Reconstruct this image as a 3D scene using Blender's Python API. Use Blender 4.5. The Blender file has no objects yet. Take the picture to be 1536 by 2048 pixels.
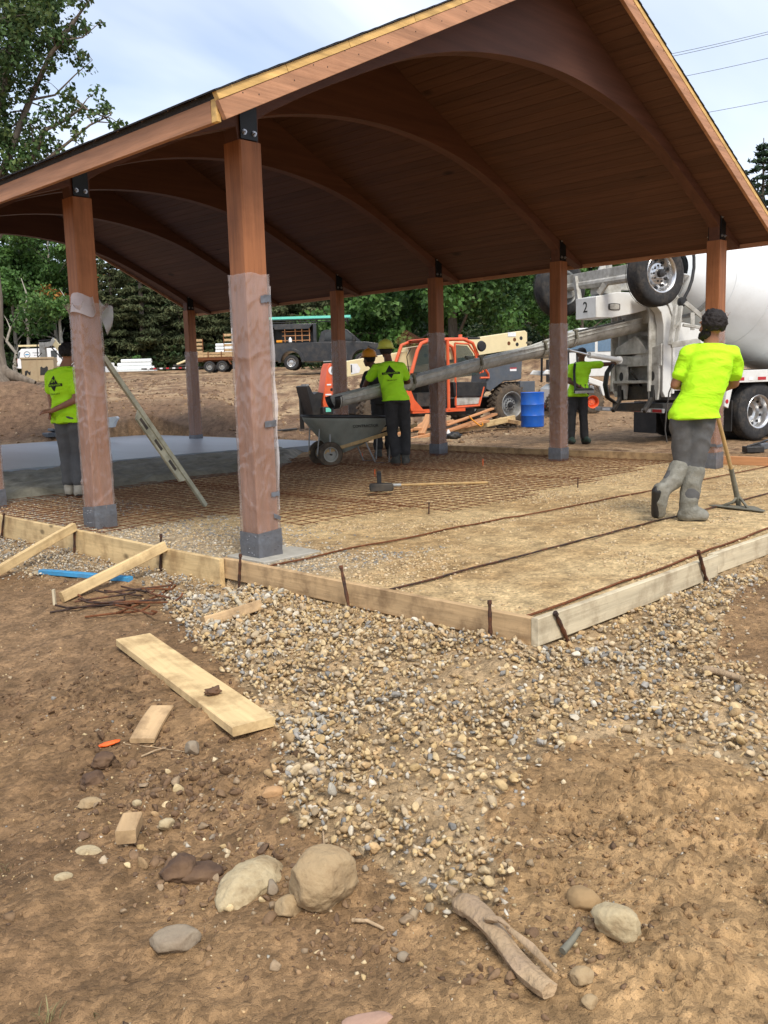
import bpy, bmesh, math, random
import numpy as np
from mathutils import Vector, Matrix, noise as mnoise
from mathutils.bvhtree import BVHTree
R = math.radians
random.seed(7)
S = bpy.context.scene
# ---------------------------------------------------------------- camera
CAM = np.array([-4.0587, -5.2634, 1.2577]); YAW, PIT, ROLL, FPX = 0.77646, 0.14301, -0.028599, 1810.96
_f = np.array([math.cos(YAW)*math.cos(PIT), math.sin(YAW)*math.cos(PIT), -math.sin(PIT)])
_r = np.cross(_f, [0, 0, 1.]); _r /= np.linalg.norm(_r); _u = np.cross(_r, _f)
CR = _r*math.cos(ROLL)+_u*math.sin(ROLL); CU = -_r*math.sin(ROLL)+_u*math.cos(ROLL); CF = _f
cd = bpy.data.cameras.new('camera'); cam = bpy.data.objects.new('camera', cd); S.collection.objects.link(cam)
cd.sensor_fit = 'HORIZONTAL'; cd.sensor_width = 36; cd.lens = 36*FPX/1536; cd.clip_start = .05; cd.clip_end = 3000
cam.matrix_world = Matrix(((CR[0], CU[0], -CF[0], CAM[0]), (CR[1], CU[1], -CF[1], CAM[1]), (CR[2], CU[2], -CF[2], CAM[2]), (0, 0, 0, 1)))
S.camera = cam
# ---------------------------------------------------------------- light
SUN_EL, SUN_AZ = 50, -118        # azimuth of the sun (degrees from +X towards +Y)
W = bpy.data.worlds.new('World'); S.world = W; W.use_nodes = True
nt = W.node_tree; N = nt.nodes; L = nt.links; N.clear()
out = N.new('ShaderNodeOutputWorld'); bg = N.new('ShaderNodeBackground'); L.new(bg.outputs[0], out.inputs[0])
sky = N.new('ShaderNodeTexSky'); sky.sky_type = 'NISHITA'; sky.sun_disc = False
sky.sun_elevation = R(SUN_EL); sky.sun_rotation = R(90-SUN_AZ); sky.air_density = 1.1; sky.dust_density = 1.0; sky.ozone_density = 1.6
tc = N.new('ShaderNodeTexCoord'); sx = N.new('ShaderNodeSeparateXYZ'); L.new(tc.outputs['Generated'], sx.inputs[0])
def wm(op, a, b=None, c=None):
    n = N.new('ShaderNodeMath'); n.operation = op
    for i, v in enumerate((a, b, c)):
        if v is None: continue
        if isinstance(v, (int, float)): n.inputs[i].default_value = v
        else: L.new(v, n.inputs[i])
    return n.outputs[0]
zz = wm('ADD', wm('MAXIMUM', sx.outputs[2], 0.0), 0.22)
cx = wm('DIVIDE', sx.outputs[0], zz); cy = wm('DIVIDE', sx.outputs[1], zz)
cb = N.new('ShaderNodeCombineXYZ'); L.new(cx, cb.inputs[0]); L.new(cy, cb.inputs[1])
n1 = N.new('ShaderNodeTexNoise'); n1.inputs['Scale'].default_value = 1.1; n1.inputs['Detail'].default_value = 5; n1.inputs['Roughness'].default_value = .5; n1.inputs['Distortion'].default_value = .4
mp = N.new('ShaderNodeMapping'); mp.inputs['Rotation'].default_value = (0, 0, R(-40)); mp.inputs['Scale'].default_value = (.6, 1.2, 1); mp.inputs['Location'].default_value = (3.3, 1.7, 0)
L.new(cb.outputs[0], mp.inputs[0]); L.new(mp.outputs[0], n1.inputs['Vector'])
rp = N.new('ShaderNodeValToRGB'); rp.color_ramp.elements[0].position = .34; rp.color_ramp.elements[0].color = (.30, .30, .30, 1); rp.color_ramp.elements[1].position = .66; rp.color_ramp.elements[1].color = (.95, .95, .95, 1)
L.new(n1.outputs[0], rp.inputs[0])
mx = N.new('ShaderNodeMix'); mx.data_type = 'RGBA'; L.new(rp.outputs[0], mx.inputs['Factor']); L.new(sky.outputs[0], mx.inputs['A']); mx.inputs['B'].default_value = (7.2, 7.6, 8.6, 1)
L.new(mx.outputs['Result'], bg.inputs[0]); bg.inputs[1].default_value = 0.130
sd = bpy.data.lights.new('sun', 'SUN'); sd.energy = 2.6; sd.angle = R(20); sd.color = (1, .93, .82)
so = bpy.data.objects.new('sun', sd); S.collection.objects.link(so)
_sv = Vector((math.cos(R(SUN_AZ))*math.cos(R(SUN_EL)), math.sin(R(SUN_AZ))*math.cos(R(SUN_EL)), math.sin(R(SUN_EL))))
so.rotation_euler = _sv.to_track_quat('Z', 'Y').to_euler(); so.location = _sv*40
S.view_settings.view_transform = 'Standard'; S.view_settings.look = 'None'; S.view_settings.exposure = 0.40; S.view_settings.gamma = 1
S.view_settings.use_curve_mapping = False
S.render.engine = 'CYCLES'; S.cycles.max_bounces = 7; S.cycles.diffuse_bounces = 4; S.cycles.transparent_max_bounces = 12
# ---------------------------------------------------------------- helpers
COL = S.collection
def px(u, v, t):                      # point at depth t on the sight line of a photo pixel
    return CAM+t*(CF+(u-768)/FPX*CR-(v-1024)/FPX*CU)
def pz(u, v, z=0.):
    d = CF+(u-768)/FPX*CR-(v-1024)/FPX*CU; return CAM+(z-CAM[2])/d[2]*d
def to_px(P):
    q = np.asarray(P)-CAM; z = q@CF; return 768+FPX*(q@CR)/z, 1024-FPX*(q@CU)/z, z
AZR = math.atan2(_r[1], _r[0])        # azimuth of the photo's rightward direction
FH = np.array([math.cos(YAW), math.sin(YAW)])
_perm = np.random.RandomState(3).permutation(4096)
def _h(i, j, s): return _perm[(_perm[(i+s*57) & 4095]+j) & 4095]
def noise2(x, y, s=0):
    x = np.asarray(x, float); y = np.asarray(y, float)
    xi = np.floor(x).astype(int); yi = np.floor(y).astype(int); fx = x-xi; fy = y-yi
    u = fx*fx*fx*(fx*(fx*6-15)+10); v = fy*fy*fy*(fy*(fy*6-15)+10)
    def g(i, j, dx, dy):
        a = _h(i, j, s)*(2*math.pi/4096); return np.cos(a)*dx+np.sin(a)*dy
    a = g(xi, yi, fx, fy); b = g(xi+1, yi, fx-1, fy); c = g(xi, yi+1, fx, fy-1); d = g(xi+1, yi+1, fx-1, fy-1)
    return (a+(b-a)*u)+((c+(d-c)*u)-(a+(b-a)*u))*v
def fbm(x, y, o=4, s=0, r=.5):
    t = 0; a = 1
    for k in range(o): t = t+a*noise2(x*2**k, y*2**k, s+k); a *= r
    return t
def sst(a, b, x): t = np.clip((x-a)/(b-a), 0, 1); return t*t*(3-2*t)
def tag(o, label=None, cat=None, group=None, kind=None):
    if label: o['label'] = label
    if cat: o['category'] = cat
    if group: o['group'] = group
    if kind: o['kind'] = kind
    return o
def thing(name, label, cat, loc=(0, 0, 0), rz=0, group=None, rot=None):
    o = bpy.data.objects.new(name, None); COL.objects.link(o); o.location = loc; o.rotation_euler = rot or (0, 0, rz); o.empty_display_size = .1
    return tag(o, label, cat, group)
def link(name, me, mat=None, parent=None, smooth=None, bev=0):
    if mat is not None and not me.materials: me.materials.append(mat)
    o = bpy.data.objects.new(name, me); COL.objects.link(o)
    if parent is not None: o.parent = parent
    if smooth is not None and len(me.polygons):
        me.polygons.foreach_set('use_smooth', [True]*len(me.polygons))
        if smooth < 179: me.set_sharp_from_angle(angle=R(smooth))
    if bev:
        m = o.modifiers.new('edge', 'BEVEL'); m.width = bev; m.segments = 2; m.limit_method = 'ANGLE'; m.angle_limit = R(40)
    return o
def V3(p): return Vector((float(p[0]), float(p[1]), float(p[2])))
class MB:
    def __init__(s): s.v = []; s.f = []
    def add(s, v, f):
        n = len(s.v); s.v += [tuple(map(float, p)) for p in v]; s.f += [tuple(i+n for i in q) for q in f]; return s
    def box(s, c, d, rot=None, ax=None):
        hx, hy, hz = d[0]/2, d[1]/2, d[2]/2
        vs = [Vector((x, y, z)) for x in (-hx, hx) for y in (-hy, hy) for z in (-hz, hz)]
        if rot: 
            from mathutils import Euler
            m = Euler(rot).to_matrix(); vs = [m @ p for p in vs]
        if ax is not None: vs = [ax @ p for p in vs]
        c = V3(c); return s.add([p+c for p in vs], [(0, 1, 3, 2), (4, 6, 7, 5), (0, 4, 5, 1), (2, 3, 7, 6), (0, 2, 6, 4), (1, 5, 7, 3)])
    def beam(s, a, b, w, h, up=(0, 0, 1)):       # box from a to b, w across, h along up
        a = V3(a); b = V3(b); d = b-a; l = d.length; x = d/l; y = Vector(up).cross(x); 
        if y.length < 1e-4: y = Vector((0, 1, 0)).cross(x)
        y.normalize(); z = x.cross(y)
        m = Matrix((x, y, z)).transposed(); return s.box((a+b)/2, (l, w, h), ax=m)
    def tube(s, pts, r, n=8, cap=True, sq=None):
        pts = [V3(p) for p in pts]; rs = r if isinstance(r, (list, tuple)) else [r]*len(pts); ref = None; rings = []
        for i, p in enumerate(pts):
            d = (pts[min(i+1, len(pts)-1)]-pts[max(i-1, 0)]).normalized()
            if ref is None: ref = d.orthogonal().normalized()
            ref = (ref-d*ref.dot(d)); ref = ref.normalized() if ref.length > 1e-5 else d.orthogonal().normalized()
            b = d.cross(ref)
            rings.append([p+(ref*math.cos(2*math.pi*k/n)+b*math.sin(2*math.pi*k/n)*(sq or 1))*rs[i] for k in range(n)])
        v = [q for g in rings for q in g]; f = []
        for i in range(len(pts)-1):
            for k in range(n): f.append((i*n+k, i*n+(k+1) % n, (i+1)*n+(k+1) % n, (i+1)*n+k))
        if cap: f.append(tuple(range(n-1, -1, -1))); f.append(tuple((len(pts)-1)*n+k for k in range(n)))
        return s.add(v, f)
    def lathe(s, prof, c=(0, 0, 0), ax='Z', n=24, cap=True, a0=0, a1=2*math.pi):   # prof: (radius, height)
        full = abs(a1-a0-2*math.pi) < 1e-6; m = n if full else n+1; v = []; f = []
        for (r, h) in prof:
            for k in range(m):
                a = a0+(a1-a0)*k/n; x, y = r*math.cos(a), r*math.sin(a)
                q = (x, y, h) if ax == 'Z' else ((x, h, y) if ax == 'Y' else (h, x, y))
                v.append((q[0]+c[0], q[1]+c[1], q[2]+c[2]))
        for i in range(len(prof)-1):
            for k in range(n if full else n):
                k2 = (k+1) % m if full else k+1
                f.append((i*m+k, i*m+k2, (i+1)*m+k2, (i+1)*m+k))
        if cap and full:
            if prof[0][0] > 1e-6: f.append(tuple(range(m-1, -1, -1)))
            if prof[-1][0] > 1e-6: f.append(tuple((len(prof)-1)*m+k for k in range(m)))
        return s.add(v, f)
    def prism(s, poly, h0, h1, ax='Z'):           # 2-D polygon extruded along ax
        n = len(poly)
        def q(p, h): return (p[0], p[1], h) if ax == 'Z' else ((p[0], h, p[1]) if ax == 'Y' else (h, p[0], p[1]))
        v = [q(p, h0) for p in poly]+[q(p, h1) for p in poly]
        f = [tuple(range(n-1, -1, -1)), tuple(range(n, 2*n))]+[(i, (i+1) % n, n+(i+1) % n, n+i) for i in range(n)]
        return s.add(v, f)
    def mesh(s, name):
        me = bpy.data.meshes.new(name); me.from_pydata(s.v, [], s.f); me.validate()
        bm = bmesh.new(); bm.from_mesh(me); bmesh.ops.recalc_face_normals(bm, faces=bm.faces); bm.to_mesh(me); bm.free(); return me
    def build(s, name, mat=None, parent=None, smooth=35, bev=0, label=None):
        o = link(name, s.mesh(name), mat, parent, smooth, bev)
        if label: o['label'] = label
        return o
def copy_tree(o, parent=None):
    c = o.copy(); COL.objects.link(c)
    if parent is not None: c.parent = parent
    for ch in o.children: copy_tree(ch, c)
    return c
def np_mesh(name, V, F, col=None, k=3):
    me = bpy.data.meshes.new(name); V = np.asarray(V, np.float32); F = np.asarray(F, np.int32)
    me.vertices.add(len(V)); me.vertices.foreach_set('co', V.ravel()); me.loops.add(F.size); me.loops.foreach_set('vertex_index', F.ravel())
    me.polygons.add(len(F)); me.polygons.foreach_set('loop_start', np.arange(len(F), dtype=np.int32)*k); me.polygons.foreach_set('loop_total', np.full(len(F), k, np.int32))
    me.update(calc_edges=True)
    if col is not None:
        a = me.color_attributes.new('tint', 'FLOAT_COLOR', 'POINT'); c = np.ones((len(V), 4), np.float32); c[:, :3] = col; a.data.foreach_set('color', c.ravel())
    return me
# ---------------------------------------------------------------- materials
MATS = {}
def srgb(r, g, b):
    f = lambda c: ((c/255+.055)/1.055)**2.4 if c > 10 else c/255/12.92
    return (f(r), f(g), f(b))
def mat(name, col, rough=.6, metal=0, var=.15, scale=8, bump=.0, bscale=40, stretch=(1, 1, 1), alpha=1, dirt=None, dscale=3, damt=.5, dlo=.45, attr=False, rnd=0, coat=0, spec=.4, detail=6, knots=0, hue2=None):
    m = bpy.data.materials.new(name); m.use_nodes = True; nt = m.node_tree; N = nt.nodes; L = nt.links
    b = N['Principled BSDF']; b.inputs['Roughness'].default_value = rough; b.inputs['Metallic'].default_value = metal; b.inputs['Specular IOR Level'].default_value = spec
    if coat: b.inputs['Coat Weight'].default_value = coat; b.inputs['Coat Roughness'].default_value = .15
    tc = N.new('ShaderNodeTexCoord'); mp = N.new('ShaderNodeMapping'); mp.inputs['Scale'].default_value = stretch; L.new(tc.outputs['Object'], mp.inputs[0])
    if rnd or knots:
        oi = N.new('ShaderNodeObjectInfo'); ml = N.new('ShaderNodeVectorMath'); ml.operation = 'SCALE'; cbn = N.new('ShaderNodeCombineXYZ')
        for i in range(3): L.new(oi.outputs['Random'], cbn.inputs[i])
        L.new(cbn.outputs[0], ml.inputs[0]); ml.inputs['Scale'].default_value = 37; L.new(ml.outputs[0], mp.inputs['Location'])
    n = N.new('ShaderNodeTexNoise'); n.inputs['Scale'].default_value = scale; n.inputs['Detail'].default_value = detail; n.inputs['Roughness'].default_value = .6; L.new(mp.outputs[0], n.inputs['Vector'])
    def mixc(f, a, c, bt='MIX'):
        q = N.new('ShaderNodeMix'); q.data_type = 'RGBA'; q.blend_type = bt
        for s_, v in (('Factor', f), ('A', a), ('B', c)):
            if isinstance(v, (int, float)): q.inputs[s_].default_value = v
            elif isinstance(v, tuple): q.inputs[s_].default_value = (*v[:3], 1)
            else: L.new(v, q.inputs[s_])
        return q.outputs['Result']
    def ramp(src, lo, hi):
        q = N.new('ShaderNodeMapRange'); q.inputs['From Min'].default_value = lo; q.inputs['From Max'].default_value = hi; L.new(src, q.inputs['Value']); return q.outputs['Result']
    base = tuple(col)
    if attr:
        at = N.new('ShaderNodeVertexColor'); at.layer_name = 'tint'; base = at.outputs['Color']
    lo = tuple(c*(1-var) for c in col); hi = tuple(min(1, c*(1+var)) for c in col)
    if attr: c0 = mixc(1., base, mixc(ramp(n.outputs[0], .3, .7), (1-var,)*3, (1+var,)*3), 'MULTIPLY')
    else: c0 = mixc(ramp(n.outputs[0], .3, .7), lo, hue2 or hi)
    if rnd:
        mr = N.new('ShaderNodeMapRange'); L.new(oi.outputs['Random'], mr.inputs['Value']); mr.inputs['To Min'].default_value = 1-rnd; mr.inputs['To Max'].default_value = 1+rnd
        g = N.new('ShaderNodeCombineXYZ'); [L.new(mr.outputs[0], g.inputs[i]) for i in range(3)]
        c0 = mixc(1., c0, g.outputs[0], 'MULTIPLY')
    if knots:
        vo = N.new('ShaderNodeTexVoronoi'); mk = N.new('ShaderNodeMapping'); L.new(tc.outputs['Object'], mk.inputs[0]); mk.inputs['Scale'].default_value = tuple(.55 if q < .5 else 1. for q in stretch)
        L.new(ml.outputs[0], mk.inputs['Location']); L.new(mk.outputs[0], vo.inputs['Vector']); vo.inputs['Scale'].default_value = knots
        c0 = mixc(ramp(vo.outputs['Distance'], .12, .06), c0, tuple(c*.35 for c in col))
    if dirt:
        n2 = N.new('ShaderNodeTexNoise'); n2.inputs['Scale'].default_value = dscale; n2.inputs['Detail'].default_value = 9; n2.inputs['Roughness'].default_value = .68; L.new(tc.outputs['Object'], n2.inputs['Vector'])
        fr = N.new('ShaderNodeMath'); fr.operation = 'MULTIPLY'; L.new(ramp(n2.outputs[0], dlo, dlo+.2), fr.inputs[0]); fr.inputs[1].default_value = damt; fr.use_clamp = True
        c0 = mixc(fr.outputs[0], c0, tuple(dirt))
    L.new(c0, b.inputs['Base Color'])
    if bump:
        n3 = N.new('ShaderNodeTexNoise'); n3.inputs['Scale'].default_value = bscale; n3.inputs['Detail'].default_value = 5; L.new(mp.outputs[0], n3.inputs['Vector'])
        bp = N.new('ShaderNodeBump'); bp.inputs['Strength'].default_value = min(1, bump); bp.inputs['Distance'].default_value = .01; L.new(n3.outputs[0], bp.inputs['Height']); L.new(bp.outputs[0], b.inputs['Normal'])
    if alpha < 1: b.inputs['Alpha'].default_value = alpha
    MATS[name] = m; return m
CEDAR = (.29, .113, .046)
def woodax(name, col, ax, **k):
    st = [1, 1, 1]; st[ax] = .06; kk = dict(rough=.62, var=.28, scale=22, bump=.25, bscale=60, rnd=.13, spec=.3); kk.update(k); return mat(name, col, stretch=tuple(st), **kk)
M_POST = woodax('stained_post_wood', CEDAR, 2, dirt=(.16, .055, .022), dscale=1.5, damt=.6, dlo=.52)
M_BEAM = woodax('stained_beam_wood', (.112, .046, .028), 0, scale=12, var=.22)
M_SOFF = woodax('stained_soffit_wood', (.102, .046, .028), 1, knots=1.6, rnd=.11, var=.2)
M_FASY = woodax('stained_fascia_wood_y', (.42, .205, .108), 1, rnd=.05)
M_FASX = woodax('stained_fascia_wood_x', (.46, .235, .130), 0, rnd=.05, dirt=(.25, .10, .045), dscale=1.4, damt=.5, dlo=.5)
M_RAWX = woodax('raw_pine_x', (.66, .42, .15), 0, rnd=.06)
M_PINE = woodax('new_pine', (.64, .47, .24), 0, knots=4, rnd=.08, var=.2, dirt=(.27, .165, .075), dscale=4, damt=.75, dlo=.47)
M_PINE2 = woodax('weathered_pine', (.50, .34, .18), 0, knots=4, rnd=.08, var=.2, dirt=(.20, .125, .065), dscale=6, damt=.8, dlo=.46)
M_PINE3 = woodax('grey_white_pine', (.56, .48, .33), 0, knots=3.5, rnd=.05, var=.18, dirt=(.28, .21, .13), dscale=5, damt=.75, dlo=.48)
M_CEDR = woodax('red_cedar_boards', (.52, .26, .12), 0, rnd=.15)
M_STEELB = mat('black_steel_plate', (.012, .013, .014), .45, .3, var=.3)
M_ZINC = mat('zinc_bolt', (.42, .42, .44), .35, .9)
M_SHNG = mat('asphalt_shingle', (.035, .035, .038), .95, var=.5, scale=60, bump=.5, bscale=200)
M_TAPE = mat('grey_duct_tape', (.15, .16, .18), .38, .35, var=.25, scale=14, bump=.5, bscale=25, dirt=(.12, .10, .09), damt=.5)
M_PLAS = mat('clear_plastic_sheet', (.43, .335, .30), .13, var=.3, scale=3, bump=.8, bscale=5, alpha=.38, spec=1., stretch=(1, 1, .6))
for n_ in M_PLAS.node_tree.nodes:
    if n_.type == 'BUMP': n_.inputs['Distance'].default_value = .017
    if n_.type == 'TEX_NOISE' and n_.inputs['Scale'].default_value == 5: n_.inputs['Detail'].default_value = 2; n_.inputs['Distortion'].default_value = 1.2; n_.inputs['Roughness'].default_value = .35
M_PLAS2 = mat('loose_plastic_sheet', (.66, .62, .62), .25, var=.2, scale=5, bump=.5, bscale=9, alpha=.5, spec=.6)
M_RUST = mat('rusty_rebar', (.16, .058, .022), .85, .2, var=.45, scale=30, bump=.4, bscale=150)
M_DRUST = mat('dark_rebar', (.055, .035, .028), .7, .4, var=.5, scale=30, bump=.4, bscale=150, dirt=(.22, .08, .03), dscale=9, damt=.8)
M_CONC_F = mat('finished_concrete', (.34, .375, .41), .32, var=.10, scale=2.5, bump=.1, bscale=30, stretch=(1, .25, 1), spec=.6)
M_CONC_W = mat('wet_concrete', (.22, .205, .155), .7, var=.35, scale=5, bump=1, bscale=22, spec=.35)
M_CONC_P = mat('cured_concrete', (.36, .34, .29), .85, var=.15, scale=12, bump=.3)
M_GROUND = mat('soil', (.2, .12, .07), .9, var=.34, scale=7, attr=True, spec=.2, detail=14)
def gritty(m):
    N = m.node_tree.nodes; L = m.node_tree.links; b = N['Principled BSDF']; tc = [n for n in N if n.type == 'TEX_COORD'][0]; prev = None
    for kind, sc, dist in (('n', 14, .030), ('v', 60, .012), ('n', 95, .010), ('v', 190, .005)):
        t = N.new('ShaderNodeTexNoise' if kind == 'n' else 'ShaderNodeTexVoronoi'); t.inputs['Scale'].default_value = sc; L.new(tc.outputs['Object'], t.inputs['Vector'])
        if kind == 'n': t.inputs['Detail'].default_value = 6; t.inputs['Roughness'].default_value = .65
        bp = N.new('ShaderNodeBump'); bp.inputs['Strength'].default_value = .85 if kind == 'n' else .35; bp.inputs['Distance'].default_value = dist; bp.invert = kind == 'v'; L.new(t.outputs[0], bp.inputs['Height'])
        if prev: L.new(prev.outputs[0], bp.inputs['Normal'])
        prev = bp
        if sc == 60:
            # grains differ in colour from one to the next
            sp = N.new('ShaderNodeSeparateColor'); L.new(t.outputs['Color'], sp.inputs[0]); mr = N.new('ShaderNodeMapRange'); L.new(sp.outputs[0], mr.inputs['Value']); mr.inputs['To Min'].default_value = .74; mr.inputs['To Max'].default_value = 1.28
            c = N.new('ShaderNodeCombineXYZ'); [L.new(mr.outputs[0], c.inputs[i]) for i in range(3)]
            q = N.new('ShaderNodeMix'); q.data_type = 'RGBA'; q.blend_type = 'MULTIPLY'; q.inputs['Factor'].default_value = 1; L.new(b.inputs['Base Color'].links[0].from_socket, q.inputs['A']); L.new(c.outputs[0], q.inputs['B']); L.new(q.outputs['Result'], b.inputs['Base Color'])
    L.new(prev.outputs[0], b.inputs['Normal'])
gritty(M_GROUND)
M_GRAV = mat('gravel_stone', (.4, .33, .24), .8, var=.22, scale=45, bump=.35, bscale=120, attr=True, spec=.3)
M_WHITE = mat('white_truck_paint', (.68, .68, .65), .38, var=.05, scale=3, coat=.3, dirt=(.36, .33, .27), dscale=3.5, damt=.35, dlo=.5)
M_DRUM = mat('white_drum_paint', (.72, .745, .75), .42, var=.04, scale=2, coat=.2, dirt=(.45, .43, .38), dscale=1.6, damt=.25, dlo=.5)
M_GREYW = mat('dirty_white_steel', (.46, .45, .41), .6, var=.18, scale=6, dirt=(.20, .18, .14), dscale=5, damt=.7, bump=.15)
M_CHUTE = mat('concrete_spattered_chute', (.50, .50, .46), .6, .2, var=.22, scale=9, dirt=(.26, .25, .22), dscale=6, damt=.6, bump=.4, bscale=60)
M_TYRE = mat('tyre_rubber', (.028, .028, .029), .85, var=.35, scale=20, dirt=(.13, .10, .07), dscale=5, damt=.45, dlo=.5, bump=.2)
M_TYRED = mat('dusty_tyre_rubber', (.075, .058, .042), .92, var=.35, scale=12, dirt=(.17, .12, .075), dscale=5, damt=.7, dlo=.45, bump=.2)
M_RIM = mat('polished_rim', (.62, .62, .62), .28, .85, var=.1, dirt=(.3, .27, .22), damt=.3)
M_RIMG = mat('grey_rim', (.33, .34, .34), .55, .3, var=.2, dirt=(.2, .16, .11), damt=.6)
M_BLK = mat('black_plastic', (.016, .016, .017), .5, var=.3, dirt=(.08, .07, .055), damt=.3)
M_DARK = mat('dark_steel', (.05, .048, .045), .6, .4, var=.4, dirt=(.13, .10, .07), damt=.6)
M_ORNG = mat('orange_machine_paint', (.72, .115, .035), .45, var=.12, scale=4, coat=.2, dirt=(.34, .20, .11), dscale=4, damt=.4, dlo=.5)
M_CREAM = mat('cream_boom_paint', (.74, .62, .36), .5, var=.06, scale=3, dirt=(.48, .38, .22), dscale=2.5, damt=.25, dlo=.52)
M_GREYP = mat('slate_grey_paint', (.085, .098, .115), .45, var=.12, dirt=(.16, .14, .11), damt=.4)
M_GLASS = mat('tinted_glass', (.03, .05, .045), .08, var=.1, alpha=.62, spec=.8)
M_GLASSD = mat('dark_glass', (.012, .014, .016), .06, var=.1, spec=.8)
M_BLUE = mat('blue_barrel_plastic', (.008, .10, .48), .42, var=.12, scale=4, dirt=(.05, .14, .34), dscale=5, damt=.4)
M_BLUEP = mat('blue_painted_wood', (.05, .28, .52), .7, var=.25, scale=12, stretch=(.2, 1, 1), dirt=(.10, .13, .15), dscale=6, damt=.5)
M_BTRK = mat('charcoal_truck_paint', (.022, .024, .028), .3, var=.2, coat=.4, dirt=(.11, .09, .07), dscale=2.5, damt=.35)
M_VAN = mat('white_van_paint', (.74, .75, .76), .35, var=.04, coat=.3)
M_TEAL = mat('teal_board', (.16, .62, .50), .6, var=.08)
M_TAN = mat('tan_painted_steel', (.40, .31, .19), .65, var=.15, scale=3, dirt=(.22, .13, .07), dscale=3, damt=.5)
M_PIPE = mat('white_pvc', (.72, .74, .73), .45, var=.06)
M_RED = mat('red_reflector', (.42, .02, .025), .35, var=.15)
M_WREF = mat('white_reflector', (.75, .75, .75), .4, var=.1)
M_LOGO = mat('black_print', (.012, .014, .012), .8)
M_LIME = mat('lime_shirt_cloth', (.46, .86, .012), .8, var=.05, scale=6, bump=.2, bscale=30)
M_LIME2 = mat('lime_shirt_cloth_greener', (.42, .86, .02), .8, var=.06, scale=6, bump=.2, bscale=30)  # lime with slightly less red, for the middle worker and the operator
for m_ in (M_LIME, M_LIME2):
    for n_ in m_.node_tree.nodes:
        if n_.type == 'TEX_NOISE' and abs(n_.inputs['Scale'].default_value-30) < .1: n_.inputs['Scale'].default_value = 5.5; n_.inputs['Distortion'].default_value = 1.6; n_.inputs['Detail'].default_value = 2.5
        if n_.type == 'BUMP': n_.inputs['Distance'].default_value = .06; n_.inputs['Strength'].default_value = .32
        if n_.type == 'MAPPING': n_.inputs['Scale'].default_value = (1, 1, 1.7); n_.inputs['Rotation'].default_value = (0, .5, 0)
M_PANTG = mat('grey_work_trousers', (.095, .095, .095), .85, var=.2, scale=9, bump=.3, bscale=40, dirt=(.22, .20, .17), dscale=3, damt=.25, dlo=.55)
M_PANTD = mat('dark_work_trousers', (.030, .030, .031), .85, var=.3, scale=9, bump=.3, bscale=40, dirt=(.10, .09, .075), dscale=5, damt=.35, dlo=.55)
M_BOOT = mat('concrete_caked_rubber_boot', (.17, .165, .135), .75, var=.25, scale=14, bump=.6, bscale=60, dirt=(.30, .29, .25), dscale=9, damt=.6)
M_BOOTD = mat('dark_muddy_boot', (.05, .05, .042), .75, var=.3, scale=14, bump=.4, dirt=(.15, .135, .11), dscale=9, damt=.5)
M_BOOTL = mat('beige_rubber_boot', (.42, .38, .30), .6, var=.15, dirt=(.2, .18, .15), dscale=7, damt=.5)
M_SKIN = mat('tanned_skin', (.30, .135, .075), .55, var=.12, scale=20)
M_SKIND = mat('brown_skin', (.14, .062, .038), .55, var=.12, scale=20)
M_HAIR = mat('dark_hair', (.012, .008, .007), .7, var=.4, scale=60, bump=.8, bscale=90)
M_HATY = mat('yellow_hard_hat', (.62, .64, .09), .45, var=.06, dirt=(.40, .36, .12), damt=.4)
M_HATO = mat('orange_hard_hat', (.70, .28, .02), .45, var=.06)
M_POLY = mat('grey_green_barrow_tray', (.21, .22, .185), .62, var=.2, scale=5, dirt=(.22, .21, .17), dscale=4, damt=.6, bump=.2)
M_HANDLE = mat('ash_tool_handle', (.45, .29, .12), .6, var=.2, scale=18, stretch=(1, 1, .1), dirt=(.22, .17, .10), dscale=4, damt=.6)
M_MAG = mat('magnesium_screed', (.46, .45, .34), .62, .25, var=.2, scale=7, dirt=(.20, .19, .13), dscale=5, damt=.6, bump=.2)
M_CTOOL = mat('cement_coated_steel', (.17, .16, .12), .7, .2, var=.25, scale=16, bump=.4)
M_BARK = mat('tree_bark', (.16, .13, .10), .95, var=.4, scale=9, bump=.9, bscale=30, stretch=(1, 1, .25))
M_BARKL = mat('pale_tree_bark', (.36, .33, .28), .95, var=.35, scale=6, bump=.5, bscale=20, stretch=(1, 1, .4))
def leafmat(name, sub=.3):
    m = mat(name, (.1, .2, .05), .6, var=.25, scale=.7, attr=True, spec=.35)
    N = m.node_tree.nodes; L = m.node_tree.links; b = N['Principled BSDF']; o = N['Material Output']
    t = N.new('ShaderNodeBsdfTranslucent'); src = b.inputs['Base Color'].links[0].from_socket; L.new(src, t.inputs['Color'])
    x = N.new('ShaderNodeMixShader'); x.inputs[0].default_value = sub; L.new(b.outputs[0], x.inputs[1]); L.new(t.outputs[0], x.inputs[2]); L.new(x.outputs[0], o.inputs[0]); return m
M_LEAF = leafmat('leaves'); M_NEED = leafmat('needles', .12); M_NEED.node_tree.nodes['Principled BSDF'].inputs['Specular IOR Level'].default_value = .08; M_NEED.node_tree.nodes['Principled BSDF'].inputs['Roughness'].default_value = .9
M_LOG = mat('bare_driftwood', (.43, .305, .18), .88, var=.35, scale=16, stretch=(1, 1, 1), bump=1, bscale=60, dirt=(.14, .10, .08), dscale=4, damt=.7)
M_ROCK = mat('tan_boulder', (.37, .265, .145), .88, var=.22, scale=9, bump=.9, bscale=45, dirt=(.20, .13, .065), dscale=9, damt=.75, dlo=.46)
M_ROCKG = mat('grey_rock', (.27, .215, .15), .85, var=.2, scale=9, bump=.5, bscale=50, dirt=(.15, .10, .06), dscale=6, damt=.6)
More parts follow.
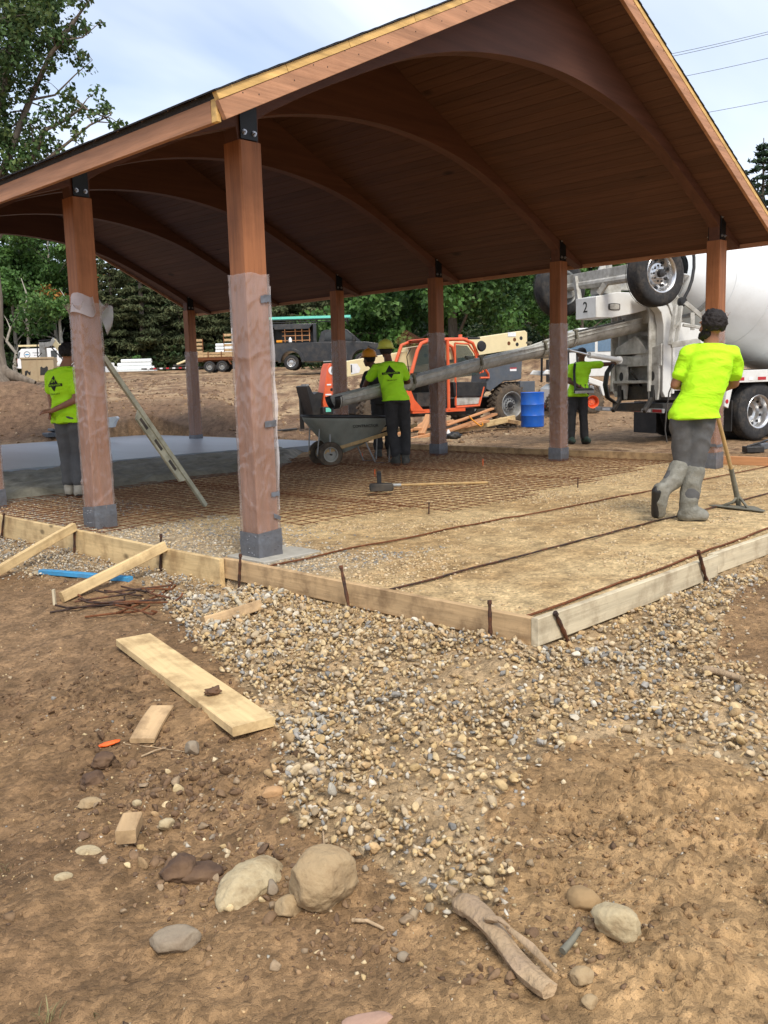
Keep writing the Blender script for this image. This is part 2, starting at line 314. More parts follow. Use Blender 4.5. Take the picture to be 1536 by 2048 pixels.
M_ROCKW = mat('pale_rock', (.46, .37, .22), .88, var=.18, scale=9, bump=.9, bscale=40, dirt=(.22, .15, .075), dscale=10, damt=.8, dlo=.44)
M_ROCKB = mat('brown_rock', (.095, .055, .033), .9, var=.25, scale=9, bump=.5, bscale=40, dirt=(.2, .12, .06), dscale=6, damt=.5)
M_OSCR = mat('orange_plastic', (.85, .13, .02), .5, var=.1)
M_WIRE = mat('overhead_wire', (.03, .03, .03), .6)
M_GRASS = leafmat('grass_blades', .2)
# ---------------------------------------------------------------- terrain
SX0, SX1, SY0, SY1, ZF = -.55, 8.05, -2.80, 14.75, .12
def inpoly(poly, x, y):
    x = np.asarray(x, float); y = np.asarray(y, float); c = np.zeros(x.shape, bool); n = len(poly); j = n-1
    for i in range(n):
        xi, yi = poly[i]; xj, yj = poly[j]
        q = ((yi > y) != (yj > y)) & (x < (xj-xi)*(y-yi)/((yj-yi) or 1e-9)+xi); c ^= q; j = i
    return c
def base_h(x, y):
    x = np.asarray(x, float); y = np.asarray(y, float)
    dx = x-CAM[0]; dy = y-CAM[1]; t = dx*FH[0]+dy*FH[1]; la = dx*_r[0]+dy*_r[1]
    tt = np.maximum(t, 3); uu = la/tt
    so = np.maximum(np.maximum(SX0-x, SY0-y), 0)
    z = -.035-.035*((x < SX0) & (y > -.6))-.16*sst(.15, 3.2, so)
    ins = (x > SX0) & (x < SX1) & (y > SY0) & (y < SY1)
    z = np.where(ins, 0.0, z); z = np.where((x >= SX1) | (y >= SY1), .0, z)
    # the graded field and its cut bank beyond the slab
    L1 = np.interp(t, [0, 20.3, 21.5, 24, 26, 34, 48, 60, 80, 120, 400, 1200], [0, 0, .28, .98, 1.12, 1.42, 1.80, 2.16, 2.80, 4, 14, 40])
    L2 = np.interp(t, [0, 21, 24, 28, 34, 48, 60, 80, 120, 400, 1200], [0, 0, .28, .75, 1.15, 1.78, 2.12, 2.8, 4, 14, 40])
    L3 = np.interp(t, [0, 26.5, 29, 34, 45, 60, 80, 120, 400, 1200], [0, 0, .22, .9, 2.0, 2.7, 3.3, 5, 15, 40])
    w1 = sst(-.20, -.12, uu); w2 = sst(-.07, .03, uu)
    far = L1*(1-w1)+(L2*(1-w2)+L3*w2)*w1
    berm = .62*np.exp(-((t-23.9)/2.3)**2)*(1-sst(-.41, -.30, uu+.01*noise2(x*.6, y*.6, 5)))
    mound = .42*np.exp(-((t-22.4)/1.2)**2-((uu+.16)/.035)**2)
    return z+np.where(ins, 0, far+berm+mound)
GP = [(-200, 1075), (0, 1082), (60, 1100), (160, 1118), (330, 1160), (450, 1172), (560, 1172), (690, 1212), (980, 1285), (1085, 1285), (1250, 1210), (1536, 1110), (1800, 1000), (1800, 1080), (1536, 1165), (1455, 1225), (1430, 1330), (1536, 1400), (1800, 1480), (1800, 1640), (1536, 1560), (1400, 1525), (1240, 1500), (1120, 1520), (1030, 1570), (965, 1640), (1010, 1770), (960, 1830), (880, 1800), (800, 1750), (730, 1700), (600, 1640), (560, 1580), (572, 1490), (535, 1430), (450, 1350), (375, 1270), (335, 1215), (280, 1180), (120, 1148), (0, 1145), (-200, 1130)]
def region(x, y, z=-.1):
    P = np.stack([x, y, np.zeros_like(x)+z], -1); q = P-CAM; d = q@CF; ok = d > .4; dd = np.where(ok, d, 1)
    return np.where(ok, 768+FPX*(q@CR)/dd, -9e3), np.where(ok, 1024-FPX*(q@CU)/dd, 9e3), d
def height(x, y):
    x = np.asarray(x, float); y = np.asarray(y, float); z = base_h(x, y)
    t = (x-CAM[0])*FH[0]+(y-CAM[1])*FH[1]
    ins = (x > SX0) & (x < SX1) & (y > SY0) & (y < SY1)
    near = 1-sst(10, 24, np.abs(t))
    amp = np.where(ins, .30, 1.)
    edge = sst(0, .12, np.maximum(np.maximum(SX0-x, SY0-y), np.maximum(x-SX1, y-SY1))*np.where(ins, 0, 1)+np.where(ins, .12, 0))
    a = .040*fbm(x*1.1, y*1.1, 3, 1)+.020*fbm(x*3.3, y*3.3, 3, 9)
    rid = np.abs(noise2(x*6.5, y*6.5, 21)); b = .014*(1-2*rid)*sst(-.1, .35, noise2(x*1.3, y*1.3, 33))
    c = .0095*fbm(x*17, y*17, 3, 41)+.004*np.abs(noise2(x*41, y*41, 47))
    rough = sst(.0, .35, noise2(x*1.7+4, y*1.7, 55)+.12)
    d = .032*np.maximum(0, fbm(x*9, y*9, 3, 61))*rough
    z = z+(a*np.where(ins, .35, 1)+(b+c+d)*near*amp)*edge
    fr = 1-near; z = z+fr*(.07*fbm(x*.22, y*.22, 3, 71)-.06+.05*fbm(x*.9, y*.9, 3, 81))*sst(18, 26, np.maximum(t, 0))
    for (px_, py_, r_, a_) in MOUNDS:
        q = np.exp(-((x-px_)**2+(y-py_)**2)/(r_*r_)); z = z+q*(a_+.035*fbm(x*11, y*11, 3, 171)+.03*np.abs(noise2(x*23, y*23, 172)))
    return z
def _gp(u, v): return tuple(pz(u, v, -.17)[:2])
MOUNDS = []
_M = [_gp(1290, 1640)+(.22, .035), _gp(1180, 1700)+(.13, -.03), _gp(1400, 1760)+(.15, .03), _gp(1020, 1350)+(.16, .03), _gp(200, 1420)+(.30, .02), _gp(430, 1570)+(.20, .012), _gp(1330, 1960)+(.2, .03), _gp(1480, 1680)+(.2, -.02), _gp(1100, 1800)+(.12, .02)]
MOUNDS.extend(_M)
def hz(x, y): return float(height(np.array([x]), np.array([y]))[0])
def ground_at(u, v, lo=1.2):           # world point of the terrain seen at a photo pixel
    P = pz(u, v, -.1)
    for _ in range(6): P = pz(u, v, hz(P[0], P[1]))
    return P
def colour(x, y, z):
    n1_ = fbm(x*.7, y*.7, 4, 101); n2_ = fbm(x*2.9, y*2.9, 4, 111); n3_ = fbm(x*11, y*11, 3, 121)
    u, v, d = region(x, y)
    A = lambda *c: np.array(c)
    dark, mid, ochre, sand, field = A(.178, .106, .053), A(.280, .172, .084), A(.37, .235, .112), A(.56, .41, .215), A(.28, .18, .10)
    def mix(a, b, w): return a+(b-a)*np.clip(w, 0, 1)[..., None]
    w = np.clip(.45+.9*n1_+.5*n2_, 0, 1); c = mix(dark, mid, w)
    c = mix(c, ochre, sst(680, 1250, u+260*n1_)*sst(1380, 1500, v)*.9)
    c = mix(c, A(.26, .165, .09), sst(1480, 1250, v)*sst(500, 100, u)*sst(1150, 1230, v)*.6)
    g = inpoly(GP, u, v); c = np.where(g[..., None], mix(A(.30, .205, .11)+0*c, A(.40, .285, .16), .5+n2_), c)
    ins = (x > SX0) & (x < SX1) & (y > SY0) & (y < SY1)
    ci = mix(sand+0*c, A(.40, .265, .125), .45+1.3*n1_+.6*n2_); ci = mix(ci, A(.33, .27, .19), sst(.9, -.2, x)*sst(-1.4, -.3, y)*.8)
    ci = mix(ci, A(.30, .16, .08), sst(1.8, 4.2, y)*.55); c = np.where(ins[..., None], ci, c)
    t = (x-CAM[0])*FH[0]+(y-CAM[1])*FH[1]; out = (~ins) & (t > 14)
    cf = mix(field+0*c, A(.37, .26, .15), sst(.05, .4, n1_+.6*fbm(x*.25, y*.25, 3, 131)+.1))
    cf = mix(cf, A(.15, .088, .05), sst(.05, -.35, n2_+fbm(x*.3, y*.9, 3, 141)))
    la = ((x-CAM[0])*_r[0]+(y-CAM[1])*_r[1])/np.maximum(t, 3)
    bank = sst(20, 21, t)*sst(25.5, 23.5, t)*sst(-.02, -.09, la); cf = mix(cf, A(.155, .095, .058), bank*.85)
    haul = sst(.05, .15, la)*sst(15, 17, t)*sst(30, 25, t); cf = mix(cf, mix(A(.27, .175, .095)+0*c, A(.19, .12, .065), .5+n2_*1.4), haul)
    grass = sst(100, 130, t); cf = mix(cf, A(.07, .09, .03), grass)
    c = np.where(out[..., None], cf, c)
    return np.clip(c*(1+.35*n3_[..., None]), .01, .9)
def build_ground():
    a_in = np.linspace(-.56, .56, 435); a_out = np.linspace(.56, 2*math.pi-.56, 62)[1:-1]
    ang = YAW+np.concatenate([a_in, a_out]); m = len(ang)
    r = [.02, .35, .7]; 
    while r[-1] < 6: r.append(r[-1]*1.0054)
    while r[-1] < 26: r.append(r[-1]*1.0083)
    while r[-1] < 1100: r.append(r[-1]*1.028)
    r = np.array(r); n = len(r)
    X = CAM[0]+r[:, None]*np.cos(ang)[None]; Y = CAM[1]+r[:, None]*np.sin(ang)[None]
    x = X.ravel(); y = Y.ravel(); z = height(x, y)
    V = np.stack([x, y, z], -1)
    i = np.arange(n-1)[:, None]; k = np.arange(m)[None]; k2 = (k+1) % m
    F = np.stack([i*m+k, i*m+k2, (i+1)*m+k2, (i+1)*m+k], -1).reshape(-1, 4)[:, ::-1]
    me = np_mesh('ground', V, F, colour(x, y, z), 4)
    me.polygons.foreach_set('use_smooth', [True]*len(me.polygons))
    o = link('ground', me, M_GROUND); tag(o, 'bare brown dirt ground of the building site', None, None, 'structure')
build_ground()
# ---------------------------------------------------------------- loose stones
def ico(sub):
    bm = bmesh.new(); bmesh.ops.create_icosphere(bm, subdivisions=sub, radius=1); bm.verts.ensure_lookup_table()
    V = np.array([v.co[:] for v in bm.verts]); F = np.array([[v.index for v in f.verts] for f in bm.faces]); bm.free(); return V, F
def stone_protos(k, sub, rs, cuts=7):
    V, F = ico(sub); out = []
    for _ in range(k):
        v = V.copy()
        for c in range(cuts):
            n = rs.normal(size=3); n /= np.linalg.norm(n); d = rs.uniform(.30, .72); s = v@n; v = np.where((s > d)[:, None], v-np.outer(s-d, n), v)
        v *= np.array([1, rs.uniform(.65, .95), rs.uniform(.45, .8)]); v *= 1+.05*rs.normal(size=(len(v), 1)); out.append(v)
    return out, F
PAL = {'tan': [(.50, .36, .18), (.55, .42, .24), (.43, .30, .14), (.34, .22, .11), (.55, .44, .28), (.30, .20, .11), (.25, .20, .145), (.46, .30, .15), (.42, .33, .22), (.52, .40, .22)],
       'grey': [(.35, .32, .26), (.48, .42, .32), (.27, .25, .22), (.56, .50, .40), (.45, .35, .22), (.33, .26, .18), (.21, .20, .18), (.50, .41, .27)],
       'mud': [(.20, .12, .065), (.15, .09, .05), (.27, .17, .09), (.36, .27, .17), (.12, .075, .045), (.24, .15, .08)]}
def scatter(name, label, P, size, tint, rs, protos, F, sink=.3, flat=1., matl=None):
    n = len(P); K = len(protos); pk = rs.randint(0, K, n); VV = []; FF = []; CC = []; off = 0
    q = rs.normal(size=(n, 4)); q[:, 1:3] *= .45; q /= np.linalg.norm(q, axis=1)[:, None]; w, x, y, z = q.T
    Rm = np.stack([1-2*(y*y+z*z), 2*(x*y-w*z), 2*(x*z+w*y), 2*(x*y+w*z), 1-2*(x*x+z*z), 2*(y*z-w*x), 2*(x*z-w*y), 2*(y*z+w*x), 1-2*(x*x+y*y)], -1).reshape(n, 3, 3)
    for k in range(K):
        m = pk == k
        if not m.any(): continue
        v = np.einsum('nij,vj->nvi', Rm[m], protos[k])*size[m][:, None, None]; v[..., 2] *= flat
        c = P[m].copy(); c[:, 2] += size[m]*flat*.6*(1-2*sink)
        v += c[:, None]; nv = len(protos[k]); VV.append(v.reshape(-1, 3)); FF.append((F[None]+(off+np.arange(m.sum())*nv)[:, None, None]).reshape(-1, 3)); off += m.sum()*nv
        CC.append(np.repeat(tint[m], nv, 0))
    me = np_mesh(name, np.concatenate(VV), np.concatenate(FF), np.concatenate(CC)); o = link(name, me, matl or M_GRAV); return tag(o, label, None, None, 'stuff')
rs = np.random.RandomState(11)
def pick(rs, n, pal, dust=None, dw=.35):
    a = np.array(PAL[pal]); c = a[rs.randint(0, len(a), n)]*rs.uniform(.8, 1.15, (n, 1)); return c if dust is None else c*(1-dw)+np.array(dust)*dw
def field_pts(rs, n, box, t0=1.2, t1=40):
    x = rs.uniform(box[0], box[1], n); y = rs.uniform(box[2], box[3], n); return x, y
# heavy gravel outside the forms
x, y = field_pts(rs, 240000, (-4.2, 4.2, -5.6, 4.6)); out_ = ~((x > SX0-.05) & (y > SY0-.05))
x = x[out_]; y = y[out_]; u, v, d = region(x, y); ew = 12+26*(u > 700); ju = rs.normal(size=len(x))*ew+30*noise2(x*3, y*3, 66); jv = rs.normal(size=len(x))*ew*.55+22*noise2(x*3, y*3, 67)
m = inpoly(GP, u+ju, v+jv) & (d > 1)
bare = noise2(x*1.6, y*1.6, 77) > .33; m &= ~(bare & (rs.rand(len(x)) < .75) & (v < 1400))
x, y, u, v = x[m], y[m], u[m], v[m]
sz = rs.gamma(5, .0028, len(x)).clip(.005, .034); sz *= np.where((u < 560) & (v < 1200), .62, np.where(u > 650, .88, 1.))
z = height(x, y)+rs.uniform(0, .026, len(x))*(sz > .010); z -= .016*sst(.05, .35, noise2(x*2.3, y*2.3, 68)+.25*(u > 850))
gw = np.clip(.8*sst(1300, 1130, v)*sst(640, 300, u)+.35*sst(.12, .4, fbm(x*1.3, y*1.3, 3, 88))+.22, 0, 1); tint = np.where((rs.rand(len(x)) < gw)[:, None], pick(rs, len(x), 'grey'), pick(rs, len(x), 'tan', (.45, .32, .16), .35))
pr, F1 = stone_protos(18, 2, rs, 11); pr0, F0 = stone_protos(12, 1, rs, 5)
FO = np.array([(0, 2, 4), (2, 1, 4), (1, 3, 4), (3, 0, 4), (2, 0, 5), (1, 2, 5), (3, 1, 5), (0, 3, 5)]); VO = np.array([(1, 0, 0), (-1, 0, 0), (0, 1, 0), (0, -1, 0), (0, 0, 1), (0, 0, -1)], float)
prO = [(VO+rs.normal(size=(6, 3))*.22)*np.array([1, rs.uniform(.7, 1), rs.uniform(.5, .85)]) for _ in range(16)]
big = (sz > .021)|((sz > .016)&(v > 1380))
P = np.stack([x, y, z], -1)
scatter('gravel', 'coarse tan and grey crushed gravel heaped outside the wooden forms', P[big], sz[big], tint[big]*1.04, rs, pr, F1, .26)
q_ = ~big & (sz > .0115); scatter('fine_gravel', 'smaller gravel filling the gaps between the coarse stones', P[q_], sz[q_], tint[q_], rs, pr0, F0, .2); q_ = ~big & (sz <= .0115); scatter('gravel_fines', 'finest gravel chips between the other stones', P[q_], sz[q_], tint[q_], rs, prO, FO, .2)
# stray stones, pebbles and crumbs on the bare mud in front
x, y = field_pts(rs, 300000, (-4.6, 4.5, -6.2, 4.6)); u, v, d = region(x, y); m = (u > -120)&(u < 1660)&(v < 2170)& ~((x > SX0-.05) & (y > SY0-.05)) & ~inpoly(GP, u, v) & (d > .9)
cl = fbm(x*1.4, y*1.4, 3, 91)+.55*np.exp(-((u-700)/420)**2-((v-1640)/190)**2)+.4*np.exp(-((u-1150)/260)**2-((v-1820)/160)**2)
m &= rs.rand(len(x)) < np.clip(.16+1.1*cl, .04, .75); x, y, u, v = x[m], y[m], u[m], v[m]
sz = rs.gamma(1.7, .0021, len(x)).clip(.0016, .024); z = height(x, y)
far = rs.rand(len(x)) < .22; tint = np.where(far[:, None], pick(rs, len(x), 'tan'), pick(rs, len(x), 'mud'))
tint = np.where((rs.rand(len(x)) < .05)[:, None], pick(rs, len(x), 'grey'), tint)
P = np.stack([x, y, z], -1); scatter('pebbles', 'scattered pebbles and crumbs of soil on the bare mud', P, sz, tint, rs, prO, FO, .42)
# angular brown stones between the boulders
x, y = field_pts(rs, 60000, (-3.6, -1.2, -4.9, -1.0)); u, v, d = region(x, y); m = ~inpoly(GP, u, v) & (d > .9)
cl = 1.1*np.exp(-((u-430)/190)**2-((v-1690)/95)**2)+.8*np.exp(-((u-330)/150)**2-((v-1560)/60)**2)+.6*np.exp(-((u-700)/150)**2-((v-1860)/60)**2)+.5*np.exp(-((u-1050)/120)**2-((v-1900)/90)**2)
m &= rs.rand(len(x)) < np.clip(cl*.22-.015, 0, 1); x, y = x[m], y[m]; sz = rs.gamma(3, .0042, len(x)).clip(.004, .030); tint = pick(rs, len(x), 'mud', (.15, .09, .05), .4); pl = rs.rand(len(x)) < .16; tint = np.where(pl[:, None], pick(rs, len(x), 'tan'), tint)
scatter('brown_stones', 'angular dark brown stones scattered round the boulders', np.stack([x, y, height(x, y)], -1), sz, tint, rs, pr, F1, .35)
# crumbly soil clods
x, y = field_pts(rs, 90000, (-4.2, 1.5, -5.8, 1.5)); u, v, d = region(x, y); m = ~((x > SX0-.05) & (y > SY0-.05)) & (d > .9)
cl = 1.1*np.exp(-((u-1260)/260)**2-((v-1690)/120)**2)+.7*np.exp(-((u-180)/230)**2-((v-1420)/80)**2)+.7*np.exp(-((u-420)/260)**2-((v-1560)/70)**2)+.5*np.exp(-((u-1400)/200)**2-((v-1900)/150)**2)+.75*np.exp(-((u-1000)/90)**2-((v-1335)/28)**2)
m &= rs.rand(len(x)) < np.clip(cl*.75-.06, 0, 1); x, y, u = x[m], y[m], u[m]
sz = rs.gamma(2.2, .0042, len(x)).clip(.003, .034); w = sst(600, 1100, u)[:, None]; tint = (1-w)*np.array([.165, .100, .055])+w*np.array([.315, .195, .095]); tint = tint*rs.uniform(.8, 1.15, (len(x), 1))
P = np.stack([x, y, height(x, y)], -1); scatter('soil_clods', 'crumbly brown clods of dug soil', P, sz, tint, rs, pr, F1, .45, matl=M_GROUND)
# stones pressed into the sand of the slab bed
x, y = field_pts(rs, 120000, (SX0+.05, SX1-.05, SY0+.05, 5.4)); cl = fbm(x*.9, y*.9, 3, 93)+.5*sst(1.0, -.3, x)*sst(-2.0, -.2, y)*sst(1.6, .5, y)+.25*sst(.5, 1.4, y)
m = rs.rand(len(x)) < np.clip(.12+1.5*cl, .03, .9); x, y = x[m], y[m]
g = (x < 1.1)&(y > -.9)&(rs.rand(len(x)) < .75); tint = np.where(g[:, None], pick(rs, len(x), 'grey'), pick(rs, len(x), 'tan', (.60, .45, .26), .40))
sz = rs.gamma(5, .0023, len(x)).clip(.004, .022); P = np.stack([x, y, height(x, y)], -1)
scatter('bedding_stones', 'small flat stones pressed into the sandy slab bed', P, sz, tint, rs, prO, FO, .40, .7)
# stones and crumbs on the field beyond
x, y = field_pts(rs, 60000, (-2, 30, 6, 50)); t = (x-CAM[0])*FH[0]+(y-CAM[1])*FH[1]; la = ((x-CAM[0])*_r[0]+(y-CAM[1])*_r[1])/t
m = ~((x > SX0-.1) & (x < SX1+.1) & (y < SY1+.1)) & (t > 12) & (t < 46) & (abs(la) < .5) & (rs.rand(len(x)) < np.clip(.25+1.3*fbm(x*.4, y*.4, 3, 95)+.3*(t < 27), .04, 1)); x, y = x[m], y[m]
sz = rs.gamma(2.5, .012, len(x)).clip(.01, .10); P = np.stack([x, y, height(x, y)], -1)
wh = rs.rand(len(x)) < .10; tint = np.where(wh[:, None], pick(rs, len(x), 'tan'), pick(rs, len(x), 'mud')); sz = np.where(wh, sz*.55, sz)
scatter('field_clods', 'clods and stones strewn over the graded field', P, sz, tint, rs, prO, FO, .45, .7)
# ---------------------------------------------------------------- slab
def slab():
    ys = []; n = 60
    for i in range(n+1):
        xx = SX0+.03+(SX1-SX0-.06)*i/n; yy = 8.1+.10*noise2(xx*1.3, .5, 7)+.03*noise2(xx*7, .5, 8)
        if xx > 5.9: yy -= .55*sst(5.9, 6.3, xx)
        ys.append((xx, float(yy)))
    poly = ys+[(SX1-.03, SY1-.03), (SX0+.03, SY1-.03)]
    o = MB().prism(poly, .0, ZF-.002).build('finished_slab', M_CONC_F, None, 30); tag(o, 'smooth blue grey finished concrete at the back of the slab', None, None, 'structure')
slab()
def wet():
    nx, ny = 210, 100; x = np.linspace(SX0+.04, SX1-.1, nx); y = np.linspace(4.2, 8.35, ny); X, Y = np.meshgrid(x, y)
    edge = np.interp(X, [-.5, .2, 1.1, 2.4, 3.9, 4.7, 5.6, 6.6, 8], [5.05, 4.98, 4.85, 5.0, 5.2, 5.4, 6.2, 7.2, 8.0])+.14*noise2(X*2.2, Y*2.2, 13)
    s = sst(0, .35, Y-edge); lum = .060*fbm(X*2.6, Y*2.6, 4, 15)+.02*np.abs(noise2(X*9, Y*9, 16))+.03*sst(8, 6, Y)*noise2(X*1.1, Y*1.1, 17)
    Z = -.05+s*(.05+.095+lum); Z = np.where(Y > 7.9, np.minimum(Z, .10), Z)
    V = np.stack([X, Y, Z], -1).reshape(-1, 3); i = np.arange(ny-1)[:, None]; k = np.arange(nx-1)[None]
    F = np.stack([i*nx+k, i*nx+k+1, (i+1)*nx+k+1, (i+1)*nx+k], -1).reshape(-1, 4)
    me = np_mesh('wet_concrete', V, F, None, 4); me.polygons.foreach_set('use_smooth', [True]*len(me.polygons)); o = link('wet_concrete', me, M_CONC_W); tag(o, 'dark lumpy freshly poured concrete', None, None, 'stuff')
wet()
def pier(x, y, dx=.25, dy=.22, nm='pale square concrete pier top under the nearest post'):
    o = MB().box((x, y, .004), (dx*2, dy*2, .03)).build('concrete_pier', M_CONC_P, None, 30, .006); tag(o, nm, 'footing')
pier(.10, -.02, .27, .22)
# ---------------------------------------------------------------- form boards and stakes
def board(name, label, a, b, w, h, mat_, cat='board', zt=None, group=None, up=(0, 0, 1), warp=.004, seg=14):
    # a sawn board as one thing: long axis local X, with slight warp and eased edges
    a = V3(a); b = V3(b); d = b-a; l = d.length; x = d/l; y = Vector(up).cross(x); y.normalize(); z = x.cross(y)
    mb = MB(); r_ = random.Random(name+str(round(l, 3))+str(round(a.x, 3))); pa, pb = r_.random()*6, r_.random()*6; V = []; e = min(.004, w/5, h/5)
    for i in range(seg+1):
        s = i/seg; ox = (s-.5)*l; oy = warp*math.sin(pa+s*3.1); oz = warp*math.sin(pb+s*2.6); w2, h2 = w/2, h/2
        for (p, q) in ((-w2+e, -h2), (w2-e, -h2), (w2, -h2+e), (w2, h2-e), (w2-e, h2), (-w2+e, h2), (-w2, h2-e), (-w2, -h2+e)): V.append((ox, p+oy, q+oz))
    F = [tuple(range(7, -1, -1)), tuple(seg*8+k for k in range(8))]
    for i in range(seg):
        for k in range(8): F.append((i*8+k, i*8+(k+1) % 8, (i+1)*8+(k+1) % 8, (i+1)*8+k))
    mb.add(V, F); o = mb.build(name, mat_, None, 30)
    o.matrix_world = Matrix((x, y, z)).transposed().to_4x4(); o.location = (a+b)/2; return tag(o, label, cat, group)
XF, YF = SX0-.02, SY0-.02
G1 = 'form boards edging the slab'
board('form_board', 'wide new yellow form board crossed by both slanted braces', (XF-.022, 1.55, ZF-.092), (XF-.022, -.33, ZF-.100), .038, .205, M_PINE, group=G1)
board('form_board', 'wide yellow form board running out of the left edge of the photo', (XF-.022, 5.1, ZF-.092), (XF-.022, 1.556, ZF-.092), .038, .205, M_PINE, group=G1)
board('form_board', 'form board further along the left slab edge, out past the third post', (XF, 9.2, ZF-.092), (XF, 5.106, ZF-.092), .038, .19, M_PINE, group=G1)
board('form_board', 'narrow stained form board between the nearest post and the slab corner', (XF+.016, -.30, ZF-.068), (XF+.016, YF+.018, ZF-.068), .038, .138, M_PINE2, group=G1)
board('form_board', 'pale form board leading right from the near slab corner', (XF-.003, YF-.002, ZF-.068), (1.40, YF-.002, ZF-.068), .038, .138, M_PINE3, group=G1)
board('form_board', 'light form board at the right edge of the photo beyond the second stake', (1.405, YF+.03, ZF-.068), (4.6, YF+.03, ZF-.068), .038, .138, M_PINE3, group=G1)
board('form_board', 'last stretch of the near form board, mostly out of the frame', (4.605, YF+.03, ZF-.068), (8.05, YF+.03, ZF-.068), .038, .138, M_PINE3, group=G1)
XB = SX1+.02
for (a, b, n_) in ((-2.8, .55, 'orange tinted form board behind the man with the scraper'), (.555, 3.6, 'form board along the far slab edge between the two right-hand posts'), (3.605, 7.2, 'dull form board along the far slab edge behind the middle worker'), (7.205, 14.7, 'form board along the far slab edge beside the finished concrete')):
    board('form_board', n_, (XB, a, ZF-.068), (XB, b, ZF-.068), .038, .138, M_CEDR if a < 0 else M_PINE2, group=G1)
board('form_board', 'form board across the back end of the finished slab', (SX0, SY1+.02, ZF-.068), (SX1, SY1+.02, ZF-.068), .038, .138, M_PINE2, group=G1)
def stake(P0, P1, label, r=.010, m=None):
    P0 = V3(P0); P1 = V3(P1); d = P1-P0; n = 9; mb = MB()
    mb.tube([P0+d*(i/n) for i in range(n+1)], [r*(1+.22*math.sin(i*2.1)+.1*math.cos(i*5)) for i in range(n+1)], 7)
    mb.tube([P1-d.normalized()*.012, P1+d.normalized()*.006], [r*1.25, r*1.1], 7); o = mb.build('form_stake', m or M_DRUST, None, 50); return tag(o, label, 'stake', 'steel stakes holding the form boards')
XO = XF-.055
def px_x(u, v, xx): d = CF+(u-768)/FPX*CR-(v-1024)/FPX*CU; return CAM+(xx-CAM[0])/d[0]*d
def px_y(u, v, yy): d = CF+(u-768)/FPX*CR-(v-1024)/FPX*CU; return CAM+(yy-CAM[1])/d[1]*d
for (u0, v0, u1, v1, lb) in ((8, 1028, 2, 1085, 'thin rusty stake at the left edge of the photo'), (149, 1046, 149, 1112, 'rusty stake at the joint of the two wide yellow form boards'), (322, 1070, 321, 1156, 'stout rusty stake where the longer brace meets the form board'),
    (481, 1110, 478, 1172, 'blunt stake just right of the end of the yellow form board'), (682, 1133, 697, 1210, 'leaning stake midway along the narrow stained form board'), (979, 1203, 981, 1285, 'upright stake left of the near slab corner')):
    a = px_x(u0, v0, XO); b = px_x(u1, v1, XO); b = b+(b-a)*.3; stake(b, a, lb)
for (u0, v0, u1, v1, lb) in ((1111, 1226, 1133, 1276, 'stake tilted against the pale form board just right of the corner'), (1397, 1103, 1410, 1150, 'stake at the joint of the two light form boards')):
    a = px_y(u0, v0, YF-.035); b = px_y(u1, v1, YF-.035); b = b+(b-a)*.3; stake(b, a, lb, .011)
def far_stake(u, v, z1, label, m=None):
    P = pz(u, v, .0); stake((P[0], P[1], -.1), (P[0]+.01, P[1], z1), label, .007, m)
far_stake(1155, 975, .11, 'short grey pin standing in the wire mesh between the right posts', M_DRUST); far_stake(857, 1027, .10, 'short dark pin at the near edge of the wire mesh', M_DRUST)
for (u, v, lb) in ((750, 955, 'orange grade pin behind the tamper'), (966, 933, 'orange grade pin right of the middle worker'), (1015-290, 920, 'orange grade pin beside the wheelbarrow leg')):
    P = pz(u, v, .0); o = MB().tube([(0, 0, -.05), (0, 0, .11)], .007, 6).build('grade_pin', M_OSCR, None, 50); o.location = (P[0], P[1], 0); tag(o, lb, 'pin', 'orange grade pins in the slab bed')
# braces and loose lumber near the forms
def g2(u, v, up=.0): P = ground_at(u, v); return (P[0], P[1], P[2]+up)
b0 = px_x(150, 1053, XF-.05); board('brace', 'short yellow brace leaning on the form board at the left edge', (b0[0], b0[1], b0[2]-.005), g2(-30, 1165, .03), .038, .07, M_PINE, up=(.5, .2, 1))
b0 = px_x(330, 1090, XF-.05); board('brace', 'long yellow brace from the form board down to the mud beside the rebar pieces', (b0[0], b0[1], b0[2]-.004), g2(124, 1206, .035), .040, .07, M_PINE, up=(.5, .2, 1))
P = g2(112, 1210); board('wood_stake', 'thin grey stake at the foot of the long brace', (P[0], P[1], P[2]-.04), (P[0]-.01, P[1]+.01, P[2]+.10), .03, .015, M_PINE3, 'stake')
a, b = g2(82, 1150, .02), g2(262, 1163, .02); o = board('survey_stake', 'weathered blue painted stake lying under the long brace', a, b, .05, .035, M_BLUEP, 'stake')
d_ = V3(a)-V3(b); d_.normalize(); tip = MB(); tip.v = []; q = V3(a); s_ = Vector((-d_.y, d_.x, 0)).normalized(); 
tip.add([q+s_*.025+Vector((0, 0, .017)), q-s_*.025+Vector((0, 0, .017)), q-s_*.025-Vector((0, 0, .017)), q+s_*.025-Vector((0, 0, .017)), q+d_*.10], [(0, 1, 2, 3), (0, 4, 1), (1, 4, 2), (2, 4, 3), (3, 4, 0)])
tp = tip.build('pointed_tip', M_PINE3, None, 20); tp.parent = o; bpy.context.view_layer.update(); tp.matrix_parent_inverse = o.matrix_basis.inverted()
board('block', 'pale cut block of lumber lying on the gravel left of centre', g2(407, 1254, .03), g2(520, 1222, .035), .07, .06, M_PINE2, 'block', up=(.1, .3, 1))
board('stick', 'thin grey stick pointing at the pale block on the gravel', g2(455, 1183, .02), g2(484, 1220, .03), .025, .015, M_PINE3, 'stick')
pa, pb = g2(270, 1292), g2(507, 1474); zz_ = max(pa[2], pb[2])+.022
PL = board('plank', 'wide yellow plank lying in the mud with a lump of mud on it', (pa[0], pa[1], pa[2]+.035), (pb[0], pb[1], pb[2]+.045), .185, .040, M_PINE, 'plank', warp=.006)
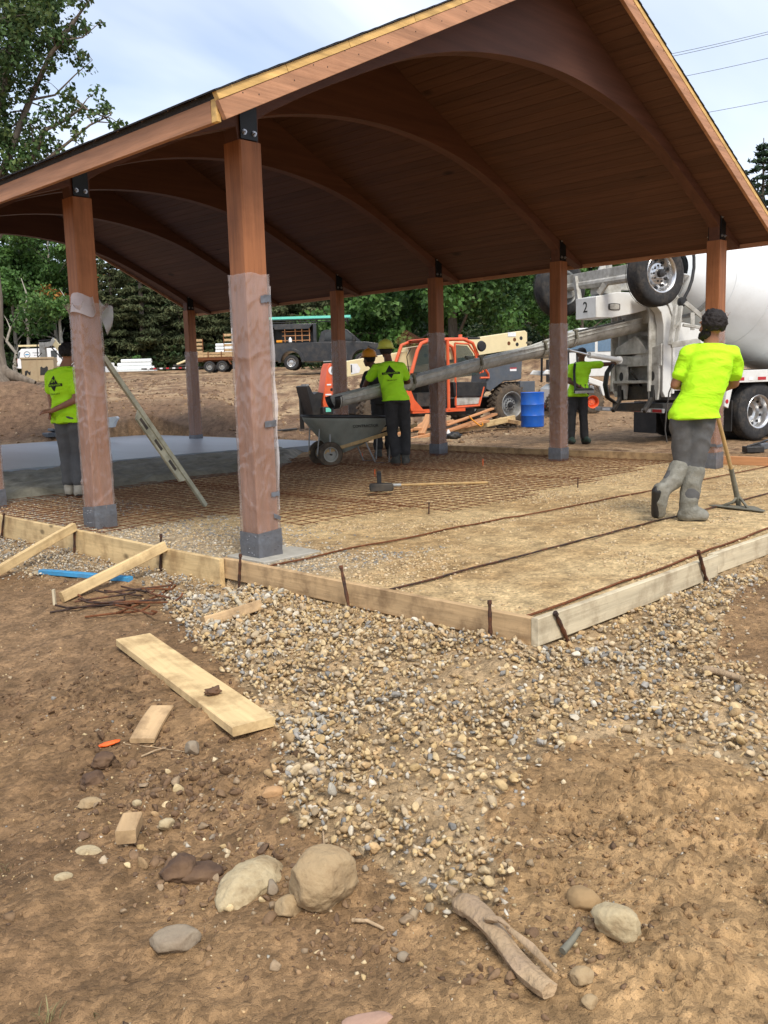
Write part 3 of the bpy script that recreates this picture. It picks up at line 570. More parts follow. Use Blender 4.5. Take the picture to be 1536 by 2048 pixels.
board('plank_offcut', 'short weathered board lying below the wide plank', g2(326, 1424, .018), g2(284, 1490, .018), .10, .02, M_PINE2, 'board')
P = g2(257, 1674); board('wood_block', 'small pale brown cut block among the stones', (P[0]-.03, P[1]-.045, P[2]+.03), (P[0]+.035, P[1]+.035, P[2]+.035), .062, .045, M_PINE2, 'block')
# bent steel offcuts
rr = random.Random(5)
desc = ['outermost bar, nearest the camera,', 'second bar counting from the camera', 'bar with an upturned left end', 'bar crossing the heap at a steep slant', 'straight bar in the middle of the heap', 'long bar reaching furthest left', 'bar with a hooked right end', 'bar lying highest on the heap', 'bar under the blue stake side', 'short bar at the right of the heap', 'bar pointing to the yellow brace', 'thin bar at the back of the heap', 'curved bar at the back of the heap', 'rustiest bar at the right end']
ends = [(170, 1238, 300, 1226), (110, 1228, 290, 1213), (150, 1215, 270, 1198), (235, 1240, 345, 1181), (160, 1222, 330, 1212), (100, 1227, 250, 1205), (230, 1216, 312, 1245), (190, 1200, 345, 1184), (205, 1195, 290, 1197), (270, 1222, 365, 1214), (160, 1201, 260, 1215), (250, 1178, 296, 1196), (285, 1186, 352, 1196), (290, 1200, 372, 1212)]
for i, (u0, v0, u1, v1) in enumerate(ends):
    a = V3(g2(u0, v0, .012+.010*(i % 5))); b = V3(g2(u1, v1, .012+.009*((i*2) % 5))); d = b-a; s_ = Vector((-d.y, d.x, 0)).normalized(); pts = []
    for k in range(9):
        s = k/8; pts.append(a+d*s+s_*(.022*math.sin(s*3+i)+rr.uniform(-.002, .002))+Vector((0, 0, .03*(max(0, s-.85)/.15)*(i % 3 == 0)+.03*(max(0, .15-s)/.15)*(i % 3 == 1))))
    pts.append(pts[-1]+s_*.03*(1 if i % 2 else -1)+Vector((0, 0, .012)))
    o = MB().tube(pts, .0068, 6).build('rebar_offcut', M_DRUST if i % 3 else M_RUST, None, 60); tag(o, desc[i]+' in the pile of rebar pieces', 'rebar', 'bent rebar pieces heaped by the form')
# long reinforcing bars on the sand
for (a, b, lb) in (((-.30, -.36), (8.0, -.60), 'long rusty bar running from the nearest post to the far slab edge'), ((-.45, -1.52), (7.9, -1.68), 'long dark bar passing under the scraper blade'), ((-.48, -2.52), (7.9, -2.45), 'long rusty bar nearest the pale form board')):
    n = 40; pts = []
    for i in range(n+1):
        s = i/n; xx = a[0]+(b[0]-a[0])*s; yy = a[1]+(b[1]-a[1])*s+.02*math.sin(s*9+a[1]); pts.append((xx, yy, max(.012, hz(xx, yy)+.014)))
    o = MB().tube(pts, .0078, 6).build('rebar', M_DRUST if 'dark' in lb else M_RUST, None, 60); tag(o, lb, 'rebar', 'long rebars laid on the sand')
# welded wire mesh sheets
def wire_sheet(x0, x1, y0, y1, label, ang=0, zz=.028):
    o = thing('wire_mesh_sheet', label, 'wire mesh', (x0, y0, zz), ang, 'rusty wire mesh sheets on the slab bed'); w, l = x1-x0, y1-y0; rr = random.Random(x0)
    def wire(L_, axis):
        n = 14; pts = []
        for i in range(n+1):
            s = L_*i/n; q = .008*math.sin(s*3.1+x0*5)+rr.uniform(-.0015, .0015); pts.append((s, .004*math.sin(s*4), q) if axis == 0 else (.006*math.sin(s*2.7), s, q))
        return MB().tube(pts, .0036, 4, False).mesh('wire')
    la, lb = [wire(w, 0) for _ in range(3)], [wire(l, 1) for _ in range(3)]
    for me in la+lb: me.materials.append(M_RUST)
    k = 0; p = .04
    while p < l: q = link('wire', la[k % 3], None, o); q.location = (0, p, .003); p += .1524; k += 1
    p = .04
    while p < w: q = link('wire', lb[k % 3], None, o); q.location = (p, 0, -.003); p += .1524; k += 1
wire_sheet(-.38, 1.14, 1.95, 5.3, 'wire mesh sheet at the foot of the second post', R(1))
wire_sheet(1.02, 2.55, .75, 5.4, 'wire mesh sheet under the lower end of the slotted screed board', R(-1.2), .036)
wire_sheet(2.40, 3.95, .22, 5.5, 'wire mesh sheet under the tamper head', R(.8), .030)
wire_sheet(3.85, 5.40, .35, 5.8, 'wire mesh sheet in front of the middle worker', R(-.6), .038)
wire_sheet(5.28, 6.80, .52, 6.4, 'wire mesh sheet between the right row of posts and the worker', R(.7), .030)
wire_sheet(6.65, 7.95, .70, 7.2, 'wire mesh sheet along the right row of posts', R(-.5), .036)
# ---------------------------------------------------------------- rocks, driftwood and small debris in front
def rock(label, u, v, a, b, c, m, yaw=0, sink=.25, seed=0, cuts=5, name='rock', rough=.05, sub=4, lo=.72, tilt=(0, 0)):
    P = ground_at(u, v); r2 = np.random.RandomState(seed); V, F = ico(sub)
    for _ in range(cuts):
        n = r2.normal(size=3); n[2] *= .6; n /= np.linalg.norm(n); d = r2.uniform(lo-.12, .92); s = V@n; V = np.where((s > d)[:, None], V-np.outer((s-d)*.92, n), V)
    q = V*3+seed; V = V*(1+rough*np.array([mnoise.fractal(Vector(p), 1, 2, 4) for p in q*.7])[:, None]+.35*rough*np.array([mnoise.fractal(Vector(p), 1, 2, 3) for p in q*2.6])[:, None]); V = V*np.array([a, b, c])
    me = np_mesh(name, V, F); me.polygons.foreach_set('use_smooth', [True]*len(F)); o = link(name, me, m); o.location = (P[0], P[1], hz(P[0], P[1])+c*(1-2*sink)); o.rotation_euler = (tilt[0], tilt[1], AZR+yaw)
    return tag(o, label, 'rock')
rock('large rounded tan boulder in the mud', 645, 1800, .103, .092, .083, M_ROCK, .2, .10, 3, 5, 'boulder', .06, 5, .8)
rock('large flat pale rock sunk in the mud left of the boulder', 500, 1775, .082, .125, .055, M_ROCKW, -.45, .50, 8, 4, 'rock', .08, 5, .8, (.12, .1))
rock('pale squarish rock half buried at the lower right', 1237, 1862, .072, .044, .045, M_ROCKW, -.75, .2, 14, 9, 'rock', .10, 4, .68)
rock('low grey brown rock below the flat pale rock', 352, 1890, .065, .045, .030, M_ROCKG, .1, .25, 21, 5, 'rock', .07, 4, .7)
rock('dark brown rock among the stones left of the flat pale rock', 358, 1745, .055, .05, .035, M_ROCKB, .4, .3, 22, 9, rough=.16)
rock('broad dark brown slab of rock beside the dark rock', 405, 1752, .07, .06, .028, M_ROCKB, -.2, .42, 23, 9, rough=.16)
rock('brown rock in front of the small offcut board', 208, 1525, .05, .045, .032, M_ROCKB, .3, .35, 24, 9, rough=.16)
rock('reddish brown rock above the tan flat stone', 185, 1565, .05, .04, .03, M_ROCKB, .9, .4, 25, 9, rough=.16)
rock('flat tan stone left of the small white stone', 181, 1610, .045, .03, .018, M_ROCK, .2, .3, 26, 6)
rock('grey pink stone to the right of the small offcut board', 385, 1506, .032, .034, .03, M_ROCKG, .2, .2, 27, 6)
rock('small white stone right of the flat tan stone', 274, 1612, .017, .014, .012, M_ROCKW, .2, .1, 28, 6)
rock('cream stone right of the cut wood block', 333, 1655, .028, .024, .02, M_ROCKW, .5, .2, 29, 6)
rock('pale stone slab flush with the mud at the left', 178, 1702, .045, .03, .010, M_ROCKW, -.3, .45, 30, 6)
rock('small pale stone slab left of the low grey rock', 125, 1757, .03, .022, .012, M_ROCKW, .5, .4, 31, 6)
rock('rounded brown stone half buried left of the pale squarish rock', 1168, 1805, .045, .05, .035, mat('ochre_rock', (.32, .21, .10), .9, var=.2, bump=.4, dirt=(.22, .14, .07), damt=.5), .2, .35, 32, 5)
rock('rusty brown stone at the left edge of the driftwood gravel', 545, 1590, .042, .026, .02, mat('rust_rock', (.42, .25, .12), .85, var=.2, bump=.4), .3, .25, 33, 6)
rock('round stone right of the driftwood end', 1165, 1960, .03, .028, .022, M_ROCK, .1, .3, 34, 6)
rock('small stone at the foot of the round stone', 1180, 2010, .022, .02, .016, M_ROCK, .6, .3, 35, 6)
rock('small grey stone left of the driftwood', 806, 1920, .017, .015, .013, M_ROCKG, .2, .2, 36, 6)
rock('pink tinted slab at the bottom edge of the photo', 735, 2044, .06, .03, .010, mat('pink_rock', (.40, .25, .18), .85, var=.2, bump=.4, dirt=(.22, .14, .08), damt=.6), .2, .42, 37, 5)
rock('wedge shaped stone leaning on the left of the boulder', 577, 1822, .04, .035, .03, M_ROCK, .8, .3, 38, 7)
rock('small brown stone between flat rock and boulder', 545, 1780, .02, .03, .02, M_ROCKG, .2, .3, 39, 7)
def mudlump():
    P = px(440, 1396, 3.9); V, F = ico(4); V = V*(1+.55*np.array([mnoise.fractal(Vector(p*1.7), 1, 2, 4) for p in V])[:, None])*np.array([.035, .026, .016])
    me = np_mesh('mud_lump', V, F); o = link('mud_lump', me, mat('mud', (.12, .065, .035), .9, var=.3, bump=.6)); me.polygons.foreach_set('use_smooth', [True]*len(F))
    s = .73; q = V3(pa)*(1-s)+V3(pb)*s; o.location = (q.x, q.y, pa[2]*(1-s)+pb[2]*s+.035*(1-s)+.045*s+.030); tag(o, 'lump of wet mud sitting on the wide yellow plank', 'mud lump')
mudlump()
def driftwood():
    a, b = V3(g2(912, 1822, .03)), V3(g2(1105, 1992, .02)); d = b-a; l = d.length; s_ = Vector((-d.y, d.x, 0)).normalized(); n = 60; k = 26; V = []; rr2 = random.Random(2)
    for i in range(n+1):
        s = i/n; c = a+d*s+s_*(.012*math.sin(s*5+.4))+Vector((0, 0, .006*math.sin(s*6))); r0 = .0245*(1.12-.2*s)*(1+.05*math.sin(s*9))*(1.15 if s < .12 else 1)
        if s < .06: r0 *= .6+.4*s/.06
        for j in range(k):
            an = 2*math.pi*j/k; q = r0*(1+.06*math.sin(an*2+s*4)+.15*mnoise.noise(Vector((math.cos(an)*2.2, math.sin(an)*2.2, s*3)))+.08*mnoise.noise(Vector((math.cos(an)*6, math.sin(an)*6, s*9)))+.05*math.sin(an*5))
            if s > .55 and math.sin(an) > .25: q *= 1-.18*min(1, (s-.55)*6)
            V.append(c+s_*math.cos(an)*q+Vector((0, 0, 1))*math.sin(an)*q*.85)
    F = [tuple(range(k-1, -1, -1)), tuple(n*k+j for j in range(k))]+[(i*k+j, i*k+(j+1) % k, (i+1)*k+(j+1) % k, (i+1)*k+j) for i in range(n) for j in range(k)]
    o = thing('driftwood', 'bare broken piece of driftwood lying among pebbles at the bottom', 'branch'); MB().add(V, F).build('stem', M_LOG, o, 60)
    p = [a+d*.50+Vector((0, 0, .03))-s_*-.02, a+d*.7+s_*.032+Vector((0, 0, .02)), a+d*.93+s_*.035+Vector((0, 0, .008))]; MB().tube(p, [.005, .010, .004], 6, sq=.5).build('splinter', M_LOG, o, 60)
    p = [a+Vector((0, 0, .02)), a-d*.05+s_*-.01+Vector((0, 0, .028)), a-d*.12+s_*.002+Vector((0, 0, .012))]; MB().tube(p, [.012, .008, .003], 6).build('splinter', M_LOG, o, 60)
    p = [a+d*.36+Vector((0, 0, .028)), a+d*.47+s_*.008+Vector((0, 0, .046)), a+d*.53+s_*.02+Vector((0, 0, .036))]; MB().tube(p, [.012, .007, .003], 6).build('splinter', M_LOG, o, 60)
driftwood()
def twig(label, pts, r, m=None, name='twig'):
    q = [g2(u, v, r+z) for (u, v, z) in pts]; o = MB().tube(q, [r*(1-.5*i/len(q)) for i in range(len(q))], 7).build(name, m or M_LOG, None, 60); tag(o, label, 'stick')
twig('short dark stake stub stuck in the mud near the driftwood', [(1125, 1920, .012), (1145, 1903, .02), (1160, 1888, .03)], .010, M_CTOOL, 'stub')
twig('thin pale root running right from the boulder', [(705, 1845, .0), (735, 1850, .006), (768, 1862, .0)], .006)
twig('weathered grey stick on the gravel at the right', [(1408, 1352, .01), (1440, 1361, .016), (1485, 1372, .01)], .020, M_LOG, 'stick')
twig('thin twig pointing down towards the boulder', [(645, 1640, .005), (648, 1690, .012), (650, 1722, .008)], .0035)
twig('dry twig between the grey pink stone and the offcut', [(283, 1517, .004), (310, 1508, .01), (332, 1500, .006)], .004)
twig('long thin grass stem lying right of the offcut board', [(250, 1490, .002), (310, 1497, .003), (380, 1507, .002)], .002)
P = g2(218, 1492); V, F = ico(3); V = V*np.array([.042, .019, .008])*(1+.25*np.array([mnoise.noise(Vector(p*2.3)) for p in V])[:, None]); V[:, 2] += .008*V[:, 0]/.04
o = link('plastic_scrap', np_mesh('plastic_scrap', V, F), M_OSCR); o.location = (P[0], P[1], P[2]+.010); o.rotation_euler = (0, 0, AZR+.15); tag(o, 'bright orange scrap of plastic on the mud', 'plastic scrap')
def grass_tuft(label, u, v, n, h, seed):
    P = g2(u, v); rg = np.random.RandomState(seed); VV = []; FF = []; CC = []
    for i in range(n):
        a = rg.uniform(0, 6.28); l = h*rg.uniform(.5, 1.1); b = np.array([P[0]+rg.normal()*.012, P[1]+rg.normal()*.012, P[2]-.005]); o_ = np.array([math.cos(a), math.sin(a), 0]); w = np.array([-o_[1], o_[0], 0])*.0016
        m1 = b+o_*l*.2+np.array([0, 0, l*.6]); m2 = b+o_*l*.55+np.array([0, 0, l*.85]); k = len(VV); VV += [b-w, b+w, m1+w, m1-w, m2+w*.3, m2-w*.3]; FF += [(k, k+1, k+2, k+3), (k+3, k+2, k+4, k+5)]; CC += [np.array([.25, .22, .10])*rg.uniform(.6, 1.2)]*6
    tag(link('grass_tuft', np_mesh('grass_tuft', VV, FF, np.array(CC), 4), M_GRASS), label, 'grass', None, 'stuff')
grass_tuft('dry grass tuft at the bottom left edge', 92, 2042, 12, .055, 1); grass_tuft('sparse dry grass blades left of the low grey rock', 15, 1740, 10, .035, 2)
grass_tuft('bent dry blades at the bottom edge left of centre', 190, 2046, 5, .05, 3)
# ---------------------------------------------------------------- timber pavilion
PW, PD, PH, SP, NF = .19, 2.3864, 2.915, 7.5173, 6
SL = .487; ZR = 3.13; OH = .56; DLT = .045; CX2 = SP/2
PAV = thing('timber_pavilion', 'open timber pavilion with stained arched beams and a gable roof', 'pavilion')
def zs(x): return ZR+DLT+SL*(x if x < CX2 else SP-x)          # underside of the roof planks
def wrap_mesh(h0, h1, seed, flare=0, side=PW/2+.007):
    V = []; F = []; n = 72; rows = int((h1-h0)/.016); rg = random.Random(seed*7); cr_ = [(rg.uniform(0, 4), rg.uniform(h0, h1), rg.uniform(-.5, .5), rg.uniform(.3, 1.0), rg.uniform(.004, .010)) for _ in range(34)]+[(e_+rg.uniform(-.1, .1), rg.uniform(h0, h1), rg.uniform(-8, 8), .08, .006) for e_ in (0, 1, 2, 3, 4) for _ in range(6)]
    for i in range(rows+1):
        z = h0+(h1-h0)*i/rows; fl = flare*max(0, (z-(h1-.10))/.10)**1.2 if flare else 0
        for k in range(n):
            a = k/n*4; e = int(a); s = (a-e)*2-1; q = side+.004*mnoise.noise(Vector((e*3+s*1.2, z*2.2, seed)))+fl*(.7+.6*math.sin(e*2.1+s+seed))
            cr = abs(mnoise.noise(Vector((e*5+s*1.5+z*1.1, z*5-s*1.3, seed+9)))); q += .007*max(0, .16-cr)/.16
            for (ca, cz, cs_, cl, camp) in cr_:
                da = abs(a-ca); 
                if da < cl: q += camp*max(0, 1-abs(z-cz-cs_*(a-ca)*.35)/.016)*(1-da/cl)
            q += .003*mnoise.noise(Vector((s*6+e*4, z*16, seed)))
            x, y = ((s*side, -q), (q, s*side), (-s*side, q), (-q, -s*side))[e]
            if fl: x *= 1+fl*5; y *= 1+fl*3
            V.append((x, y, z-(fl*.5 if k % 7 < 3 else 0)+(.012*mnoise.noise(Vector((a*2.2, seed, 0))) if i == rows else 0)))
    for i in range(rows):
        for k in range(n): F.append((i*n+k, i*n+(k+1) % n, (i+1)*n+(k+1) % n, (i+1)*n+k))
    me = bpy.data.meshes.new('plastic_wrap'); me.from_pydata(V, [], F); return me
def tape_collar(seed):
    n = 32; V = []; F = []; rg = random.Random(seed); top = [.205+rg.uniform(-.012, .012) for _ in range(4)]
    for i in range(9):
        for k in range(n):
            a = k/n*4; e = int(a); s = (a-e)*2-1; q = PW/2+.014+.0022*mnoise.noise(Vector((s*7+e*3, i*1.3, seed*3.)))+(.0022 if i in (4, 5) else 0); t_ = top[e]*(1-(s+1)/2)+top[(e+1) % 4]*(s+1)/2
            x, y = ((s*q, -q), (q, s*q), (-s*q, q), (-q, -s*q))[e]; V.append((x, y, .004+(t_-.004)*i/8))
    for i in range(8):
        for k in range(n): F.append((i*n+k, i*n+(k+1) % n, (i+1)*n+(k+1) % n, (i+1)*n+k))
    # little dents and bubbles of the folded tape
    me = bpy.data.meshes.new('tape_collar'); me.from_pydata(V, [], F); mb = MB()
    for _ in range(46):
        e = rg.randrange(4); s = rg.uniform(-.9, .9)*PW/2; q = PW/2+.0155; x, y = ((s, -q), (q, s), (-s, q), (-q, -s))[e]; mb.lathe([(.0, .003), (.004, .002), (.006, -.002)], (0, 0, 0), 'Z', 6)
        nv = 18
        for j in range(len(mb.v)-nv, len(mb.v)):
            vx, vy, vz = mb.v[j]; mb.v[j] = {0: (x+vx, y-vz, 0), 1: (x+vz, y+vx, 0), 2: (x+vx, y+vz, 0), 3: (x-vz, y+vx, 0)}[e][:2]+(vy,)
        zc = rg.uniform(.02, .185)
        for j in range(len(mb.v)-nv, len(mb.v)): mb.v[j] = (mb.v[j][0], mb.v[j][1], mb.v[j][2]+zc)
    bm = bmesh.new(); bm.from_mesh(me); m2 = mb.mesh('t'); bm.from_mesh(m2); bm.to_mesh(me); bm.free(); bpy.data.meshes.remove(m2); return me
def post_mesh():
    c = .010; h = PW/2; poly = [(-h+c, -h), (h-c, -h), (h, -h+c), (h, h-c), (h-c, h), (-h+c, h), (-h, h-c), (-h, -h+c)]
    return MB().prism(poly, .004, PH).mesh('post')
PM = post_mesh(); WR = [wrap_mesh(.16, 2.03, s) for s in (1, 2)]+[wrap_mesh(.16, 2.02, 5, .055), wrap_mesh(.16, 2.0, 7, .03)]; TC = [tape_collar(s) for s in (1, 2, 3)]
HX = [(math.cos(math.pi/3*k)*.016, math.sin(math.pi/3*k)*.016) for k in range(6)]
def add_plate(x, y, z0, sgn, w=.145, h=.32):
    yy = y+sgn*.079
    o = MB().box((x, yy, z0+h/2), (w, .010, h)).build('connector_plate', M_STEELB, PAV, 30, .001)
    for dx in (-.042, .042):
        for dz in (.045, h-.045):
            mb = MB().prism(HX, 0, .012, 'Y').lathe([(.019, 0), (.019, .003)], (0, 0, 0), 'Y', 14).lathe([(.007, .012), (.007, .024)], (0, 0, 0), 'Y', 8)
            mb.v = [(vx+x+dx, yy+sgn*(.005+vy), vz+z0+dz) for vx, vy, vz in mb.v]; mb.build('bolt', M_ZINC, o, 40)
for j in range(NF):
    for i, X in enumerate((0, SP)):
        p = link('post', PM, M_POST if not PM.materials else None, PAV, 30); p.location = (X, j*PD, 0)
        wi = 2 if (i, j) in ((0, 1), (1, 0)) else (3 if (i, j) == (1, 4) else (i+j) % 2)
        w = link('plastic_wrap', WR[wi], M_PLAS if not WR[wi].materials else None, p, 180 if True else 0); w.rotation_euler = (0, 0, (math.pi/2)*((j*2+i) % 4) if wi < 2 else 0)
        t = link('tape_collar', TC[(i+j) % 3], M_TAPE if not TC[(i+j) % 3].materials else None, p, 40)
        for s in (-1, 1): add_plate(X, j*PD, PH+.012, s)
        if (i, j) == (0, 0):
            p['label'] = 'nearest post, wrapped in plastic with grey tape patches'
            for (z, a, ln, tl, hh) in ((1.86, .35, .085, .10, .05), (.98, .38, .10, .06, .045), (.47, .55, .07, .05, .035), (.30, .62, .055, -.3, .03)):
                n = 10; V = []; F = []
                for r_ in range(4):
                    for c in range(n): 
                        s = c/(n-1); xx = PW/2-ln+s*(ln+.008); V.append((xx, -PW/2-.017-.0025*mnoise.noise(Vector((s*4, r_*1.1, z*9))), z+(r_/3-.5)*hh+tl*(s-.5)*.1+.006*mnoise.noise(Vector((s*6, r_, z*3)))))
                for r_ in range(3):
                    for c in range(n-1): F.append((r_*n+c, r_*n+c+1, (r_+1)*n+c+1, (r_+1)*n+c))
                link('tape_patch', (lambda m: (m.from_pydata(V, [], F), m)[1])(bpy.data.meshes.new('tape_patch')), M_TAPE, p, 180)
            # loose edge of the sheet standing off the post's right edge
            V = []; F = []
            for k in range(24):
                z = .35+1.6*k/23; o_ = .010+.016*math.sin(math.pi*k/23)*(1+.3*math.sin(k*1.3)); V += [(PW/2+.005, -PW/2+.0, z), (PW/2+.006+o_, -PW/2-.004+.006*math.sin(k), z)]
                if k: F.append((2*k-2, 2*k-1, 2*k+1, 2*k))
            link('plastic_wrap', (lambda m: (m.from_pydata(V, [], F), m)[1])(bpy.data.meshes.new('plastic_wrap')), M_PLAS2, p, 180)
        if (i, j) == (1, 0):
            p['label'] = 'right front post with a tape band near its foot'
            MB().box((0, -PW/2-.016, .30), (PW+.03, .004, .035)).box((-PW/2-.016, 0, .31), (.004, PW+.02, .035)).build('tape_band', M_TAPE, p, 30)
# loose plastic flap hanging off the second post
def flap():
    V = []; F = []; n, m = 12, 14
    for i in range(n):
        for k in range(m):
            s, t = i/(n-1), k/(m-1); x = PW/2+.004+.15*s*(1-.45*t*t); V.append((x, -PW/2+.02+.03*math.sin(s*4+t*2)+.05*s, 2.05-.06*s-(.10+.30*s)*t*(1-.35*s)+.012*math.sin(s*9+t*5)))
    for i in range(n-1):
        for k in range(m-1): F.append((i*m+k, i*m+k+1, (i+1)*m+k+1, (i+1)*m+k))
    me = bpy.data.meshes.new('plastic_flap'); me.from_pydata(V, [], F)
    par = [c for c in PAV.children if c.name.startswith('post') and abs(c.location.y-PD) < .01 and c.location.x < 1][0]; par['label'] = 'second post, its plastic wrap flaring open at the top'; link('plastic_flap', me, M_PLAS2, par, 180)
    V = []; F = []; n, m = 36, 7
    for i in range(n):
        a = 2*math.pi*i/(n-1); rr_ = .145+.03*math.sin(a*2+.5)
        for k in range(m):
            s = k/(m-1); r_ = rr_*(1-.10*(1-s)); V.append((math.cos(a)*r_-.02*math.cos(a), math.sin(a)*r_, 2.085-.17*s*(.7+.35*math.sin(a+3.6))-.02*math.sin(a*3)))
    for i in range(n-1):
        for k in range(m-1): F.append((i*m+k, i*m+k+1, (i+1)*m+k+1, (i+1)*m+k))
    me = bpy.data.meshes.new('plastic_flap'); me.from_pydata(V, [], F); link('plastic_flap', me, M_PLAS2, par, 180)
flap()
# arched beams
def beam_mesh():
    arc = [(0, 4.186), (.42, 4.172), (.86, 4.127), (1.30, 4.055), (1.66, 3.968), (2.03, 3.855), (2.4, 3.70), (2.75, 3.54), (3.1, 3.385), (3.4, 3.23), (3.66, 3.095)]
    a = np.array(arc); xs = np.linspace(0, 3.66, 40); zz_ = np.interp(xs, a[:, 0], a[:, 1]); k = np.ones(5)/5; zp = np.concatenate([zz_[1:4][::-1], zz_, zz_[-1]+(zz_[-1]-zz_[-2])*np.arange(1, 4)]); zz_ = np.convolve(zp, k, 'same')[3:-3]
    lo = [(CX2-x, z) for x, z in zip(xs, zz_)][::-1]+[(CX2+x, z) for x, z in zip(xs[1:], zz_[1:])]
    bot = [(-OH+.022, zs(-OH+.02)-.052), (-.10, 3.0), (-.088, 2.916), (.088, 2.916), (.094, 3.08)]+lo[1:-1]+[(SP-.094, 3.08), (SP-.088, 2.916), (SP+.088, 2.916), (SP+.10, 3.0), (SP+OH-.022, zs(-OH+.02)-.052)]
    top = [(x, zs(x)-.002) for x, _ in bot]; n = len(bot); T = .068; V = []; F = []
    # insert apex
    for y in (-T, T):
        V += [(x, y, z) for x, z in bot]+[(x, y, z) for x, z in top]
    for i in range(n-1):
        F += [(i, i+1, n+i+1, n+i), (2*n+i+1, 2*n+i, 3*n+i, 3*n+i+1), (i+1, i, 2*n+i, 2*n+i+1), (n+i, n+i+1, 3*n+i+1, 3*n+i)]
    F += [(0, n, 3*n, 2*n), (n-1, 3*n-1, 4*n-1, 2*n-1)]
    mb = MB().add(V, F); return mb.mesh('arched_beam')
BM = beam_mesh()
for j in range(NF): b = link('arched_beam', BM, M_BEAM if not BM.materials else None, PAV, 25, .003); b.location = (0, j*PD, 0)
Y0, Y1 = -OH+.042, (NF-1)*PD+OH-.042
# roof planks (tongue and groove), deck, shingles
cs = math.cos(math.atan(SL)); sn = math.sin(math.atan(SL)); LEN = (CX2+OH)/cs; NP = 36; pw = LEN/NP
def plank_mesh():
    L_ = Y1-Y0; w = pw-.002; c = .0035; poly = [(-w/2+c, 0), (w/2-c, 0), (w/2, c), (w/2, .030), (-w/2, .030), (-w/2, c)]
    return MB().prism(poly, -L_/2, L_/2, 'Y').mesh('plank')
PK = plank_mesh()
for side in (0, 1):
    for k in range(NP):
        s = (k+.5)*pw; x = -OH+s*cs; z = ZR+DLT-SL*OH+s*sn
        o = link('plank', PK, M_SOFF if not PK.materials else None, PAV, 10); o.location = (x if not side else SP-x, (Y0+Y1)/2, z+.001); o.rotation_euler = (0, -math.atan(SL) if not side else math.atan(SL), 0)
def slope_pt(s, side, up): x = -OH+s*cs-up*sn; z = ZR+DLT-SL*OH+s*sn+up*cs; return (x if not side else SP-x, z)
mb = MB()
for side in (0, 1):
    a = slope_pt(0.02, side, .034); b = slope_pt(LEN, side, .034); c = slope_pt(LEN+.06, side, .122); d = slope_pt(0.02, side, .122); mb.prism([a, b, c, d], Y0, Y1, 'Y')
mb.build('roof_deck', M_SHNG, PAV, 20)
mb = MB(); rg = random.Random(4)
for side in (0, 1):
    for k in range(35):
        yy = Y0-.05-rg.random()*.2
        while yy < Y1+.05:
            y2 = min(Y1+.058, yy+.31); y1 = max(Y0-.058, yy); s = k*.14-.010*(k == 0); j = rg.uniform(0, .003)
            if y2 > y1+.02: mb.prism([slope_pt(s, side, .128+j), slope_pt(s+.145, side, .128), slope_pt(s+.145, side, .132), slope_pt(s, side, .138+j)], y1, y2-.004, 'Y')
            yy += .315
o = mb.build('shingles', M_SHNG, PAV, 10); o['kind'] = 'stuff'
# rake boards, trim strips and fascia
for gy, sg in ((-OH, 1), ((NF-1)*PD+OH, -1)):
    for side in (0, 1):
        ya, yb = (gy, gy+.038*sg)
        def X(s, up): return slope_pt(s, side, up)
        r0, r1 = -DLT*cs, .075
        o = MB().prism([X(.0, r0), X(LEN, r0), X(LEN+.06, r1), X(0., r1)] if True else [], min(ya, yb), max(ya, yb), 'Y').build('rake_board', M_FASX, PAV, 20, .003)
        seg = [0, .62, 1.25, 2.0, 2.6, 3.3, 4.05, LEN]
        for a, b in zip(seg[:-1], seg[1:]):
            j = rg.uniform(-.003, .004); MB().prism([X(a+.003, r1+.001), X(b, r1+.001), X(b, r1+.049+j*.5), X(a+.003, r1+.050+j*.5)], min(ya-.004*sg, yb), max(ya-.004*sg, yb), 'Y').build('trim_strip', M_RAWX, PAV, 20, .002)
        mb = MB()
        for q in range(15):
            s = .2+q*.33; P = X(s, r1-.012+.01*(q % 2)); mb.lathe([(0, 0), (.004, 0), (.004, .003)], (P[0], min(ya, yb)-.003 if sg > 0 else max(ya, yb), P[1]), 'Y', 6)
            P = X(s+.12, .02); mb.lathe([(0, 0), (.004, 0), (.004, .003)], (P[0], min(ya, yb)-.003 if sg > 0 else max(ya, yb), P[1]), 'Y', 6)
        mb.build('nail_head', M_DARK, PAV, 20)['kind'] = 'stuff'
zt0 = ZR-SL*OH+DLT
for side in (0, 1):
    for a, b in ((Y0+.062, 4.2), (4.203, 8.4), (8.403, Y1-.06)):
        xx = -OH-.002 if not side else SP+OH+.002
        MB().box((xx, (a+b)/2, zt0-.045+.088), (.036, b-a, .176)).build('fascia_board', M_FASY, PAV, 20, .003)
    for yy, sg in ((Y0+.030, 1), (Y1-.03, -1)):
        xx = -OH if not side else SP+OH
        MB().box((xx-.004 if not side else xx+.004, yy, zt0-.045+.088), (.034, .056, .176)).build('corner_block', M_RAWX, PAV, 20, .003, label='bare yellow corner block')
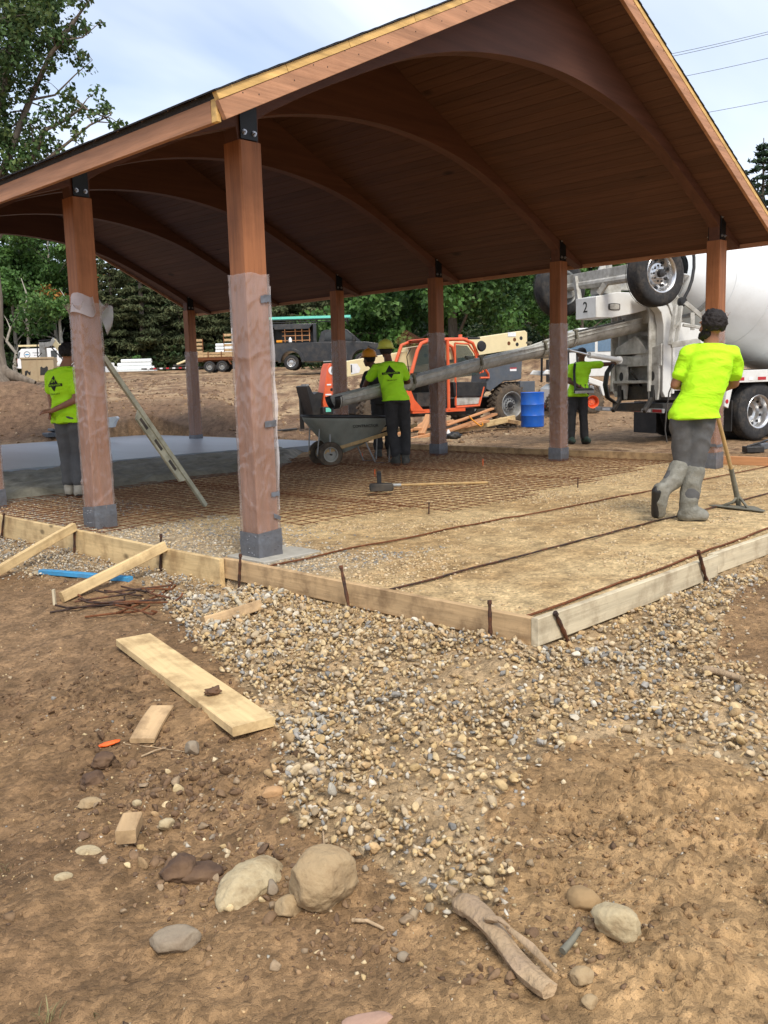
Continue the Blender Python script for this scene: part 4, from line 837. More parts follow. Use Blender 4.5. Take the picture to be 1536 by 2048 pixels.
# ---------------------------------------------------------------- trees
def leaves(name, C, Rr, n, size, pal, seed, mat_, flat=.7, up=.35, asp=.6):
    """n folded leaf sprays spread through blobs with centres C and radii Rr"""
    rg = np.random.RandomState(seed); C = np.asarray(C, float); Rr = np.asarray(Rr, float); w = Rr**2.2; w /= w.sum(); k = rg.choice(len(C), n, p=w)
    d = rg.normal(size=(n, 3)); d /= np.linalg.norm(d, axis=1)[:, None]; rad = rg.uniform(.25, 1, n)**.55
    P = C[k]+d*(Rr[k]*rad)[:, None]*np.array([1, 1, flat])
    nr = d*.6+rg.normal(size=(n, 3))*.75+np.array([0, 0, up]); nr /= np.linalg.norm(nr, axis=1)[:, None]
    t = np.cross(nr, rg.normal(size=(n, 3))); t /= np.linalg.norm(t, axis=1)[:, None]; b = np.cross(nr, t); s = size*rg.uniform(.6, 1.35, n)[:, None]
    V = np.stack([P-t*s*.5, P+b*s*asp*.5+nr*s*.10, P+t*s*.5-nr*s*.12, P-b*s*asp*.5+nr*s*.10], 1).reshape(-1, 3)
    i = np.arange(n)[:, None]*4; F = np.concatenate([i+np.array([[0, 1, 2]]), i+np.array([[0, 2, 3]])], 0)
    pal = np.array(pal); bl = rg.randint(0, len(pal), len(C)); own = np.where(rg.rand(n) < .55, bl[k], rg.randint(0, len(pal), n)); c = pal[own]*rg.uniform(.75, 1.25, (n, 1)); me = np_mesh(name, V, F, np.repeat(c, 4, 0)); me.materials.append(mat_); return me
def limbs(base, h, spread, seed, r0, levels=3, nb=6, start=.3, lean=(0, 0), up=.5):
    rg = random.Random(seed); mb = MB(); tips = []
    def grow(p, d, l, r, lv):
        n = 5; pts = [p]; q = p.copy(); dd = d.copy()
        for i in range(n): dd = (dd+Vector((rg.uniform(-.22, .22), rg.uniform(-.22, .22), rg.uniform(-.08, .16)))).normalized(); q = q+dd*(l/n); pts.append(q.copy())
        mb.tube(pts, [r*(1-.65*i/n) for i in range(n+1)], 7 if lv > 1 else 5, False)
        if lv <= 1: tips.append((pts[-1], l*.55)); tips.append((pts[3], l*.45)); return
        for i in range(3 if lv < levels else nb):
            j = rg.randint(2, 5); a = rg.uniform(0, 6.28); s = Vector((math.cos(a), math.sin(a), rg.uniform(-.1, up))); grow(pts[j], (s*.9+dd*.5).normalized(), l*rg.uniform(.5, .72), r*.45, lv-1)
        tips.append((pts[-1], l*.4))
    b = V3(base); n = 8; pts = []; 
    for i in range(n+1): s = i/n; pts.append(b+Vector((lean[0]*s+.12*math.sin(s*5+seed), lean[1]*s+.12*math.cos(s*4+seed), h*s)))
    mb.tube(pts, [r0*(1.7 if i == 0 else 1.05-.8*i/n) for i in range(n+1)], 10, False)
    for k in range(nb+3):
        s = start+(1-start)*k/(nb+2); i = min(n, int(s*n)); a = k*2.4+seed; d = Vector((math.cos(a), math.sin(a), rg.uniform(.15, .8))).normalized(); grow(pts[i], d, spread*(1-.45*(s-start)/(1-start))*rg.uniform(.75, 1.1), r0*.42*(1.1-s), levels-1)
    return mb, tips
GRN = [(.060, .135, .028), (.085, .175, .040), (.045, .105, .024), (.10, .20, .05)]
GRD = [(.05, .11, .03), (.07, .14, .036), (.04, .09, .027), (.08, .155, .04)]
def broadleaf(name, label, P, h, spread, seed, n, size, pal=GRN, r0=.18, start=.3, levels=3, nb=6, bark=None, group=None, lean=(0, 0), blob=1., extra=None, sub=None):
    o = thing(name, label, 'tree', P, 0, group); mb, tips = limbs((0, 0, -.2), h, spread, seed, r0, levels, nb, start, lean); mb.build('trunk', bark or M_BARK, o, 180)
    C = [t[0][:] for t in tips]; Rr = [max(.3, t[1]*blob) for t in tips]; link('crown', leaves('crown', C, Rr, n, size, pal, seed, M_LEAF), None, o)
    if extra: extra(o, C, Rr)
    return o
def TP(u, t): P = px(u, 760, t); return (P[0], P[1], hz(P[0], P[1]))
# near oak at the top left: trunk just outside the frame, thin outer limbs in view
def oak():
    P = TP(-22, 33); o = thing('oak_tree', 'large oak whose leafy boughs fill the top left corner', 'tree', P); mb = MB(); C = []; Rr = []; rg = random.Random(12)
    def w(u, v, t=33.): q = px(u, v, t); return Vector((q[0]-P[0], q[1]-P[1], q[2]-P[2]))
    mb.tube([w(-25, 775), w(-20, 745), w(-22, 690), w(-20, 600), w(-35, 450), w(-30, 300), w(-40, 150), w(-30, 0), w(-10, -150)], [1.15, .62, .50, .44, .42, .38, .30, .22, .12], 14, False)
    for (u, v) in ((70, 760), (-110, 765), (25, 772), (-60, 775)): mb.tube([w(-20, 725), w(-20+(u+20)*.35, 748), w(u, v)+Vector((0, 0, -.12))], [.42, .25, .10], 8, False)
    def limb(pts, r, nt, sp, t=33., depth=1.2):
        q = [w(u, v, t+rg.uniform(-.3, .3)*depth) for u, v in pts]; mb.tube(q, [r*(1-.85*i/(len(q)-1)) for i in range(len(q))], 6, False)
        for k in range(nt):
            s = (.25+.75*k/max(1, nt-1))*(len(q)-1); i = min(len(q)-2, int(s)); p = q[i].lerp(q[i+1], s-i); e = p+Vector((rg.uniform(-1, 1)*sp, rg.uniform(-1, 1)*sp*1.3, rg.uniform(-.9, .9)*sp))
            mb.tube([p, p.lerp(e, .5)+Vector((0, 0, .08)), e], [r*.28, r*.16, .012], 4, False); C.append(e[:]); Rr.append(rg.uniform(.28, .55)*sp)
    limb([(-20, 430), (20, 300), (60, 200), (100, 110), (150, 40), (190, -15)], .16, 22, .85)
    limb([(100, 110), (130, 80), (165, 75), (200, 45)], .06, 10, .5)
    limb([(60, 200), (110, 190), (150, 150), (185, 120)], .05, 6, .45)
    limb([(-20, 460), (50, 350), (90, 260), (130, 240), (165, 215), (210, 235)], .12, 20, .75)
    limb([(-20, 500), (30, 420), (80, 330), (130, 290), (180, 250), (222, 230)], .11, 18, .6)
    limb([(-20, 480), (30, 350), (50, 290), (90, 270)], .12, 16, .8)
    limb([(-30, 300), (0, 200), (20, 90), (40, 0), (60, -60)], .18, 26, 1.1)
    limb([(-30, 200), (30, 120), (70, 20), (110, -50)], .16, 22, 1.0)
    limb([(-40, 330), (-100, 250), (-160, 120), (-200, 20)], .2, 26, 1.6, 33, 5)
    limb([(-40, 430), (-110, 380), (-170, 300)], .18, 22, 1.5, 33, 5)
    limb([(-30, 250), (-20, 120), (-30, -40), (0, -200)], .2, 30, 1.8, 33, 6)
    limb([(-20, 380), (10, 330), (30, 300), (60, 320)], .07, 10, .6)
    mb.build('trunk', M_BARK, o, 180)
    link('crown', leaves('crown', C, [r*1.08 for r in Rr], 21000, .185, [(.060, .115, .036), (.085, .15, .045), (.048, .09, .03), (.10, .14, .04)], 5, M_LEAF, .8, .3, .7), None, o)
    V = [w(-40, 735), w(10, 738), w(14, 741), w(-40, 739)]
oak()
# broad leafed trees at the left, between the oak and the second post
G = 'trees at the edge of the left clearing'
def orange_bits(o, C, Rr):
    c = [p for p in C if 6 < p[2] < 9.5 and p[1] < 0][:7] or C[:6]; link('autumn_leaves', leaves('autumn_leaves', c, [1.1]*len(c), 700, .34, [(.42, .13, .03), (.34, .10, .03), (.45, .22, .05)], 3, M_LEAF), None, o)
broadleaf('maple_tree', 'full green maple right of the oak trunk, above the white van', TP(40, 84), 12.6, 6.0, 3, 16000, .40, [(.075, .155, .036), (.10, .20, .046), (.065, .14, .034)], .22, .22, 4, 6, M_BARKL, blob=1.05)
broadleaf('maple_tree', 'maple with patches of orange leaves beside the second post', TP(118, 83), 13.2, 5.6, 8, 14000, .40, [(.075, .155, .036), (.105, .19, .046), (.06, .13, .034)], .2, .25, 4, 6, M_BARKL, blob=1., extra=orange_bits)
broadleaf('maple_tree', 'dark maple at the left edge behind the oak trunk', TP(-30, 88), 13.0, 6.0, 5, 12000, .42, GRD, .2, .22, 4, 6, blob=1.05)
for (u, h_, s_) in ((128, 7.0, 1), (60, 6.2, 2), (33, 4.6, 3)):
    h_ *= 1.35; P = TP(u, 79); mb = MB(); rg = random.Random(s_); q = [Vector((rg.uniform(-.15, .15)*i+(.25*i if s_ == 1 and i > 3 else 0), rg.uniform(-.15, .15)*i, h_*i/6-.2)) for i in range(7)]; mb.tube(q, [.22, .2, .16, .13, .1, .07, .03], 7, False)
    for i, a in ((2, .8), (3, 3.6), (4, 5.0), (4, 1.5)): e = q[i]+Vector((math.cos(a)*1.3, math.sin(a)*1.3, .9+.3*i*.3)); mb.tube([q[i], q[i].lerp(e, .5)+Vector((0, 0, .1)), e], [.06, .04, .012], 5, False)
    o = thing('bare_trunk', ('pale forked bare trunk just left of the second post', 'grey bare trunk above the white van roof', 'thin pale bare trunk behind the rear of the white van')[s_-1], 'tree', P); mb.build('trunk', M_BARKL, o, 180)
# big maple behind the orange machine
def bigmaple():
    P = TP(905, 52); o = thing('maple_tree', 'huge dense maple behind the orange telehandler', 'tree', P); mb, tips = limbs((0, 0, -.2), 8.4, 5.2, 21, .32, 4, 7, .15); mb.build('trunk', M_BARK, o, 180); rg = random.Random(9); C = [t[0][:] for t in tips]; Rr = [max(.45, t[1]*1.2) for t in tips]
    for _ in range(70):
        a = rg.uniform(0, 6.28); rad = rg.uniform(2.8, 5.9); zc = rg.uniform(.2, 7.6); k = math.sqrt(max(.1, 1-((zc-3)/5.2)**2)); C.append((math.cos(a)*rad*k, math.sin(a)*rad*k, zc)); Rr.append(rg.uniform(.6, 1.05))
    link('crown', leaves('crown', C, Rr, 34000, .28, [(.07, .155, .030), (.10, .20, .045), (.05, .115, .026), (.12, .215, .06), (.04, .09, .024)], 6, M_LEAF, .75, .55, .75), None, o)
    mb, tips = limbs((0, 0, -.2), 7.4, 3.6, 31, .2, 4, 6, .12); P = TP(785, 60); o = thing('maple_tree', 'smaller maple at the left of the huge one, behind the pickup', 'tree', P); mb.build('trunk', M_BARK, o, 180)
    C = [t[0][:] for t in tips]; Rr = [max(.4, t[1]*1.2) for t in tips]; C += [(rg.uniform(-1.8, 1.8), rg.uniform(-2, 2), rg.uniform(.3, 4.8)) for _ in range(26)]; Rr += [.9]*26; link('crown', leaves('crown', C, Rr, 13000, .25, [(.055, .125, .028), (.08, .165, .038), (.035, .08, .022)], 7, M_LEAF, .75, .5, .75), None, o)
bigmaple()
broadleaf('maple_tree', 'bushy tree behind the worker with the remote control', TP(1165, 52), 6.2, 2.6, 41, 7000, .26, GRN, .14, .15, 4, 6, blob=1.25)
broadleaf('maple_tree', 'dark tree between the huge maple and the mixer truck', TP(1095, 60), 8.0, 3.0, 43, 8000, .30, GRD, .16, .15, 4, 6, blob=1.2)
# conifer prototypes for the forest behind the field
def conifer(seed, h, r, n, droop, pal, whorl=.5, size=.5, base=.12):
    rg = np.random.RandomState(seed); C = []; Rr = []; mb = MB(); mb.tube([(0, 0, -.4), (.1, 0, h*.5), (0, .1, h)], [.26, .16, .03], 7, False); z = h*base
    while z < h*.985:
        rr_ = r*(1-(z/h)**1.3)*rg.uniform(.7, 1.1)+.15; nb = rg.randint(4, 7); a0 = rg.uniform(0, 6.28)
        for k in range(nb):
            a = a0+6.283*k/nb+rg.uniform(-.3, .3); l = rr_*rg.uniform(.65, 1.1); mb.tube([(0, 0, z), (math.cos(a)*l*.5, math.sin(a)*l*.5, z+.06*l), (math.cos(a)*l, math.sin(a)*l, z-droop*l)], [.05, .035, .012], 4, False)
            m = max(2, int(l/.5))
            for q in range(m): s = (q+1)/m; C.append((math.cos(a)*l*s, math.sin(a)*l*s, z-droop*l*s*s+.05)); Rr.append(.28+.16*l*s)
        z += whorl*rg.uniform(.7, 1.3)
    return mb.mesh('trunk'), leaves('crown', C, Rr, n, size, pal, seed, M_NEED, .35, .5, .32)
PINE = [(.055, .095, .043), (.075, .112, .048), (.043, .076, .038), (.085, .115, .05)]
PINB = [(.088, .105, .050), (.105, .115, .055), (.068, .085, .043)]
protos = [conifer(1, 12.5, 3.0, 12000, .12, PINE, .5, .42, .06), conifer(2, 11.5, 3.4, 12000, .18, PINB, .6, .42, .10), conifer(3, 14.5, 3.2, 13000, .20, PINE, .5, .42, .05), conifer(4, 10.5, 3.0, 10500, .02, PINB, .7, .40, .08), conifer(5, 13, 2.6, 12000, .22, PINE, .45, .40, .02)]
labs = ['dark pine in the tree wall behind the field', 'brownish pine in the tree wall behind the field', 'tall dark spruce in the tree wall behind the field', 'short brownish pine in the tree wall behind the field', 'slim dark spruce in the tree wall behind the field']
bl = []
for i, (a, b) in enumerate(protos): a.materials.append(M_BARK); [setattr(p, 'use_smooth', True) for p in a.polygons]
rg = random.Random(17); k = 0
for row, (t, step) in enumerate(((83, 60), (90, 58), (99, 60), (112, 60))):
    u = -230+rg.uniform(0, 40)
    while u < 1480:
        i = rg.choice((0, 1, 2, 3, 4)) if row else rg.choice((1, 3, 1, 0, 3)); tt = t+rg.uniform(-3, 3); P = px(u, 760, tt); s = rg.uniform(.95, 1.2)
        if not (row == 0 and (u < 170 or 640 < u < 1130)):
            o = thing('pine_tree', labs[i], 'tree', (P[0], P[1], hz(P[0], P[1])-.1), rg.uniform(0, 6.28), 'conifers of the forest behind the field: kind %d' % (i+1) if False else ('dark pines', 'brownish pines', 'tall spruces', 'short pines', 'slim spruces')[i]+' in the tree wall'); o.scale = (s*1.1, s*1.1, s)
            link('trunk', protos[i][0], None, o); link('crown', protos[i][1], None, o)
        u += step*rg.uniform(.7, 1.25)
P = px(1516, 760, 60); tr, cr = conifer(9, 13.4, 4.6, 15000, .1, [(.045, .075, .045), (.06, .095, .05), (.035, .06, .038)], .5, .40, .1); tr.materials.append(M_BARK)
o = thing('pine_tree', 'lone tall pine rising past the right rake of the roof', 'tree', (P[0], P[1], hz(P[0], P[1])-.1)); link('trunk', tr, None, o); link('crown', cr, None, o)
# undergrowth along the foot of the forest
C = []; Rr = []
for _ in range(420):
    u = rg.uniform(-260, 1500); t = rg.uniform(79, 84) if u < 640 else rg.uniform(64, 72); P = px(u, 760, t); C.append((P[0], P[1], hz(P[0], P[1])+rg.uniform(.1, 1.8))); Rr.append(rg.uniform(.6, 1.6))
o = link('undergrowth', leaves('undergrowth', C, Rr, 30000, .38, [(.028, .055, .020), (.045, .08, .024), (.06, .075, .03), (.022, .042, .018)], 77, M_LEAF, .8), None); tag(o, 'dark undergrowth along the foot of the forest', None, None, 'stuff')
P = TP(274, 72); o = thing('small_bush', 'small bright green bush behind the white pipes', 'bush', P); link('leaves', leaves('leaves', [(0, 0, .6), (.4, .1, .5), (-.4, 0, .5), (.1, 0, 1.1)], [.55, .4, .4, .4], 900, .16, [(.12, .25, .06), (.09, .19, .05)], 8, M_LEAF), None, o)
P = TP(22, 34.0); 
# ---------------------------------------------------------------- wheels shared by the vehicles
def wheel(parent, c, r, w, rimr, tyre=M_TYRE, rim=M_RIM, ax='Y', out_=-1, lugs=10, holes=10, tread=0, hub=None, name='wheel', dish=.3):
    """tyre + rim as a part with a sub-part; wheel axis along local Y, outer face on side out_"""
    mb = MB(); h = w/2; pr_ = [(rimr*.98, -h*.86), (rimr*1.08, -h*.98), (r*.86, -h), (r*.95, -h*.86), (r, -h*.62), (r, h*.62), (r*.95, h*.86), (r*.86, h), (rimr*1.08, h*.98), (rimr*.98, h*.86)]
    mb.lathe(pr_, (0, 0, 0), 'Y', 40, False)
    if tread:
        n = tread
        for k in range(n):
            for sd in (-1, 1):
                a = 2*math.pi*(k+(.5 if sd > 0 else 0))/n; c0 = Vector((math.cos(a)*r*1.0, sd*h*.42, math.sin(a)*r)); x = Vector((-math.sin(a), 0, math.cos(a))); z = Vector((math.cos(a), 0, math.sin(a))); y = Vector((0, 1, 0))
                x2 = (x+y*.35*sd).normalized(); y2 = z.cross(x2); mb.box(c0, (2*math.pi*r/n*.42, h*.95, r*.085), ax=Matrix((x2, y2, z)).transposed())
    else:
        for g in (-.4, -.13, .13, .4): mb.lathe([(r*1.002, w*g-.006), (r*1.006, w*g-.003), (r*1.006, w*g+.003)], (0, 0, 0), 'Y', 40, False)
    t = mb.build(name, tyre, parent, 40); t.location = c
    o = out_; mb = MB(); P_ = [(0, h*dish*.9*o), (rimr*.24, h*dish*.9*o), (rimr*.26, h*dish*.6*o), (rimr*.55, h*dish*.45*o), (rimr*.62, h*dish*.1*o), (rimr*.86, h*(-.1)*o), (rimr*.90, h*.6*o), (rimr*1.0, h*.86*o), (rimr*1.05, h*.93*o), (rimr*1.02, h*.98*o), (rimr*.95, h*.90*o)]
    mb.lathe(P_, (0, 0, 0), 'Y', 36, False); mb.lathe([(rimr*.9, -h*.8*o), (rimr*.6, -h*.6*o), (0, -h*.6*o)], (0, 0, 0), 'Y', 24, False); mb.build('rim', rim, t, 35)
    mb = MB()
    for k in range(lugs): a = 2*math.pi*k/lugs; mb.lathe([(0, h*dish*.62*o), (rimr*.05, h*dish*.6*o), (rimr*.055, h*dish*.4*o)], (math.cos(a)*rimr*.42, h*dish*.35*o, math.sin(a)*rimr*.42), 'Y', 7)
    if hub: mb.lathe([(0, h*dish*1.5*o), (rimr*.20, h*dish*1.4*o), (rimr*.23, h*dish*.8*o)], (0, 0, 0), 'Y', 14)
    mb.build('lug_nuts', hub or M_ZINC, t, 40)
    if holes:
        mb = MB()
        for k in range(holes): a = 2*math.pi*(k+.5)/holes; mb.lathe([(0, h*(dish*.30)*o), (rimr*.085, h*(dish*.28)*o), (rimr*.085, 0)], (math.cos(a)*rimr*.73, h*.012*o, math.sin(a)*rimr*.73), 'Y', 10)
        mb.build('hand_holes', M_BLK, t, 40)
    return t
def txt(s, size, parent, loc, rot, m, ext=.0015, name='lettering', align='CENTER'):
    c = bpy.data.curves.new(name, 'FONT'); c.body = s; c.size = size; c.extrude = ext; c.align_x = align; c.align_y = 'CENTER'; c.resolution_u = 3
    o = bpy.data.objects.new(name, c); COL.objects.link(o); c.materials.append(m); me = bpy.data.meshes.new_from_object(o.evaluated_get(bpy.context.evaluated_depsgraph_get())); bpy.data.objects.remove(o); o = link(name, me, m, parent); o.location = loc; o.rotation_euler = rot
    if len(s) > 1: o['kind'] = 'stuff'
    return o
# ---------------------------------------------------------------- concrete mixer truck
TAZ = R(-18); TRK = thing('mixer_truck', 'white concrete mixer truck with raised rear wheels and a long chute', 'concrete truck', (12.875, 2.507, 0), TAZ)
TM = Matrix.Rotation(TAZ, 4, 'Z'); TM.translation = Vector((12.875, 2.507, 0)); TMI = TM.inverted()
def tl(P): return TMI @ V3(P)
T = TRK
MB().box((2.2, .42, .92), (8.2, .09, .28)).box((2.2, -.42, .92), (8.2, .09, .28)).box((-1.75, 0, .92), (.12, 1.0, .24)).box((.2, 0, .8), (.3, .8, .3)).box((1.35, 0, .8), (.3, .8, .3)).tube([(0, -.95, .52), (0, .95, .52)], .09, 8).tube([(1.33, -.95, .52), (1.33, .95, .52)], .09, 8).build('chassis_frame', M_DARK, T, 30, .004)
ax = (math.cos(R(13)), 0, -math.sin(R(13)))
def drum():
    prof = [(.40, -.05), (.50, 0), (.52, .10), (.56, .22), (.80, .75), (1.0, 1.5), (1.14, 2.2), (1.20, 2.9), (1.21, 4.1), (1.10, 4.9), (.85, 5.6), (.45, 5.95), (0, 6.0)]
    m = Matrix.Rotation(R(13), 4, 'Y'); m.translation = Vector((-1.0, 0, 3.06))
    o = MB().lathe(prof, (0, 0, 0), 'X', 64, False).build('drum', M_DRUM, T, 50); o.matrix_local = m
    mb = MB()
    for (r_, s_) in ((.803, .75), (1.003, 1.5), (1.143, 2.2), (1.213, 2.9), (1.218, 4.1)): mb.lathe([(r_, s_-.006), (r_+.006, s_-.003), (r_+.006, s_+.003), (r_, s_+.006)], (0, 0, 0), 'X', 64, False)
    q = mb.build('weld_seams', M_DRUM, T, 60); q.matrix_local = m; q['kind'] = 'stuff'
    q = MB().lathe([(.60, .42), (.70, .42), (.70, .50), (.66, .52)], (0, 0, 0), 'X', 48, False).build('roller_track', M_RIMG, T, 40); q.matrix_local = m
drum()
# black hose arching beside the drum mouth with its round fitting
P = [tl(px(u, v, 15.9)) for u, v in ((1385, 490), (1388, 515), (1388, 535), (1384, 560), (1377, 580), (1368, 597))]
MB().tube(P, .028, 8).build('water_hose', M_BLK, T, 60); c = tl(px(1364, 604, 15.8)); MB().lathe([(.0, -.05), (.075, -.05), (.085, -.02), (.085, .03), (.05, .06), (0, .06)], c[:], 'Y', 20).build('round_fitting', M_BLK, T, 40)
# rear tower, hopper and guide plates
MB().prism([(-1.95, .95), (-1.60, .95), (-1.15, 2.45), (-1.35, 2.75), (-1.95, 2.6)], -.40, -.36, 'Y').prism([(-1.95, .95), (-1.60, .95), (-1.15, 2.45), (-1.35, 2.75), (-1.95, 2.6)], .56, .60, 'Y').box((-1.60, .1, 1.75), (.03, .96, 1.5)).box((-1.75, .1, 1.12), (.35, .98, .05)).build('rear_panel', M_GREYW, T, 30, .006)
def curved_post(y):
    pts = [(-1.60, .84), (-1.60, 2.0), (-1.62, 2.25), (-1.70, 2.42), (-1.84, 2.53), (-2.3, 2.58), (-2.3, 2.50), (-2.0, 2.44), (-1.86, 2.32), (-1.80, 2.1), (-1.80, .95), (-1.74, .84)]
    o = MB().prism(pts, y-.09, y+.09, 'Y').build('curved_post', M_WHITE, T, 40, .008); 
    MB().prism([(-1.55, .9), (-1.55, 2.1), (-1.57, 2.3), (-1.66, 2.50), (-1.84, 2.60), (-2.3, 2.66), (-2.3, 2.60), (-1.86, 2.55), (-1.71, 2.44), (-1.62, 2.27), (-1.60, 2.0), (-1.60, .9)], y-.12, y+.12, 'Y').build('flange', M_WHITE, T, 40, .004)
curved_post(-.50); curved_post(.62)
def bracket(y, x=-1.86, w=.30):
    # slotted hanging bracket, facing the rear
    pts = [(y-w/2, 1.45), (y+w/2, 1.45), (y+w/2-.03, 1.05), (y+w/2-.05, .82), (y+.03, .80), (y+.02, .98), (y-.05, .98), (y-.07, .80), (y-w/2+.03, .80), (y-w/2, 1.0)]
    o = MB().prism(pts, x-.02, x+.02, 'X').build('lower_bracket', M_GREYW, T, 40, .005)
    n = 14; ring = [(y+.052*math.cos(2*math.pi*k/n), 1.22+.085*math.sin(2*math.pi*k/n)) for k in range(n)]; MB().prism(ring, x-.024, x-.015, 'X').build('slot', M_BLK, o, 40)
bracket(-.42); bracket(.38)
MB().prism([(-.62, 1.40), (.58, 1.40), (.58, 1.62), (.10, 1.58), (-.62, 1.78)], -1.88, -1.85, 'X').build('cross_panel', M_GREYW, T, 30, .004)
MB().prism([(-.35, 1.62), (.55, 1.62), (.52, 1.75), (.0, 1.95)], -1.9, -1.6, 'X').build('folded_plate', M_GREYW, T, 30, .01)
MB().beam((-1.9, -.42, .82), (-2.15, -.5, .60), .06, .07).beam((-1.9, .38, .82), (-2.15, .3, .60), .06, .07).box((-1.6, 0, .66), (.5, 1.3, .14)).beam((-1.5, .05, .8), (-1.9, .12, 1.35), .03, .03).box((-1.2, -.2, .7), (.3, .5, .25)).build('lower_linkage', M_DARK, T, 30, .004)
MB().lathe([(.30, 0), (.52, .42), (.58, .45), (.60, .43), (.53, .38), (.32, -.02)], (-1.45, 0, 2.55), 'Z', 28, False).build('hopper', M_WHITE, T, 50)
MB().prism([(-.34, 2.15), (.34, 2.15), (.46, 2.6), (-.46, 2.6)], -1.9, -1.25, 'X').build('discharge_box', M_GREYW, T, 30, .01)
# side arm castings right of the post
for a, b, w_ in (((1370, 605), (1412, 640), .07), ((1352, 610), (1340, 690), .05), ((1362, 612), (1352, 690), .04), ((1366, 650), (1400, 655), .05), ((1342, 690), (1400, 682), .10), ((1345, 660), (1362, 640), .04), ((1385, 625), (1385, 660), .035)):
    p, q = tl(px(*a, 15.7)), tl(px(*b, 15.7)); MB().beam(p, q, .07, w_).build('side_strut', M_GREYW, T, 30, .006)
MB().prism([(-1.55, .95), (-.55, .95), (-.55, 2.05), (-1.3, 2.15), (-1.55, 2.1)], -.55, -.52, 'Y').build('side_panel', M_WHITE, T, 30, .006)
MB().prism([(-1.25, 2.0), (-.45, 1.9), (.2, 1.55), (.3, 1.45), (-1.25, 1.45)], -.5, .5, 'Y').build('pedestal', M_GREYW, T, 30, .01)
MB().box((4.6, 0, 1.35), (.5, 1.1, 1.3)).box((4.9, 0, 1.9), (.2, .8, .5)).build('front_pedestal', M_WHITE, T, 30, .02)
# side deck with reflective tape
dk = MB().prism([(-.85, 1.06), (-.80, 1.27), (2.6, 1.30), (2.6, 1.06)], -1.22, -1.17, 'Y').prism([(-.80, 1.25), (2.6, 1.28), (2.6, 1.30), (-.80, 1.27)], -1.20, -.55, 'Y').prism([(-.85, 1.06), (-.80, 1.27), (2.6, 1.30), (2.6, 1.06)], 1.17, 1.22, 'Y').prism([(-.80, 1.25), (2.6, 1.28), (2.6, 1.30), (-.80, 1.27)], .55, 1.20, 'Y').prism([(-.86, 1.14), (-.72, 1.14), (-.86, .62), (-.96, .66)], -1.22, -1.12, 'Y').build('side_deck', M_WHITE, T, 30, .006)
for k in range(9):
    x0 = -.74+k*.28; MB().box((x0+.15, -1.2225, 1.125), (.21 if k % 2 == 0 else .11, .005, .055)).build('reflector_strip', M_RED if k % 2 == 0 else M_WREF, dk, 30)
MB().lathe([(0, -.006), (.035, -.006), (.04, .0)], (-.90, -1.222, .74), 'Y', 14).build('marker_lamp', M_RED, dk, 30)
for x in (0, 1.33):
    wheel(T, (x, -1.02, .525), .525, .29, .295, out_=-1, dish=-1.2); wheel(T, (x, -.68, .525), .525, .27, .295, out_=-1, lugs=0, holes=0, dish=-.4, name='inner_wheel')
    wheel(T, (x, 1.02, .525), .525, .29, .295, out_=1, dish=-1.2); wheel(T, (x, .68, .525), .525, .27, .295, out_=-1, lugs=0, holes=0, dish=-.2, name='inner_wheel')
MB().box((-.80, .88, .42), (.02, .62, .62)).build('mud_flap', M_BLK, T, 20, .003); MB().box((-.72, -.88, .48), (.02, .60, .55)).build('mud_flap', M_BLK, T, 20, .003)
a, b = tl(px(1193, 812, 18.0)), tl(px(1327, 828, 15.9)); b.z = a.z = (a.z+b.z)/2; br = MB().beam(a, b, .05, .075).build('rear_bar', M_RIMG, T, 30, .004)
for k in range(6): p = a.lerp(b, .12+.15*k); q = a.lerp(b, .12+.15*k+.12); n_ = Vector((-(b-a).y, (b-a).x, 0)).normalized(); n_ = n_ if n_.x < 0 else -n_; MB().beam(p+n_*.027, q+n_*.027, .004, .05).build('reflector_strip', M_RED if k % 2 else M_WREF, br, 20)
# raised booster axle
bc = tl(px(1311, 548, 14.5)); fc = Vector((bc.x+.02, .95, bc.z+.02))
bw = wheel(T, (bc.x, bc.y+.0, bc.z), .515, .30, .30, out_=-1, dish=.75, hub=M_BLK, name='raised_wheel'); bw['label'] = 'raised booster wheel with a bright alloy rim'
wheel(T, fc[:], .515, .30, .30, out_=-1, dish=-.6, rim=M_RIMG, holes=0, name='raised_wheel')
MB().tube([(bc.x, bc.y+.1, bc.z), (fc.x, fc.y-.1, fc.z)], .075, 10).box((bc.x+.02, -.2, bc.z+.14), (.10, 1.9, .17)).lathe([(0, 0), (.20, 0), (.22, .1), (.2, .16), (0, .16)], (fc.x, .70, fc.z), 'Y', 20).build('booster_axle', M_GREYW, T, 35, .006)
MB().prism([(-3.06, 2.24), (-3.06, 2.60), (-2.6, 2.68), (-1.75, 2.68), (-1.72, 2.42), (-2.3, 2.30), (-2.7, 2.24)], -.28, .26, 'Y').build('booster_frame', M_WHITE, T, 30, .012)
MB().box((-2.62, -.02, 2.80), (.40, .34, .28)).box((-2.2, .05, 2.85), (.5, .16, .2)).beam((-2.95, .3, 2.55), (-2.9, .45, 3.0), .08, .12).beam((-2.95, -.22, 2.65), (-2.85, -.5, 3.0), .06, .10).tube([(-2.7, .1, 2.9), (-2.5, .1, 3.3)], .07, 10).tube([(-2.75, -.25, 3.0), (-2.75, -.25, 3.2)], .05, 8).tube([(-2.3, -.1, 2.9), (-2.1, -.2, 3.15), (-1.8, -.1, 3.1)], .025, 6).build('suspension_gear', M_GREYW, T, 35, .005)
n = 20; ring = []
for k in range(n): a = 2*math.pi*k/n; ring.append((-2.66+.13*max(-1, min(1, 1.6*math.cos(a))), 2.43+.06*math.sin(a)))
MB().prism(ring, -.292, -.281, 'Y').build('oval_opening', M_DARK, T, 30); MB().prism([(x*.8-.53, z*.8+.486) for x, z in ring], -.296, -.291, 'Y').build('oval_cover', M_GREYW, T, 30)
